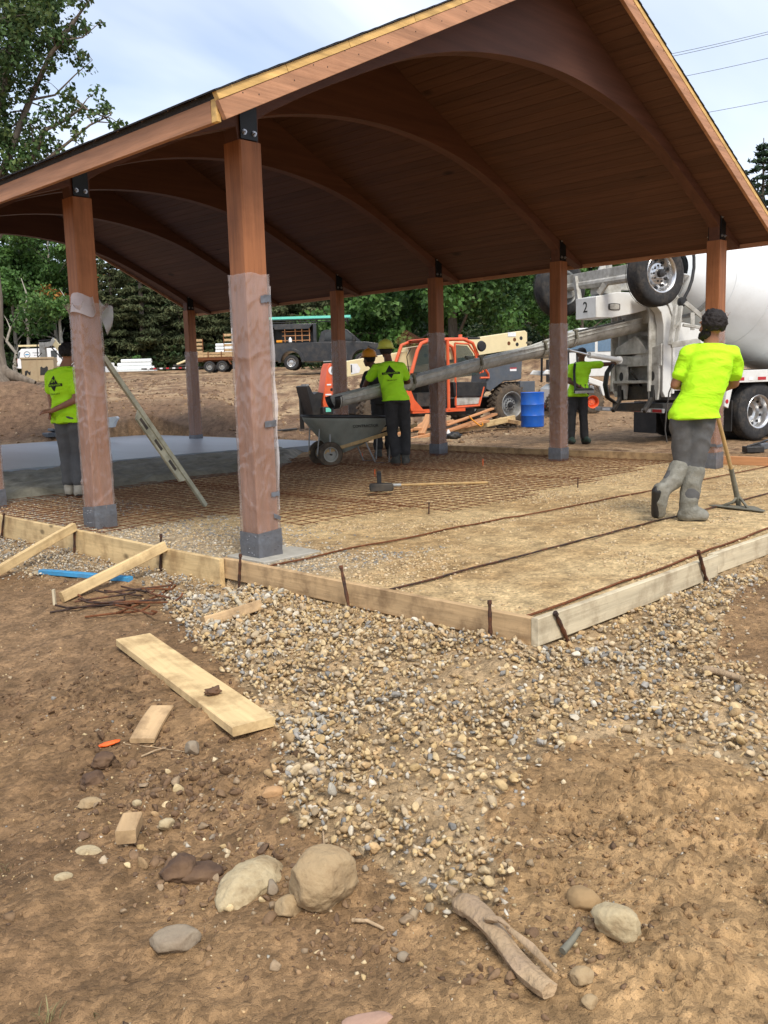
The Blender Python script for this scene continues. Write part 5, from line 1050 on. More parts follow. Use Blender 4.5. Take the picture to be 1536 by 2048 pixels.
txt('2', .26, T, (-3.064, .0, 2.43), (R(90), 0, R(-90)), M_LOGO)
# hydraulic cylinder pointing left, with bright rod
a, b, c = tl(px(1138, 700, 15.6)), tl(px(1178, 710, 15.8)), tl(px(1240, 720, 16.2)); cy_ = MB().tube([b, c], .045, 12).tube([b, b+(c-b)*.06], .055, 12).tube([c, c+Vector((.0, .05, 0))], .07, 10).build('hydraulic_cylinder', M_WHITE, T, 40); MB().tube([a, b], .018, 8).build('piston_rod', M_RIM, cy_, 40)
for k in range(4):
    P = [tl(px(u+k*2.2, v, 16.9-k*.05)) for u, v in ((1222, 728), (1211, 745), (1207, 770), (1212, 795), (1228, 806))]; MB().tube(P, .018, 6).build('looped_hose', M_BLK, T, 60)
P = [tl(px(u, v, 15.6)) for u, v in ((1346, 765), (1338, 785), (1333, 820), (1330, 860), (1334, 885))]; MB().tube(P, .014, 6).build('hanging_hose', M_DARK, T, 60)
MB().box((-1.0, -.85, .78), (.55, .35, .42)).box((-1.15, -.6, .55), (.4, .5, .25)).build('valve_box', M_DARK, T, 30, .01)
# chute: half pipe sections hanging end to end
def chute(name, A, B, r0, r1, m, label=None, lip=.0):
    A, B = V3(A), V3(B); d = (B-A).normalized(); s = Vector((d.y, -d.x, 0)).normalized(); u = s.cross(d); u = u if u.z > 0 else -u; n, k = 10, 14; V = []; F = []
    for side, off in ((0, 0), (1, -.010)):
        for i in range(n+1):
            q = A.lerp(B, i/n); r = r0+(r1-r0)*i/n+off
            for j in range(k+1): a = R(-8)+R(196)*j/k; V.append(q+s*(math.cos(a)*r)-u*(math.sin(a)*r*1.05))
    m_ = (n+1)*(k+1)
    for i in range(n):
        for j in range(k): p = i*(k+1)+j; F += [(p, p+1, p+k+2, p+k+1), (m_+p+1, m_+p, m_+p+k+1, m_+p+k+2)]
        for j in (0, k): p = i*(k+1)+j; F.append((p, p+k+1, m_+p+k+1, m_+p))
    for i in (0, n):
        for j in range(k): p = i*(k+1)+j; F.append((p, p+1, m_+p+1, m_+p))
    mb = MB().add([TMI @ v for v in V], F)
    for sg in (-1, 1): mb.tube([TMI @ (A+s*sg*(r0+.006)+u*.025), TMI @ (B+s*sg*(r1+.006)+u*.025)], .016, 6); mb.tube([TMI @ (A+s*sg*(r0+.004)-u*.04), TMI @ (B+s*sg*(r1+.004)-u*.04)], .007, 5)
    for i in (0, 1):
        q = (A, B)[i]; r = (r0, r1)[i]; pts = [TMI @ (q+s*(math.cos(R(196)*j/10-R(8))*(r+.014))-u*(math.sin(R(196)*j/10-R(8))*(r+.016))) for j in range(11)]; mb.tube(pts, .014, 5)
    o = mb.build(name, m, T, 50, label=label)
    MB().add([TMI @ (q+s*x-u*(.45*(r0 if i == 0 else r1))) for i, q in ((0, A+d*.03), (1, B-d*.03)) for x in (-r0*.8, r0*.8)], [(0, 1, 3, 2)]).build('concrete_film', M_CONC_W, o, 30)
    return s, u
CH = [(672, 796, 13.35), (815, 760, 14.0), (950, 724, 14.8), (1076, 694, 15.45), (1137, 672, 15.8), (1280, 638, 16.45)]
CP = [px(*c) for c in CH]
for i, (r0, r1) in enumerate(((.135, .15), (.145, .155), (.15, .165), (.17, .19), (.19, .22))):
    A, B = V3(CP[i]), V3(CP[i+1]); s, u = chute('chute_section', A, B+(B-A).normalized()*.04, r0, r1, M_CHUTE if i < 4 else M_GREYW, ['lowest chute section ending over the wheelbarrow', None, None, 'short dirty chute section', 'upper chute section at the truck'][i])
    if i: 
        for sg in (-1, 1): MB().beam(TMI @ (A+s*sg*(r0+.03)+u*.09), TMI @ (A+s*sg*(r0+.03)-u*.06), .05, .035).box((TMI @ (A+s*sg*(r0+.03)+u*.085))[:], (.10, .05, .035)).build('chute_hook', M_CTOOL, T, 30, .006)
A, B = V3(CP[0]), V3(CP[1]); d = (B-A).normalized(); s = Vector((d.y, -d.x, 0)).normalized(); u = s.cross(d); u = u if u.z > 0 else -u
mb = MB(); V = []
for i in range(3):
    for j in range(13): a = R(-5)+R(190)*j/12; r = .150+.004*i; V.append(TMI @ (A-d*(.10-.06*i)+s*math.cos(a)*r-u*(math.sin(a)*r*1.15)+u*.02))
mb.add(V, [(i*13+j, i*13+j+1, (i+1)*13+j+1, (i+1)*13+j) for i in range(2) for j in range(12)]); o = mb.build('rubber_lip', M_BLK, T, 60); m_ = o.modifiers.new('thick', 'SOLIDIFY'); m_.thickness = .012
# ---------------------------------------------------------------- telehandler
HAZ = R(165.08); TH = thing('telehandler', 'orange telehandler with a long cream boom lowered to the left', 'telehandler', (15.529, 9.257, 0), HAZ); T2 = TH
wheel(TH, (0, 0, .56), .55, .38, .33, M_TYRED, M_RIMG, out_=1, hub=M_BLK, tread=26, dish=.5, holes=0, lugs=12); wheel(TH, (3.95, 0, .54), .55, .38, .33, M_TYRED, M_RIM, out_=1, hub=M_DARK, tread=26, dish=.5, holes=0, lugs=12)
wheel(TH, (0, -1.9, .56), .55, .38, .33, M_TYRED, M_RIMG, out_=-1, tread=26, holes=0, lugs=0); wheel(TH, (3.95, -1.9, .54), .55, .38, .33, M_TYRED, M_RIMG, out_=-1, tread=26, holes=0, lugs=0)
MB().box((1.9, -.95, .62), (4.6, .8, .30)).tube([(0, 0, .56), (0, -1.9, .56)], .12, 8).tube([(3.95, 0, .54), (3.95, -1.9, .54)], .12, 8).box((2.0, -.35, .44), (1.9, .6, .16)).build('chassis', M_DARK, TH, 30, .02)
def fr(pts, r=.045, y=.12): return MB().tube([(x, y, z) for x, z in pts], r, 8)
fr([(3.06, .54), (3.22, 1.05), (3.10, 1.42), (2.90, 1.98), (2.78, 2.16), (2.5, 2.25), (1.5, 2.26), (1.22, 2.16), (1.08, 1.9), (.92, 1.42)]).tube([(3.06, -.80, .54), (3.22, -.80, 1.05), (3.1, -.8, 1.42), (2.78, -.80, 2.16), (2.5, -.80, 2.25), (1.5, -.80, 2.26), (1.2, -.80, 2.1), (1.0, -.80, 1.4)], .045, 8).tube([(2.0, .13, 2.24), (2.0, .13, .50)], .04, 8).tube([(1.78, .13, 2.16), (1.36, .13, 2.14), (1.16, .13, 1.9), (1.0, .13, 1.40)], .025, 6).tube([(1.78, .13, 2.16), (1.78, .13, .6)], .028, 6).beam((2.5, .12, 2.27), (2.5, -.8, 2.27), .05, .05).beam((1.4, .12, 2.27), (1.4, -.8, 2.27), .05, .05).tube([(1.78, .13, .56), (1.05, .13, .58), (.90, .13, 1.05)], .035, 6).box((2.3, .10, .50), (1.6, .10, .09)).prism([(3.30, 1.08), (3.14, .52), (2.75, .50), (3.04, .80), (3.16, 1.08)], .06, .16, 'Y').tube([(1.0, .13, 1.28), (.72, .13, 1.28), (.74, .13, 1.38), (.84, .13, 1.50)], .03, 6).build('cab_frame', M_ORNG, TH, 40)
MB().box((2.0, -.34, 2.27), (1.2, .85, .03)).build('cab_roof', M_ORNG, TH, 30, .01)
MB().prism([(3.04, 1.36), (2.84, 1.96), (2.72, 2.14), (2.06, 2.16), (2.06, 1.25), (2.9, 1.2)], .09, .10, 'Y').build('side_window', M_GLASS, TH, 20); MB().prism([(1.74, 1.3), (1.74, 2.12), (1.38, 2.10), (1.20, 1.9), (1.04, 1.36)], .095, .105, 'Y').build('door_window', M_GLASS, TH, 20)
MB().prism([(1.86, 1.20), (.80, 1.18), (.83, .92), (.95, .80), (1.84, .82)], -.02, .155, 'Y').build('door_ledge', M_BLK, TH, 30, .02); MB().prism([(1.76, .80), (.98, .80), (1.06, .62), (1.76, .60)], .03, .12, 'Y').build('step_panel', M_GREYW, TH, 30, .01)
MB().box((2.1, -.4, 1.0), (.5, .5, .5)).box((1.9, -.4, 1.45), (.14, .45, .6)).box((2.55, -.3, .78), (.5, .4, .35)).tube([(2.5, -.3, 1.1), (2.7, -.3, 1.45)], .03, 6).lathe([(.15, 0), (.17, .01), (.15, .02)], (2.7, -.3, 1.45), 'Z', 16).box((2.45, -.6, 1.0), (.9, .05, .9)).build('cab_interior', M_DARK, TH, 30, .01)
MB().prism([(.72, 1.52), (-.42, 1.78), (-.38, 1.22), (-.05, 1.18), (.20, 1.18), (.66, .92), (.80, 1.0)], -.60, .10, 'Y').build('engine_hood', M_GREYP, TH, 30, .02); MB().box((-.10, .104, 1.48), (.22, .006, .09)).build('warning_label', M_WREF, TH, 20); MB().box((-.10, .108, 1.51), (.22, .006, .03)).build('warning_stripe', M_RED, TH, 20)
MB().box((-.55, -.2, 1.02), (.5, .7, .28)).build('rear_step', M_GREYP, TH, 30, .01)
bm1 = MB().prism([(-1.40, 2.08), (-1.40, 2.50), (-1.32, 2.55), (2.55, 2.10), (2.55, 1.62)], -1.25, -.88, 'Y').build('outer_boom', M_CREAM, TH, 25, .012)
for (x, z, m_) in ((-.95, 2.30, M_RUST), (-1.18, 2.34, M_BLK), (-.75, 2.20, M_RUST), (-1.04, 2.17, M_BLK), (2.0, 1.9, M_DARK)): MB().lathe([(0, .004), (.05, .004), (.055, 0)], (x, -.88, z), 'Y', 14).build('pin_hole', m_, bm1, 30)
MB().box((-.85, -.872, 2.44), (.28, .008, .11)).build('maker_plate', M_WREF, bm1, 20)
bm2 = MB().prism([(2.3, 1.66), (2.3, 2.05), (4.45, 1.76), (4.42, 1.38)], -1.20, -.93, 'Y').build('inner_boom', M_CREAM, TH, 25, .01)
MB().prism([(4.22, 1.72), (4.02, 1.72), (3.93, 1.60), (3.97, 1.50), (4.20, 1.46)], -.928, -.922, 'Y').build('load_chart', M_WREF, bm2, 20); MB().box((4.19, -.918, 1.60), (.03, .004, .19)).build('chart_strip', M_BLK, bm2, 20); MB().lathe([(0, .004), (.03, .004), (.03, 0)], (3.75, -.93, 1.68), 'Y', 12).build('pin_hole', M_DARK, bm2, 30)
hd = MB().prism([(4.66, 1.72), (4.86, 1.74), (4.92, 1.62), (5.08, .80), (5.06, .62), (4.92, .50), (4.78, .60), (4.84, .92), (4.68, 1.12)], -1.15, -.80, 'Y').build('boom_head', M_ORNG, TH, 30, .015)
MB().lathe([(0, .006), (.10, .006), (.10, 0)], (4.80, -.795, 1.56), 'Y', 20).build('number_disc', M_WREF, hd, 30); txt('6', .15, hd, (4.80, -.783, 1.56), (R(90), 0, R(180)), M_LOGO)
for z, w_ in ((1.22, .12), (.98, .16), (.92, .10), (.66, .14)): MB().box((4.90+(1.2-z)*.12, -.797, z), (w_, .006, .035)).build('decal', M_WREF, hd, 20)
MB().lathe([(0, .005), (.035, .005), (.04, 0)], (4.83, -.798, 1.10), 'Y', 12).build('pin_hole', M_BLK, hd, 30)
MB().prism([(5.48, 1.22), (5.56, 1.20), (5.40, .48), (5.18, .48), (5.16, .86), (5.10, 1.02), (5.26, 1.06), (5.36, 1.0), (5.40, 1.05)], -1.3, -.7, 'Y').box((5.0, -.9, .60), (.42, .7, .18)).beam((5.6, -1.25, .16), (6.3, -1.25, .14), .12, .05).beam((5.45, -1.25, .16), (5.45, -1.25, .9), .1, .06).build('fork_carriage', M_BLK, TH, 30, .012)
MB().box((5.07, -.545, .62), (.14, .006, .10)).build('teal_label', M_TEAL, TH, 20); MB().box((5.50, -.9, 1.22), (.06, .3, .06)).build('carriage_tip', M_RIMG, TH, 20)
MB().lathe([(0, .10), (.05, .10), (.055, 0)], (1.30, -.3, 2.30), 'Z', 12).build('beacon', M_ORNG, TH, 30); MB().lathe([(.0, -.03), (.12, -.03), (.14, 0), (.12, .05), (0, .05)], (1.02, .22, 2.08), 'Y', 20).build('mirror', M_BLK, TH, 40); MB().box((.98, -.2, 2.30), (.34, .2, .05)).build('lamp_bar', M_BLK, TH, 30, .01)
for q in (((-.3, -.5, 1.5), (.6, -.3, 1.25), (.9, .1, 1.3)), ((3.6, -.7, 1.3), (3.9, -.6, .9), (4.3, -.7, 1.0)), ((4.9, -.75, .85), (4.6, -.6, .5), (4.75, -.6, .42), (4.85, -.75, .9))): MB().tube(q, .014, 6).build('hydraulic_hose', M_BLK, TH, 60)
MB().tube([(3.0, -.1, 1.35), (3.2, .1, 1.85), (3.1, .15, 2.05)], .012, 5).tube([(3.5, -.9, 2.06), (3.7, -.9, 2.16), (3.6, -1.1, 2.1)], .02, 5).build('mirror_arm', M_BLK, TH, 40)
# rusty mesh panel stored upright behind the boom
P = px(836, 690, 25.5); q = thing('leaning_wire_panel', 'rusty wire mesh panel sticking up behind the telehandler cab', 'wire mesh', P[:])
q.rotation_euler = (R(78), R(0), AZR); me = MB().tube([(-.65, .0, 0), (.62, -.78, 0)], .006, 4, False).mesh('wire'); me.materials.append(M_RUST); me2 = MB().tube([(0, 0, 0), (.30, .30, 0)], .006, 4, False).mesh('wire'); me2.materials.append(M_RUST)
for k in range(11): w = link('wire', me, None, q); w.location = (k*.033, k*.033+.1, 0)
for k in range(26): w = link('wire', me2, None, q); s = k/25; w.location = (-.65+1.27*s, .12-.78*s, .005)
# ---------------------------------------------------------------- pickup with open service cap
P = px(583, 725, 48); gz = hz(P[0], P[1]); PU = thing('pickup_truck', 'dark pickup truck with an open tool cap and teal boards on its roof rack', 'pickup truck', (P[0], P[1], P[2]-.40), AZR)
for x in (0, 3.75):
    wheel(PU, (x, 0, .40), .40, .26, .22, M_TYRE, M_RIM, out_=-1, lugs=8, holes=8); wheel(PU, (x, 1.75, .40), .40, .26, .22, M_TYRE, M_RIMG, out_=1, lugs=0, holes=0)
def arc(cx, cz, r, a0, a1, n=10): return [(cx+r*math.cos(R(a0+(a1-a0)*k/n)), cz+r*math.sin(R(a0+(a1-a0)*k/n))) for k in range(n+1)]
body = [(-1.2, .55), (-1.2, 1.40), (1.55, 1.42), (1.60, 1.42), (4.0, 1.38), (4.75, 1.25), (4.85, .95), (4.8, .50)]+arc(3.75, .45, .52, 0, 180)+[(3.1, .42), (.75, .42)]+arc(0, .45, .54, 0, 180)+[(-.8, .5)]
MB().prism(body, -.12, 1.87, 'Y').build('body', M_BTRK, PU, 25, .02)
MB().prism(arc(0, .45, .68, -5, 185, 14)+arc(0, .45, .54, 185, -5, 14), -.24, -.10, 'Y').build('fender_flare', M_BTRK, PU, 30, .01)
MB().prism([(1.45, 1.40), (1.62, 1.95), (1.85, 2.05), (3.0, 2.05), (3.75, 1.38)], .0, 1.75, 'Y').build('cab', M_BTRK, PU, 25, .02); MB().prism([(1.78, 1.46), (1.82, 1.85), (1.95, 1.95), (2.35, 1.95), (2.35, 1.46)], -.012, .0, 'Y').prism([(2.45, 1.46), (2.45, 1.95), (2.95, 1.95), (3.45, 1.46)], -.012, .0, 'Y').build('side_glass', M_GLASSD, PU, 20)
MB().box((.1, .9, 2.38), (2.5, 1.95, .06)).box((-1.13, .9, 1.9), (.05, 1.9, 1.0)).box((1.36, .9, 1.9), (.05, 1.9, 1.0)).box((.1, 1.8, 1.9), (2.5, .05, 1.0)).box((-.95, -.05, 1.9), (.12, .06, 1.0)).box((1.28, -.05, 1.9), (.14, .06, 1.0)).prism([(-.9, 2.36), (1.2, 2.36), (1.0, 2.12), (-.8, 2.12)], -.16, -.13, 'Y').build('tool_cap', M_BTRK, PU, 25, .01)
mb = MB()
for x in (-.3, .25, .6, 1.0): mb.box((x, .25, 1.82), (.03, .35, .7))
for z in (1.55, 1.80, 2.02): mb.box((.3, .25, z), (1.5, .35, .025))
mb.build('shelves', M_CEDR, PU, 20); MB().lathe([(.09, 0), (.09, .16), (.03, .26), (0, .26)], (-.02, .05, 1.46), 'Z', 10).build('white_jug', M_WREF, PU, 40); MB().box((-.6, .1, 1.52), (.3, .25, .12)).build('yellow_case', M_HATO, PU, 20, .01)
mb = MB()
for x in (-1.15, .15, 1.35, 3.0): mb.tube([(x, .0, 2.35), (x, .0, 2.62)], .025, 6).tube([(x, 1.75, 2.35), (x, 1.75, 2.62)], .025, 6).tube([(x, 0, 2.62), (x, 1.75, 2.62)], .025, 6)
mb.tube([(-1.2, 0, 2.60), (3.1, 0, 2.60)], .03, 6).tube([(-1.2, 1.75, 2.60), (3.1, 1.75, 2.60)], .03, 6).build('roof_rack', M_BLK, PU, 40)
for k in range(3): MB().box((1.05, .2+.45*k, 2.72), (4.3, .3, .13)).build('teal_board', M_TEAL, PU, 20, .01)
MB().box((-1.22, .02, 1.12), (.05, .18, .42)).build('tail_lamp', M_RED, PU, 30, .01); MB().box((-1.28, .9, .62), (.14, 1.8, .18)).build('rear_bumper', M_RIM, PU, 30, .02); MB().box((3.35, -.32, 1.55), (.18, .12, .30)).build('door_mirror', M_BLK, PU, 30, .03); MB().beam((1.7, -.10, .40), (3.0, -.10, .40), .16, .05).build('side_step', M_RIMG, PU, 30)
# ---------------------------------------------------------------- white van
P = px(75, 745, 76); VN = thing('white_van', 'white cargo van with a roof rack parked under the trees at the far left', 'van', (P[0], P[1], P[2]), AZR)
prof = [(-1.6, .35), (-1.62, 1.0), (-1.45, 1.75), (-1.2, 1.98), (3.0, 2.0), (3.5, 1.75), (4.1, 1.15), (4.6, 1.0), (4.7, .4)]
MB().prism(prof, 0, 1.9, 'Y').build('body', M_VAN, VN, 25, .03)
for x in (-.6, 3.2): wheel(VN, (x, .1, .36), .36, .24, .2, M_TYRE, M_RIM, out_=-1, lugs=5, holes=0); wheel(VN, (x, 1.8, .36), .36, .24, .2, M_TYRE, M_RIM, out_=1, lugs=0, holes=0)
for (a, b) in ((1.25, 1.75), (1.9, 2.65), (2.8, 3.45)): MB().prism([(a, 1.2), (a, 1.78), (b, 1.78), (b+(.15 if a > 2.7 else 0), 1.2)], -.012, 0, 'Y').build('window', M_GLASSD, VN, 20)
MB().prism([(-1.55, 1.2), (-1.42, 1.72), (-1.30, 1.72), (-1.42, 1.2)], -.012, 0, 'Y').build('window', M_GLASSD, VN, 20)
MB().lathe([(.22, -.008), (.27, -.008), (.27, 0)], (-.75, 0, 1.5), 'Y', 24, False).build('round_emblem', M_GREYP, VN, 30); MB().box((-.75, -.006, 1.5), (.3, .006, .10)).build('emblem_bar', M_BLUEP, VN, 20); txt('MOBILE', .16, VN, (.0, -.01, 1.62), (R(90), 0, 0), M_GREYP); txt('SERVICE', .10, VN, (.0, -.01, 1.42), (R(90), 0, 0), M_GREYP)
mb = MB()
for x in (-1.1, .5, 2.3): mb.tube([(x, .1, 2.0), (x, .1, 2.12), (x, 1.8, 2.12), (x, 1.8, 2.0)], .02, 5)
mb.build('roof_rack', M_BLK, VN, 40); MB().box((.7, .3, 2.24), (4.4, .3, .14)).box((.9, .9, 2.22), (4.0, .3, .10)).build('ladder', M_CREAM, VN, 20, .01); MB().box((-1.66, .95, .45), (.12, 1.9, .16)).build('rear_bumper', M_RIM, VN, 30, .02); MB().box((-1.63, .12, 1.0), (.04, .12, .35)).build('tail_lamp', M_RED, VN, 20)
# ---------------------------------------------------------------- tan steel box and folding arm at the left
P = px(76, 762, 35); BX = thing('steel_box', 'tan steel box with odd shaped cut-outs standing left of the first worker', 'steel box', (P[0], P[1], P[2]), AZR+R(10)); bx = BX
MB().prism([(-.56, .06), (-.56, .86), (.62, .90), (.62, -.02), (-.1, -.02)], 0, .9, 'Y').box((.03, -.01, .87), (1.24, .05, .07)).box((-.55, .45, .5), (.03, .9, .8)).box((.02, -.008, .45), (.03, .03, .86)).build('shell', M_TAN, BX, 25, .008)
MB().prism([(.10, .22), (.40, .24), (.40, .52), (.36, .56), (.31, .52), (.28, .50), (.22, .50), (.18, .55), (.13, .52)], -.012, -.002, 'Y').build('cut_out', M_BLK, BX, 20); MB().prism([(-.46, .22), (-.40, .22), (-.36, .34), (-.30, .24), (-.26, .24), (-.24, .38), (-.30, .34), (-.36, .42), (-.45, .38)], -.012, -.002, 'Y').build('cut_out', M_BLK, BX, 20)
P = px(92, 724, 40); FA = thing('folding_arm', 'off white folding machine arm rising behind the tan box', 'machine arm', (P[0], P[1], P[2]-.7), AZR)
MB().prism([(-.22, 0), (.06, 0), (.02, 1.55), (-.20, 1.55)], -.14, .14, 'Y').build('mast', M_GREYW, FA, 30, .01); MB().prism([(-.15, 1.30), (.36, 1.38), (.52, 1.62), (.40, 1.74), (.30, 1.58), (-.15, 1.52)], -.1, .1, 'Y').build('knuckle', M_GREYW, FA, 30, .01); MB().prism([(.34, 1.68), (.48, 1.70), (1.02, .86), (.90, .78), (.32, 1.5)], -.09, .09, 'Y').build('outer_arm', M_CREAM, FA, 30, .01)
MB().tube([(-.26, 0, 1.62), (.42, 0, 1.66)], .03, 6).tube([(.28, -.1, 1.38), (.82, -.1, .74)], .03, 6).tube([(-.28, -.12, 1.5), (-.3, -.12, .9), (-.1, -.12, 1.1)], .03, 6).build('hydraulic_lines', M_BLK, FA, 40)
P = px(112, 727, 36); o = MB().box((0, 0, -.05), (.45, .5, .1)).box((.05, 0, -.15), (.5, .5, .08)).build('white_panel_stack', M_PIPE, None, 20, .01); o.location = P; o.rotation_euler = (0, 0, AZR); tag(o, 'small stack of white panels right of the tan steel box', 'panels'); 
o = MB().box((0, 0, -.55), (.5, .5, .9)).build('pallet_crate', M_TAN, None, 20, .01); o.location = P; o.rotation_euler = (0, 0, AZR); tag(o, 'dull crate under the small stack of white panels', 'crate')
o = MB().box((0, 0, .02), (.24, .2, .05)).build('orange_pad', M_CEDR, None, 20, .02); o.location = px(108, 724, 36); tag(o, 'orange pad on top of the small stack of white panels', 'pad')
# ---------------------------------------------------------------- pipes, trailers
def pipe(P, l, r, label, az=AZR, m=M_PIPE, grp='white pipes on the field'):
    mb = MB(); mb.lathe([(r*.88, -l/2), (r, -l/2), (r, l/2), (r*.88, l/2), (r*.88, -l/2)], (0, 0, 0), 'X', 16, False); o = mb.build('pipe', m, None, 40); o.location = P; o.rotation_euler = (0, 0, az); tag(o, label, 'pipe', grp)
B = px(270, 741, 66); k = 66/FPX
for i, (dx, dz, l, lb) in enumerate(((0, .16, 2.5, 'bottom white pipe nearest the camera in the left stack'), (.06, .16, 2.5, 'bottom white pipe at the back of the left stack'), (-.05, .42, 2.45, 'middle white pipe of the left stack'), (.1, .68, 2.2, 'top white pipe of the left stack'))):
    dep = .45 if i == 1 else .2 if i else 0; pipe((B[0]+_r[0]*dx+FH[0]*dep, B[1]+_r[1]*dx+FH[1]*dep, B[2]+dz), l, .15, lb)
o = MB().box((0, 0, -.02), (3.0, 1, .10)).box((-1.1, 0, .0), (.1, 1, .16)).box((1.1, 0, .0), (.1, 1, .16)).build('white_beam', M_PIPE, None, 20); o.location = B; o.rotation_euler = (0, 0, AZR); tag(o, 'long white slab lying under the left stack of pipes', 'slab')
o = MB().box((0, 0, .18), (.55, .5, .36)).box((.0, 0, .45), (.3, .4, .25)).build('white_block_stack', M_PIPE, None, 20, .02); P = px(222, 738, 56); o.location = (P[0], P[1], P[2]-.2); tag(o, 'white blocks stacked right beside the second post', 'blocks')
P = px(427, 744.5, 62); TR = thing('equipment_trailer', 'brown flatbed equipment trailer with slatted sides and raised ramps', 'trailer', (P[0], P[1], P[2]), AZR)
for x in (-.24, .62): wheel(TR, (x, 0, .38), .38, .24, .2, M_TYRE, M_RIMG, out_=-1, lugs=6, holes=0); wheel(TR, (x, 1.9, .38), .38, .24, .2, M_TYRE, M_RIMG, out_=1, lugs=0, holes=0)
MB().box((1.9, 1.0, .80), (6.4, 1.9, .10)).box((1.9, .05, .92), (6.4, .06, .16)).prism([(-.75, .72), (-.6, .90), (1.05, .90), (1.3, .5), (1.2, .5), (1.0, .82), (-.55, .82)], -.1, .15, 'Y').build('bed', M_RUST, TR, 25, .01)
for z in (1.10, 1.28): MB().box((1.9, .04, z), (6.3, .05, .15)).build('side_plank', M_PINE2, TR, 20, .004)
for k in range(8): MB().box((-1.2+.9*k, .0, 1.10), (.06, .06, .62)).build('side_stake', M_RUST, TR, 20)
for xx, z1 in ((-1.05, 2.30), (1.05, 2.62)):
    mb = MB().box((xx-.32, .5, (z1+.95)/2), (.05, .05, z1-.95)).box((xx+.32, .5, (z1+.95)/2), (.05, .05, z1-.95)); r_ = mb.build('ramp', M_RUST, TR, 20)
    for k in range(5): MB().box((xx, .5, 1.15+k*(z1-1.2)/4.2), (.62, .04, .16)).build('ramp_slat', M_PINE2, r_, 20)
for i in range(3):
    P = px(470, 690+i*6.5, 66); pipe((P[0]+_r[0]*1.6, P[1]+_r[1]*1.6, P[2]), 6.0, .14, ('top', 'middle', 'lowest')[i]+' of the three long white pipes behind the brown trailer')
P = px(340, 737, 64); o = thing('gooseneck_trailer', 'low dark trailer with red and white markers between pipes and post', 'trailer', (P[0], P[1], P[2]-.1), AZR); MB().box((.3, .5, .12), (4.6, 1.2, .10)).box((.8, .4, .30), (1.2, .6, .12)).build('bed', M_DARK, o, 20)
for k in range(8): MB().box((-1.5+.45*k, -.12, .12), (.2, .02, .10)).build('marker', M_RED if k % 2 else M_WREF, o, 20)
o2 = MB().beam((-.35, .3, .36), (.75, .3, .78), .4, .16).build('foam_roll', M_CREAM, None, 30, .05); o2.location = (P[0]+_r[0]*.8, P[1]+_r[1]*.8, P[2]-.1); o2.rotation_euler = (0, 0, AZR); tag(o2, 'yellow foam roll lying tilted on the low dark trailer', 'foam roll')
P = px(456, 690, 64); o = MB().tube([(0, 0, -1.2), (0, 0, 1.25)], .04, 8).build('marker_pole', M_PIPE, None, 40); P = px(465, 690, 67); o.location = P; tag(o, 'thin white pole behind the brown trailer', 'pole')
# ---------------------------------------------------------------- blue barrel
P = px(1065, 850, 23.2); n = 40; pr_ = [(0, .0), (.27, 0), (.285, .02), (.288, .28), (.296, .295), (.288, .31), (.290, .56), (.298, .575), (.290, .59), (.286, .82), (.292, .85), (.296, .875), (.285, .885), (.278, .865), (0, .86)]
o = MB().lathe([(r*1.02, z) for r, z in pr_], (0, 0, 0), 'Z', n, False).build('blue_barrel', M_BLUE, None, 35); o.location = (P[0], P[1], 0.0); tag(o, 'blue plastic barrel beside the rear wheel of the telehandler', 'barrel')
# ---------------------------------------------------------------- lumber in front of the telehandler
def L3(u, v, t): return px(u, v, t)
lum = [((770, 893, 20.2), (1028, 836, 23.0), .09, .14, M_PINE, 'longest yellow timber at the front of the lumber pile'), ((790, 868, 20.6), (905, 842, 21.8), .14, .05, M_CEDR, 'reddish board on top of the left half of the lumber pile'), ((893, 850, 21.2), (985, 817, 22.6), .10, .04, M_CEDR, 'board sticking up highest in the lumber pile'),
       ((895, 862, 21.0), (990, 828, 22.8), .15, .05, M_CEDR, 'reddish board under the yellow strap'), ((820, 878, 20.4), (975, 842, 22.2), .14, .06, M_CEDR, 'wide reddish board behind the longest timber'), ((900, 846, 21.4), (930, 838, 22.0), .14, .05, M_CEDR, 'short reddish board behind the middle worker'), ((842, 868, 20.7), (858, 830, 21.3), .16, .05, M_CEDR, 'cut board tilted upwards in the lumber pile'), ((835, 858, 20.8), (850, 847, 21.5), .2, .05, M_CEDR, 'small block lying on the lumber pile'), ((1000, 838, 23), (1040, 846, 22.6), .09, .09, M_PINE2, 'short dull post at the right end of the lumber pile'), ((730, 882, 19.6), (775, 866, 20.3), .12, .10, M_PINE, 'pale timber end showing left of the middle worker')]
for a, b, w_, h_, m_, lb in lum: board('lumber', lb, L3(*a), L3(*b), w_, h_, m_, 'lumber', group='lumber pile in front of the telehandler')
pts = [L3(u, v, 21.6) for u, v in ((938, 832), (945, 840), (955, 848), (962, 853), (966, 850), (964, 845))]; o = MB().tube(pts, .018, 6).build('yellow_strap', M_HATO, None, 60); tag(o, 'yellow strap tied round the lumber pile', 'strap')
P = pz(907, 878, .0); V, F = ico(3); V = V*np.array([.17, .12, .09])*(1+.5*np.array([mnoise.noise(Vector(p*2)) for p in V])[:, None]); o = link('tool_bag', np_mesh('tool_bag', V, F), M_BLK); o.location = (P[0], P[1], .06); o.rotation_euler = (0, 0, AZR); tag(o, 'small dark bag on the ground right of the middle post', 'bag')
o = MB().lathe([(.05, 0), (.045, .07), (.02, .13), (0, .14)], (0, 0, 0), 'Z', 12).build('white_cup', M_WREF, None, 40); P = pz(897, 871, .0); o.location = P; tag(o, 'white cup shaped piece left of the dark bag', 'cup')
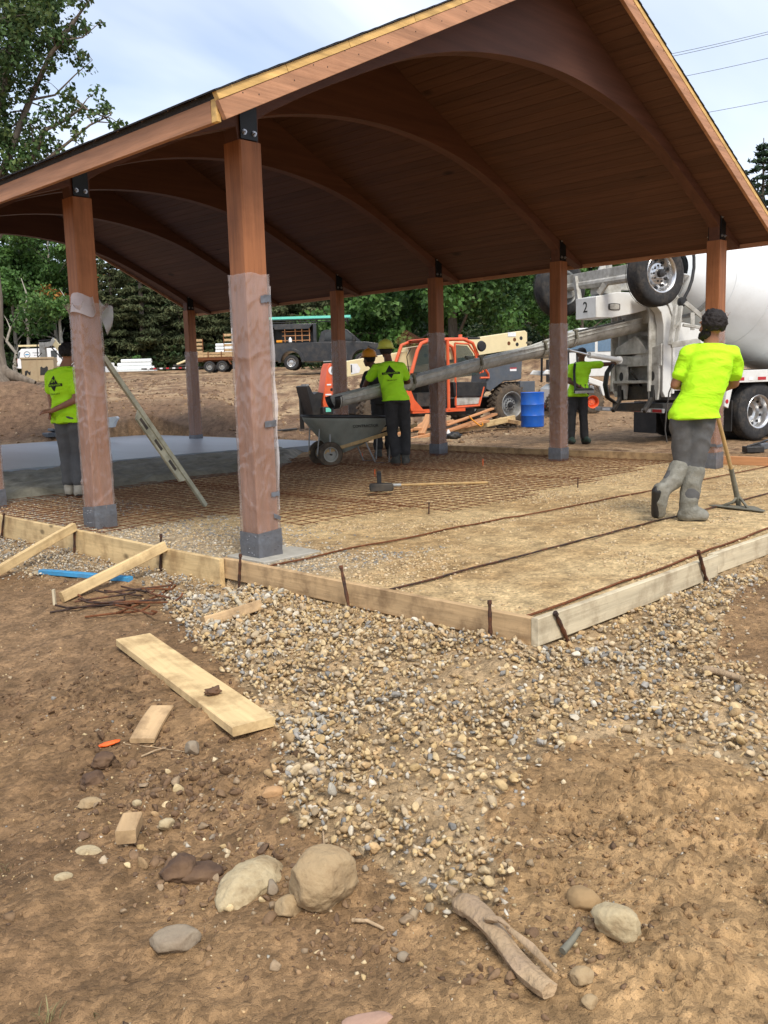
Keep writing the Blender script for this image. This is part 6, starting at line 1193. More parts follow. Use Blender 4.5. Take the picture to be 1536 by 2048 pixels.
for i, (u, v, c_) in enumerate(((1506, 905, M_BLK), (1528, 898, M_GREYP))): P = pz(u, v, .0); o = MB().box((0, 0, .05), (.28, .2, .10)).beam((-.1, 0, .1), (.25, .05, .18), .03, .03).build('tool_bundle', c_, None, 30, .02); o.location = (P[0], P[1], 0); o.rotation_euler = (0, 0, AZR+.3*i); tag(o, ('dark bundle of tools behind the orange form board', 'grey bundle of tools at the right edge behind the form board')[i], 'tools')
a, b = pz(-60, 890, .15), pz(64, 876, .15); o = MB().tube([a, b], .025, 8).build('blue_pipe', mat('blue_grey_pipe', (.05, .09, .18), .5), None, 40); tag(o, 'blue pipe lying on the dirt at the left edge of the finished concrete', 'pipe')
P = ground_at(224, 850); o = MB().prism([(-.12, 0), (.05, .0), (.10, .12), (.16, .20), (.12, .24), (-.10, .22)], -.1, .1, 'Y').build('broken_panel', M_PIPE, None, 20, .005); P = px(224, 850, 20.5); o.location = (P[0], P[1], P[2]-.05); o.rotation_euler = (0, 0, AZR); tag(o, 'broken white panel showing right of the second post', 'panel')
P = px(105, 872, 21); o = MB().box((0, 0, .03), (.35, .3, .10)).box((.05, .0, .12), (.22, .2, .06), (0, .3, .2)).build('grey_scrap_sheet', M_GREYP, None, 20, .01); o.location = P; tag(o, 'crumpled grey scrap behind the legs of the left worker', 'scrap')
a, b = pz(548, 868, .12), pz(612, 862, .12); 
for i, (u0, v0, u1, v1) in enumerate(((545, 866, 612, 862), (545, 873, 610, 872))): board('rail_board', ('upper', 'lower')[i]+' thin board seen between the nearest post and the wheelbarrow', px(u0-30, v0, 22.5), px(u1+40, v1, 22.5), .04, .05, M_PINE2, 'board')
# ---------------------------------------------------------------- skid steer and far van behind the man with the remote
P = px(1147, 800, 28); SK = thing('skid_steer', 'white skid steer loader with orange rimmed wheels behind the remote operator', 'skid steer', (P[0], P[1], hz(P[0], P[1])), AZR+R(8))
for x, m_ in ((-.54, M_TYRED), (.54, M_TYRED)): wheel(SK, (x, -.1, .36), .36, .28, .19, m_, M_ORNG, out_=-1, lugs=6, holes=0, tread=20); wheel(SK, (x, 1.2, .36), .36, .28, .19, m_, M_ORNG, out_=1, lugs=0, holes=0, tread=20)
MB().prism([(-.70, .35), (-.72, .80), (-.5, .95), (.7, .85), (.8, .3)], .1, 1.1, 'Y').build('body', M_WHITE, SK, 25, .03); MB().prism([(-1.0, 1.25), (-.9, 1.38), (-.1, 1.32), (.95, .95), (1.05, .55), (.9, .52), (.8, .82), (-.1, 1.15)], -.12, .0, 'Y').prism([(-1.0, 1.25), (-.9, 1.38), (-.1, 1.32), (.95, .95), (1.05, .55), (.9, .52), (.8, .82), (-.1, 1.15)], 1.2, 1.3, 'Y').build('lift_arms', M_WHITE, SK, 25, .02)
MB().box((-.25, .6, 1.95), (.95, .85, .06)).beam((-.7, .2, 1.0), (-.68, .2, 1.95), .06, .06).beam((.22, .2, .95), (.18, .2, 1.95), .06, .06).beam((-.7, 1.0, 1.0), (-.68, 1.0, 1.95), .06, .06).beam((.22, 1.0, .95), (.18, 1.0, 1.95), .06, .06).box((-.55, .6, 1.35), (.10, .5, .7)).box((-.3, .6, 1.05), (.5, .5, .14)).build('cab_cage', M_BLK, SK, 25, .01)
P = px(1210, 735, 31); o = thing('parked_van', 'blue grey van parked behind the mixer truck chute', 'van', (P[0], P[1], P[2]-.6), AZR); MB().prism([(-1.6, .3), (-1.6, 1.0), (-1.1, 1.85), (-.9, 1.95), (3.2, 1.95), (3.2, .3)], 0, 1.8, 'Y').build('body', M_WHITE, o, 25, .03); MB().prism([(-1.35, 1.15), (-1.0, 1.78), (-.35, 1.80), (-.35, 1.15)], -.02, 0, 'Y').prism([(-.25, 1.15), (-.25, 1.8), (.5, 1.8), (.5, 1.15)], -.02, 0, 'Y').prism([(.6, 1.15), (.6, 1.8), (1.4, 1.8), (1.4, 1.15)], -.02, 0, 'Y').build('window', mat('blue_glass', (.10, .17, .25), .15, spec=.8), o, 20)
for x in (-1.0, 2.3): wheel(o, (x, .05, .33), .33, .22, .19, M_TYRE, M_RIMG, out_=-1, lugs=5, holes=0)
# ---------------------------------------------------------------- overhead wires
for i, (a, b, lb) in enumerate((((900, 178, 55), (1700, 20, 55), 'upper of the two close overhead wires at the right'), ((900, 185, 55), (1700, 24, 55), 'lower of the two close overhead wires at the right'), ((900, 222, 55), (1700, 75, 55), 'middle overhead wire at the right'), ((900, 287, 55), (1700, 166, 55), 'lowest overhead wire at the right'), ((-100, 352, 40), (420, 215, 60), 'thin wire crossing the oak boughs at the left'))):
    A, B = V3(px(*a)), V3(px(*b)); pts = [A.lerp(B, s/24)-Vector((0, 0, .5*(1-(2*s/24-1)**2))) for s in range(25)]; o = MB().tube(pts, .014 if i < 4 else .009, 5, False).build('overhead_wire', M_WIRE, None, 60); tag(o, lb, 'wire')
# ---------------------------------------------------------------- wheelbarrow
P = pz(690, 932, .0); WB = thing('wheelbarrow', 'grey green two wheeled wheelbarrow standing under the chute end', 'wheelbarrow', (5.62, 4.92, 0), AZR+R(180+22))
# local X = forward (towards the wheels), Y to the barrow's left, Z up
wx = .42
for y in (.22, -.22):
    w = wheel(WB, (wx, y, .19), .19, .09, .11, M_TYRED, M_CONC_P, out_=1 if y > 0 else -1, lugs=0, holes=0, dish=.3)
def tray():
    top, bot = [], []; n = 28; V = []; F = []; lv = [(0, 1.), (.12, 1.0), (.5, .80), (.9, .60), (1., .52)]
    for (s, k) in lv:
        for j in range(n):
            a = 2*math.pi*j/n; cxx, cyy = math.copysign(abs(math.cos(a))**.55, math.cos(a)), math.copysign(abs(math.sin(a))**.55, math.sin(a)); z = .74-.44*s; x = cxx*.62*k-.10*s+(0.10 if cxx > 0 else 0)*(1-s); V.append((x+.02, cyy*.36*(k*.9+.1), z+(.03*cxx if s < .2 else 0)-(.12*s*cxx)))
    for i in range(len(lv)-1):
        for j in range(n): F.append((i*n+j, i*n+(j+1) % n, (i+1)*n+(j+1) % n, (i+1)*n+j))
    F.append(tuple((len(lv)-1)*n+j for j in range(n))); o = MB().add(V, F).build('tray', M_POLY, WB, 60); m = o.modifiers.new('t', 'SOLIDIFY'); m.thickness = .012
    pts = [V[j] for j in range(n)]+[V[0]]; MB().tube([(x*1.01, y*1.01, z+.005) for x, y, z in pts], .018, 6, False).build('rim', M_BLK, WB, 60)
tray()
for y in (.20, -.20):
    MB().beam((.62, y, .20), (-1.0, y*1.45, .58), .035, .055).build('handle', M_HANDLE, WB, 30, .006)
    MB().tube([(-.15, y*1.15, .36), (-.30, y*1.3, .02), (-.52, y*1.35, .02), (-.55, y*1.35, .46)], .012, 7).build('leg', M_RIMG, WB, 60)
    MB().tube([(.42, y*1.1, .19), (.42, y*1.3, .55)], .012, 6).tube([(.62, y*1.1, .2), (.58, y*1.2, .58)], .010, 6).build('strut', M_RIMG, WB, 60)
MB().tube([(wx, -.3, .19), (wx, .3, .19)], .012, 6).build('axle', M_DARK, WB, 60)
txt('CONTRACTOR', .06, WB, (-.12, .345, .60), (R(80), 0, R(180)), M_LOGO, .002)
# ---------------------------------------------------------------- slotted screed board leaning on the second post
def screed():
    A, B = V3(pz(411, 1011, .035)), Vector((.125, 2.36, 1.56)); d = (B-A); l = d.length; x = d.normalized(); y = Vector((0, 0, 1)).cross(x).normalized(); z = x.cross(y)
    o = thing('screed_board', 'long greenish metal screed board with three slots leaning on the second post', 'screed'); M = Matrix((x, y, z)).transposed().to_4x4(); M.translation = A; o.matrix_world = M
    t = .036; MB().box((l/2, 0, .0), (l, t, .046)).build('bar', M_MAG, o, 30, .003); s0, s1 = .20*l, .68*l; h = .092
    sl = [(.29, .36), (.43, .50), (.57, .64)]; xs = [s0, s0+.05]+[q*l for p in sl for q in p]+[s1-.05, s1]; mb = MB(); mb.prism([(s0, -.018), (s0+.05, -h), (s1-.04, -h), (s1, -.018)], -t/2*.35, t/2*.35, 'Y'); w = mb.build('web', M_MAG, o, 30)
    MB().box(((s0+s1)/2, 0, -h), (s1-s0-.1, t*.8, .012)).build('lower_flange', M_MAG, o, 30, .003)
    for a, b in sl: MB().box(((a+b)/2*l, 0, -.055), ((b-a)*l, t*.5, .034)).build('slot', M_DARK, o, 30, .005)
    for p in (.55, .75): MB().lathe([(0, -t/2-.002), (.008, -t/2-.002), (.008, 0)], (l*p, 0, -.0), 'Y', 8).build('rivet', M_BLK, o, 30)
screed()
# ---------------------------------------------------------------- hand tamper lying on the mesh
P = pz(763, 985, .03); TMp = thing('hand_tamper', 'long handled tamper with a grey head lying on the wire mesh', 'tamper', (P[0], P[1], .09), AZR+R(2))
MB().box((0, 0, 0), (.25, .12, .085)).box((0, .0, .0), (.27, .10, .06)).build('head', M_DARK, TMp, 30, .008); MB().box((-.02, .05, .10), (.05, .04, .13)).box((-.02, .05, .16), (.04, .07, .03)).build('bracket', M_BLK, TMp, 30, .008)
e = V3(pz(975, 965, .06)); m_ = Matrix.Rotation(-(AZR+R(2)), 4, 'Z'); q = m_ @ (e-Vector((P[0], P[1], .09))); st = Vector((.12, .03, .015)); hd_ = MB().tube([st, st.lerp(q, .5), q], [.014, .015, .016], 10).build('handle', M_HANDLE, TMp, 60); MB().tube([st-(q-st)*.03, st.lerp(q, .09)], .018, 10).build('ferrule', M_RIMG, TMp, 60)
# ---------------------------------------------------------------- people
def voxel(mb, vox, smooth=6, disp=None):
    me = mb.mesh('v'); o = bpy.data.objects.new('v', me); COL.objects.link(o); m = o.modifiers.new('r', 'REMESH'); m.mode = 'VOXEL'; m.voxel_size = vox; m.adaptivity = 0
    if smooth: s = o.modifiers.new('s', 'SMOOTH'); s.factor = .5; s.iterations = smooth
    dg = bpy.context.evaluated_depsgraph_get(); r = bpy.data.meshes.new_from_object(o.evaluated_get(dg)); bpy.data.objects.remove(o); bpy.data.meshes.remove(me)
    if disp is not None:
        n = len(r.vertices); V = np.empty(n*3, np.float32); r.vertices.foreach_get('co', V); V = V.reshape(-1, 3); Nn = np.empty(n*3, np.float32); r.vertices.foreach_get('normal', Nn); Nn = Nn.reshape(-1, 3); V = V+Nn*disp(V)[:, None]; r.vertices.foreach_set('co', V.ravel().astype(np.float32)); r.update()
    r.polygons.foreach_set('use_smooth', [True]*len(r.polygons)); return r
def cap(mb, a, b, ra, rb, n=12, sq=None):       # tapered limb with round ends
    a, b = V3(a), V3(b); d = (b-a); l = d.length or 1e-4; d = d/l
    pts = [a-d*ra*.95, a-d*ra*.7, a-d*ra*.35, a, a.lerp(b, .5), b, b+d*rb*.35, b+d*rb*.7, b+d*rb*.95]; rs_ = [ra*.25, ra*.71, ra*.94, ra, (ra+rb)/2*1.02, rb, rb*.94, rb*.71, rb*.25]; mb.tube(pts, rs_, n, True, sq)
def ell(mb, c, r, n=14, rotz=0, tilt=None):
    V, F = ico(4); 
    m = Matrix.Rotation(rotz, 3, 'Z')
    if tilt: m = m @ Matrix.Rotation(tilt[0], 3, 'X') @ Matrix.Rotation(tilt[1], 3, 'Y')
    mb.add([V3(c)+m @ Vector((v[0]*r[0], v[1]*r[1], v[2]*r[2])) for v in V], [tuple(f) for f in F])
def torso(mb, rings, n=24):                     # rings: centre, lateral vector (unit), half width, half depth
    V = []
    for (c, lat, a, b) in rings:
        c = V3(c); lat = V3(lat).normalized(); dep = Vector((0, 0, 1)).cross(lat).normalized()
        for k in range(n): t = 2*math.pi*k/n; cc, ss = math.cos(t), math.sin(t); V.append(c+lat*(math.copysign(abs(cc)**.85, cc)*a)+dep*(math.copysign(abs(ss)**.9, ss)*b))
    m = len(rings); F = [tuple(range(n-1, -1, -1)), tuple((m-1)*n+k for k in range(n))]+[(i*n+k, i*n+(k+1) % n, (i+1)*n+(k+1) % n, (i+1)*n+k) for i in range(m-1) for k in range(n)]; mb.add(V, F)
def hand(mb, wrist, d, up, side, curl=.6, s=1.):
    """palm with four bent fingers and a thumb; d = pointing direction, up = back of the hand, side = +1/-1 for the thumb side"""
    w = V3(wrist); d = V3(d).normalized(); up = V3(up); up = (up-d*up.dot(d)).normalized(); sd = d.cross(up)*side; palm = w+d*.05*s
    for q in (-.026, -.009, .009, .026): cap(mb, w+sd*q*.6*s, w+d*.085*s+sd*q*s, .014*s, .0125*s, 8)
    for i, (q, l) in enumerate(((.031, .070), (.011, .078), (-.010, .073), (-.029, .056))):
        a = w+d*.085*s+sd*q*s; k1 = (d-up*curl*.6).normalized(); k2 = (d-up*curl*1.6).normalized(); b = a+k1*l*.5*s; c = b+k2*l*.5*s; cap(mb, a, b, .0098*s, .0090*s, 8); cap(mb, b, c, .0090*s, .0075*s, 8)
    a = w+d*.02*s+sd*.026*s; b = a+(d*.5+sd*.8-up*.2).normalized()*.038*s; c = b+(d*.9+sd*.25-up*.35).normalized()*.032*s; cap(mb, a, b, .0125*s, .0105*s, 8); cap(mb, b, c, .0105*s, .0085*s, 8)
def head(mb, c, f, s=1.):                       # f: facing (2-D), c: centre of the skull
    a = math.atan2(f[1], f[0])-math.pi/2; m = Matrix.Rotation(a, 3, 'Z'); q = lambda x, y, z: V3(c)+m @ Vector((x, y, z))*s
    ell(mb, q(0, -.012, .02), (.076*s, .094*s, .098*s), rotz=a); ell(mb, q(0, .028, -.040), (.058*s, .062*s, .066*s), rotz=a); ell(mb, q(0, .055, -.085), (.030*s, .028*s, .025*s), rotz=a)
    cap(mb, q(0, .088, .012), q(0, .104, -.022), .010*s, .016*s, 8); ell(mb, q(0, .086, -.052), (.026*s, .014*s, .009*s), rotz=a); ell(mb, q(0, .080, .038), (.055*s, .018*s, .012*s), rotz=a)
    for sx_ in (-1, 1): ell(mb, q(sx_*.078, -.008, -.004), (.010*s, .020*s, .032*s), rotz=a); ell(mb, q(sx_*.035, .062, -.022), (.024*s, .024*s, .020*s), rotz=a)
    return q, a
def folds(seed, amp=.006, fx=9, fz=22, slant=.6):
    def f(V):
        u = V[:, 0]*fx+V[:, 2]*fz*slant; v = V[:, 2]*fz-V[:, 0]*fx*.5+V[:, 1]*4; n_ = noise2(u*.5+seed, v*.5+V[:, 1]*6, 3); return amp*1.3*(.75-3.0*np.abs(n_))*(.5+1.2*sst(-.3, .3, noise2(u*.2+seed, v*.16, 8)))+amp*.5*noise2(u*1.3, v*1.3+seed, 5)
    return f
def decal(tree, polys, origin, right, up, nrm, m, parent, name, lift=.004):
    """flat print wrapped on the cloth: each 2-D polygon is cut finely and laid on the surface"""
    o_, r_, u_, n_ = V3(origin), V3(right).normalized(), V3(up).normalized(), V3(nrm).normalized(); bm = bmesh.new()
    for poly in polys:
        vs = [bm.verts.new((x, y, 0)) for x, y in poly]; bm.faces.new(vs)
    bmesh.ops.triangulate(bm, faces=bm.faces[:])
    for _ in range(3):
        e = [e for e in bm.edges if e.calc_length() > .02]
        if e: bmesh.ops.subdivide_edges(bm, edges=e, cuts=1); bmesh.ops.triangulate(bm, faces=bm.faces[:])
    for v in bm.verts:
        p = o_+r_*v.co.x+u_*v.co.y; h = tree.ray_cast(p+n_*.5, -n_, 1.2); v.co = (h[0]+n_*lift) if h[0] is not None else p
    me = bpy.data.meshes.new(name); bm.to_mesh(me); bm.free(); return link(name, me, m, parent)
def text_polys(s, size, cx_=0, cy_=0):
    c = bpy.data.curves.new('t', 'FONT'); c.body = s; c.size = size; c.align_x = 'CENTER'; c.align_y = 'CENTER'; c.resolution_u = 2; o = bpy.data.objects.new('t', c); COL.objects.link(o)
    me = bpy.data.meshes.new_from_object(o.evaluated_get(bpy.context.evaluated_depsgraph_get())); P = [[(me.vertices[i].co.x+cx_, me.vertices[i].co.y+cy_) for i in p.vertices] for p in me.polygons]; bpy.data.objects.remove(o); return P
def person(label, loc, J, shirt, pants, boots, skin, sc=1., hat=None, hair=True, hairk=1., beard=False, boot_h=.36, face=(0, 1), hand_spec=None, logo=None, seed=1, tee=True, belly=0, shirt_folds=.009, glasses=False, cap_=False, shirt_len=None, boots_k=1., vs_=1.35):
    o = thing('person', label, 'person', loc, AZR); nk = V3(J['neck']); hc = V3(J['head']); sl, sr = V3(J['sl']), V3(J['sr']); ch = (sl+sr)/2; lat = (sr-sl).normalized(); hip = V3(J['hip']); hl, hr = V3(J['hl']), V3(J['hr']); hlat = (hr-hl).normalized(); wst = V3(J.get('waist', ch.lerp(hip, .6))); sw = (sr-sl).length/2
    def rings(e, lowz=None):
        R_ = [(ch+Vector((0, 0, .075)), lat, .085+e, .075+e), (ch+Vector((0, 0, .05)), lat, sw*.72+e, .095+e), (ch+Vector((0, 0, .0)), lat, sw*1.0+e, .115+e), (ch.lerp(wst, .28), lat, sw*.95+e, .130+e), (ch.lerp(wst, .62), lat.lerp(hlat, .4), sw*.86+e+belly, .122+e+belly), (wst, lat.lerp(hlat, .7), sw*.82+e+belly, .118+e+belly), (hip.lerp(wst, .35), hlat, .178+e, .120+e), (hip, hlat, .182+e, .125+e)]
        return R_
    body = MB(); torso(body, rings(0)[::-1]); cap(body, ch+Vector((0, 0, .04)), nk.lerp(hc, .55), .064, .056); q, fa = head(body, hc, face)
    for s_, k in (('l', sl), ('r', sr)):
        el, wr = V3(J['e'+s_]), V3(J['w'+s_]); cap(body, k, el, .054, .042); cap(body, el, wr, .042, .027, sq=None); hs = (hand_spec or {}).get(s_, ((wr-el), (0, 0, 1), 1 if s_ == 'l' else -1, .6)); hand(body, wr+(V3(hs[0]).normalized())*.005, *hs)
    for s_, h in (('l', hl), ('r', hr)):
        kn, an, to = V3(J['k'+s_]), V3(J['a'+s_]), V3(J['t'+s_]); cap(body, h, kn, .085, .056); cap(body, kn, an, .056, .038); cap(body, an, to, .036, .028)
    b = link('body', voxel(body, .0085*(1+(vs_-1)*.5), 3), skin, o)
    # trousers
    pm = MB(); e = .016; torso(pm, [(hip+Vector((0, 0, -.03)), hlat, .184, .130), (hip+Vector((0, 0, .04)), hlat, .172, .118), (hip.lerp(wst, .7), hlat, .150, .105)])
    for s_, h in (('l', hl), ('r', hr)):
        kn, an = V3(J['k'+s_]), V3(J['a'+s_]); cap(pm, h, kn, .104, .080); low = kn.lerp(an, max(.1, 1-boot_h*.45/max(.2, (kn-an).length)*.55)); cap(pm, kn, low, .082, .078)
    link('trousers', voxel(pm, .0115*vs_, 5, folds(seed+3, .008, 7, 9, .9)), pants, o)
    # boots
    for s_ in 'lr':
        bt = MB(); kn, an, to = V3(J['k'+s_]), V3(J['a'+s_]), V3(J['t'+s_]); top = an.lerp(kn, min(.85, boot_h/max(.2, (kn-an).length))); cap(bt, top, an, (.083 if boots_k > 1 else .072)*boots_k, .058*boots_k); hd = (an-to); hd.normalize(); dn = Vector(J.get('dn'+s_, (0, 0, -1))).normalized(); heel = an+dn*.055+hd*.03; cap(bt, heel, to, .052*boots_k, .048*boots_k); cap(bt, an, an.lerp(to, .6), .058*boots_k, .050*boots_k); cap(bt, heel+dn*.015, to+dn*.005, .050, .044)
        bo = link('boot', voxel(bt, .0095*vs_, 4, folds(seed+5, .006, 12, 12, .2)), boots, o); sb = MB(); cap(sb, heel+dn*.036, to+dn*.022, .046, .044); link('sole', voxel(sb, .012*vs_, 2), M_BLK, bo)
    # shirt
    sm = MB(); rg_ = rings(.016); hem = J.get('hem', hip+Vector((0, 0, -.03))); rg_.append((V3(hem), hlat, .212, .155)); torso(sm, rg_[::-1])
    for s_, k in (('l', sl), ('r', sr)): el = V3(J['e'+s_]); cap(sm, k+Vector((0, 0, .0)), k.lerp(el, .62 if tee else .95), .070, .070)
    cap(sm, sl+lat*.03, sr-lat*.03, .072, .072); sme = voxel(sm, .0095*vs_, 5, folds(seed, shirt_folds, 5, 13, .55)); so_ = link('shirt', sme, shirt, o)
    if tee: cl_ = ch+Vector((0, 0, .095)); cl_ = cl_.lerp(nk, .3); cl_ = cl_-Vector((0, 0, .012)); pts = [cl_+lat*.076*math.cos(2*math.pi*k/20)+Vector((0, 0, 1)).cross(lat)*.074*math.sin(2*math.pi*k/20) for k in range(21)]; MB().tube(pts, .007, 6, False).build('collar', shirt, o, 60)
    if hair:
        hm = MB(); V = []; vs, fs = ico(5); hh = []
        for v in vs:
            p = Vector(v); r_ = 1+.10*mnoise.fractal(p*4+Vector((seed, 0, 0)), 1, 2, 3)+.035*mnoise.noise(p*26); hh.append(q(p.x*.092*r_*hairk, -.020+p.y*.104*r_*hairk, .034+p.z*.100*r_*hairk))
        # cut the face side away by squeezing it in
        F_ = [tuple(f) for f in fs]; out_ = []
        for v, p in zip(vs, hh):
            keep = v[1] < .45 and not (v[2] < -.72); out_.append(p if keep else q(v[0]*.05, -.012+v[1]*.06, .02+v[2]*.06))
        link('hair', MB().add(out_, F_).mesh('hair'), M_HAIR, o, 60)
    if beard:
        bd = MB(); ell(bd, q(0, .055, -.075), (.060, .055, .048), rotz=fa); ell(bd, q(-.055, .01, -.055), (.02, .045, .05), rotz=fa); ell(bd, q(.055, .01, -.055), (.02, .045, .05), rotz=fa); link('beard', voxel(bd, .008, 2, folds(9, .004, 60, 60, .2)), M_HAIR, o)
    if hat:
        hb = MB(); pr_ = [(.128, .0), (.126, .03), (.116, .07), (.092, .105), (.055, .125), (0, .132)]; hb.lathe(pr_, (0, 0, 0), 'Z', 32, False).lathe([(.126, .0), (.148, -.010), (.150, -.004), (.128, .012)], (0, 0, 0), 'Z', 32, False)
        for yy in (-.02, 0, .02): hb.tube([(yy*1.0, -.125, .02), (yy, -.10, .085), (yy, 0, .136), (yy, .10, .085), (yy, .125, .02)], .006, 5)
        hb.prism([(-.09, .10), (-.06, .155), (0, .172), (.06, .155), (.09, .10), (0, .12)], -.008, -.002, 'Z'); hb.v = [tuple(q(x*.93, y*1.02-.012, z+.052)) for x, y, z in hb.v]; link('hard_hat', hb.mesh('hard_hat'), hat, o, 50)
    if cap_:
        hb = MB().lathe([(.088, 0), (.086, .04), (.066, .078), (.03, .092), (0, .094)], (0, 0, 0), 'Z', 24, False).prism([(-.055, .07), (-.045, .13), (0, .148), (.045, .13), (.055, .07)], .0, .008, 'Z'); hb.v = [tuple(q(x, y*1.1-.010, z+.038)) for x, y, z in hb.v]; link('cap', hb.mesh('cap'), M_BLK, o, 50)
    if glasses: MB().box((-.032, 0, 0), (.05, .012, .030)).box((.032, 0, 0), (.05, .012, .030)).box((0, .004, .006), (.02, .008, .008)).box((-.066, -.05, .006), (.006, .10, .01)).box((.066, -.05, .006), (.006, .10, .01)); gb = MB().box((-.032, 0, 0), (.05, .012, .030)).box((.032, 0, 0), (.05, .012, .030)).box((0, .004, .006), (.02, .008, .008)).box((-.068, -.05, .006), (.006, .10, .01)).box((.068, -.05, .006), (.006, .10, .01)); gb.v = [tuple(q(x, y+.095, z+.018)) for x, y, z in gb.v]; link('sunglasses', gb.mesh('sunglasses'), M_BLK, o, 30)
    if logo:
        tr = BVHTree.FromPolygons([v.co[:] for v in sme.vertices], [tuple(p.vertices) for p in sme.polygons]); upv = (ch-wst).normalized(); nr = lat.cross(upv); nr = nr if nr.y < 0 else -nr; og = ch.lerp(wst, logo.get('drop', .22))+lat*logo.get('dx', 0); k = logo.get('k', 1.); 
        dia = [[(0, .115*k), (.085*k, .0), (0, -.115*k), (-.085*k, .0)]]; decal(tr, dia, og, lat, upv, nr, M_LOGO, so_, 'diamond_print'); decal(tr, [[(-.155*k, -.045*k), (.155*k, -.045*k), (.155*k, -.005*k), (-.155*k, -.005*k)]], og, lat, upv, nr, M_LOGO, so_, 'bar_print', .006)
        if logo.get('top'): decal(tr, text_polys(logo['top'], logo.get('ts', .07)*k, 0, .035*k), og, lat, upv, nr, shirt, so_, 'lettering', .008)
        decal(tr, text_polys(logo['bar'], .034*k, 0, -.025*k), og, lat, upv, nr, shirt, so_, 'lettering', .009); decal(tr, text_polys(logo['num'], .032*k, 0, -.15*k), og, lat, upv, nr, M_LOGO, so_, 'lettering', .006)
    return o, q
def floor_loc(u, v, t=None): P = pz(u, v, 0.0); return P
# man leaning on the scraper, seen from behind
P0 = pz(1370, 1040, .01); ps = lambda *a: Vector(a)
J = dict(head=ps(.195, .02, 1.635), neck=ps(.20, .0, 1.50), sl=ps(.02, .04, 1.415), sr=ps(.375, .0, 1.40), waist=ps(.13, 0, 1.10), hip=ps(.05, 0, .93), hl=ps(-.04, .02, .90), hr=ps(.135, 0, .90), kl=ps(.0, .08, .48), al=ps(-.185, -.02, .27), tl=ps(-.225, .02, .075), dnl=ps(-.9, -.35, -.25), kr=ps(.085, .03, .48), ar=ps(.02, .0, .10), tr=ps(.13, -.05, .055), el=ps(-.075, .09, 1.16), wl=ps(.12, .33, 1.13), er=ps(.44, .12, 1.16), wr=ps(.34, .33, 1.08), hem=ps(.065, 0, .875))
person('man in a lime shirt seen from behind, leaning on the scraper at the right', (P0[0], P0[1], 0.0), J, M_LIME, M_PANTG, M_BOOT, M_SKIN, beard=True, hairk=1.10, boot_h=.44, boots_k=1.14, vs_=1.1, face=(-.55, .8), seed=2, belly=.012, shirt_folds=.012, hand_spec={'l': ((.8, .3, 0), (0, 0, 1), -1, 1.1), 'r': ((-.6, .5, .1), (0, 0, 1), 1, 1.1)})
# the scraper he holds
A = V3(pz(1478, 1008, .03)); Bt = V3(px(1441, 760, 8.25)); SCR = thing('concrete_scraper', 'long handled concrete scraper with a triangular blade standing on the sand', 'scraper', (A.x, A.y, 0))
Bt = Vector((P0[0], P0[1], 0))+Matrix.Rotation(AZR, 3, 'Z') @ Vector((.31, .36, 1.16)); h0 = Vector((0, 0, .07)); h1 = Bt-Vector((A.x, A.y, 0)); mid = Vector((0, 0, .07)).lerp(V3(px(1451, 830, 8.3))-Vector((A.x, A.y, 0)), .5)
MB().tube([h0, h0.lerp(h1, .3), h0.lerp(h1, .65), h1], [.017, .018, .018, .017], 10).build('handle', M_HANDLE, SCR, 60); MB().tube([(0, 0, .015), h0.lerp(h1, .28)], [.026, .021], 10).build('socket', M_CTOOL, SCR, 60)
bl_, br_ = V3(pz(1420, 1010, .02)), V3(pz(1531, 1022, .02)); d = (br_-bl_).normalized(); n_ = Vector((-d.y, d.x, 0)); c = (bl_+br_)/2-Vector((A.x, A.y, 0)); c.z = 0; hw = (br_-bl_).length/2
V = [c-d*hw-n_*.015, c+d*hw-n_*.03, c+d*hw*.95+n_*.02, c+d*.05+n_*.20, c-d*hw*.9+n_*.05]; mb = MB(); mb.add([v+Vector((0, 0, .012)) for v in V]+[v+Vector((0, 0, .022)) for v in V], [(4, 3, 2, 1, 0), (5, 6, 7, 8, 9)]+[(i, (i+1) % 5, 5+(i+1) % 5, 5+i) for i in range(5)]); mb.build('blade', M_CTOOL, SCR, 30, .002)
MB().tube([c-d*hw*.62+n_*.05+Vector((0, 0, .02)), c-d*hw*.3+n_*.06+Vector((0, 0, .06)), Vector((0, 0, .12))], .014, 6).tube([c+d*hw*.3+n_*.04+Vector((0, 0, .02)), Vector((0, 0, .10))], .012, 6).build('brace', M_CTOOL, SCR, 60)
# middle worker with yellow hard hat
P1 = pz(800, 929, .01)
J = dict(head=ps(-.165, .12, 1.70), neck=ps(-.12, .08, 1.56), sl=ps(-.31, .08, 1.455), sr=ps(.055, .02, 1.47), waist=ps(-.075, .02, 1.13), hip=ps(-.02, 0, .97), hl=ps(-.11, .0, .93), hr=ps(.07, .0, .93), kl=ps(-.10, .05, .50), al=ps(-.05, .0, .10), tl=ps(-.10, .12, .055), kr=ps(.10, .06, .50), ar=ps(.085, .02, .10), tr=ps(.11, .15, .055), el=ps(-.47, .22, 1.26), wl=ps(-.55, .38, 1.10), er=ps(.16, .26, 1.25), wr=ps(-.02, .42, 1.20), hem=ps(-.045, 0, .975))
person('worker in a lime shirt and yellow hard hat guiding the chute over the wheelbarrow', (P1[0], P1[1], 0), J, M_LIME2, M_PANTD, M_BOOTD, M_SKIND, hat=M_HATY, face=(.15, 1), seed=5, logo=dict(bar='CONSTRUCTION', num='508-660-2677', k=.85, dx=.03), hand_spec={'l': ((-.75, .35, -.1), (0, 0, 1), -1, .5)})
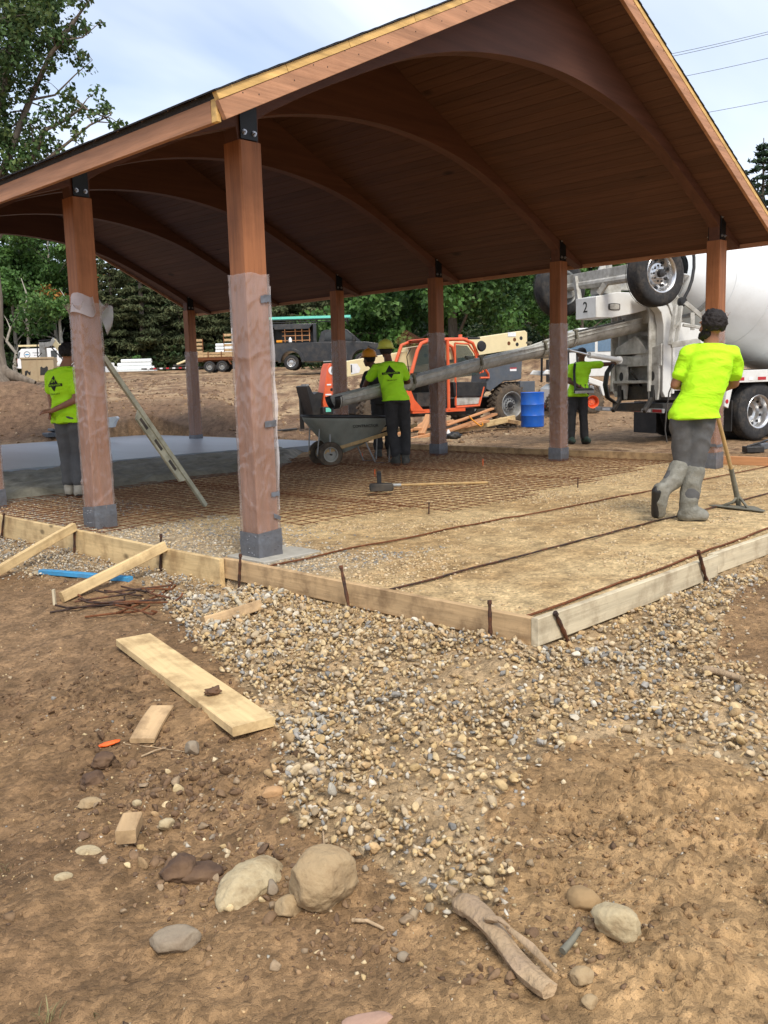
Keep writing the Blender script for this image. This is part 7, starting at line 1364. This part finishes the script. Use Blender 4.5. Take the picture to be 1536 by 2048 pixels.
# second worker hidden behind him
P2 = px(768, 905, 15.1)
J = dict(head=ps(-.21, .05, 1.62), neck=ps(-.14, .05, 1.48), sl=ps(-.24, .06, 1.38), sr=ps(.10, .0, 1.40), waist=ps(-.02, .02, 1.05), hip=ps(.0, 0, .92), hl=ps(-.09, .0, .90), hr=ps(.09, .0, .90), kl=ps(-.10, .05, .48), al=ps(-.09, .0, .10), tl=ps(-.12, .12, .055), kr=ps(.09, .06, .48), ar=ps(.10, .02, .10), tr=ps(.11, .15, .055), el=ps(-.30, -.12, 1.16), wl=ps(-.38, -.28, 1.13), er=ps(.16, .2, 1.2), wr=ps(.02, .36, 1.16))
person('second worker almost hidden behind the one in the yellow hard hat, wearing an orange hat', (P2[0], P2[1], 0), J, M_PANTD, M_PANTD, M_BOOTD, M_SKIND, tee=False, hat=M_HATO, face=(-.7, .7), seed=7)
# worker at the left behind the second post
P3 = pz(148, 990, .03)
J = dict(head=ps(.045, .06, 1.665), neck=ps(.03, .03, 1.52), sl=ps(-.185, .06, 1.415), sr=ps(.165, -.06, 1.43), waist=ps(.0, .0, 1.10), hip=ps(.01, 0, .93), hl=ps(-.075, .03, .90), hr=ps(.095, -.02, .90), kl=ps(-.065, .06, .49), al=ps(-.07, .05, .10), tl=ps(-.11, .17, .05), kr=ps(.085, .03, .49), ar=ps(.075, -.03, .10), tr=ps(.10, .08, .05), el=ps(-.215, .10, 1.16), wl=ps(-.17, -.02, 1.00), er=ps(.16, -.16, 1.13), wr=ps(-.12, -.19, 1.01), hem=ps(.01, 0, .865))
person('worker with hands clasped at his side, half hidden by the second post', (P3[0], P3[1], .02), J, M_LIME, M_PANTG, M_BOOTL, M_SKIN, face=(.35, 1), seed=11, boot_h=.30, cap_=True, logo=dict(top='EH', bar='CONSTRUCTION', num='508-660-2677', k=.80, dx=-.045, drop=.30), hand_spec={'r': ((-1, -.05, -.05), (0, -.6, 1), 1, .7), 'l': ((-.1, -.7, -.3), (-1, 0, .4), 1, .8)})
# operator with the remote control, facing the camera
P4 = px(1153, 886, 17.0)
J = dict(head=ps(.09, -.02, 1.635), neck=ps(.08, .0, 1.50), sr=ps(-.09, .0, 1.41), sl=ps(.27, .02, 1.44), waist=ps(.04, .0, 1.10), hip=ps(.02, 0, .93), hr=ps(-.07, .0, .90), hl=ps(.11, .0, .90), kr=ps(-.10, -.04, .48), ar=ps(-.11, .0, .10), tr=ps(-.09, -.14, .055), kl=ps(.12, -.04, .48), al=ps(.15, .0, .10), tl=ps(.20, -.13, .055), er=ps(-.16, -.06, 1.16), wr=ps(.06, -.24, 1.02), el=ps(.54, .06, 1.45), wl=ps(.78, .14, 1.46), hem=ps(.02, 0, .88))
o4, q4 = person('operator in a lime shirt facing the camera with a strapped remote control box', (P4[0], P4[1], .01), J, M_LIME2, M_PANTD, mat('green_black_shoe', (.03, .05, .035), .6), M_SKIND, face=(-.1, -1), seed=13, boot_h=.08, glasses=True, cap_=True, hand_spec={'r': ((.6, -.3, -.5), (0, -.3, 1), -1, .5), 'l': ((1, .2, 0), (0, -.3, 1), 1, .5)})
R4 = Matrix.Rotation(AZR, 3, 'Z'); RC = thing('remote_control', 'black remote control box hanging from the operator by a strap', 'remote control', tuple(V3((P4[0], P4[1], 0))+R4 @ Vector((.07, -.27, .98))), AZR)
MB().box((0, 0, 0), (.34, .16, .08)).box((0, -.01, .045), (.30, .14, .02)).build('case', M_BLK, RC, 30, .012); MB().box((0, -.084, -.015), (.35, .012, .05)).build('front_rail', M_RIMG, RC, 30, .004)
for x in (-.11, -.05, .03, .11): MB().tube([(x, 0, .05), (x, .005, .11)], .006, 6).lathe([(0, 0), (.012, 0), (.010, .02), (0, .024)], (x, .005, .10), 'Z', 8).build('joystick', M_BLK, RC, 40)
MB().tube([(.10, .03, .05), (.10, .03, .20)], .005, 6).build('antenna', M_BLK, RC, 40)
pts = [Vector((-.14, .03, .03)), Vector((-.15, .08, .2)), Vector((-.15, .115, .36)), Vector((-.12, .19, .50)), Vector((-.08, .27, .525))]; mb = MB()
for a, b in zip(pts[:-1], pts[1:]): mb.beam(a, b, .045, .006, (0, -1, .2))
mb.build('strap', M_BLK, RC, 60)
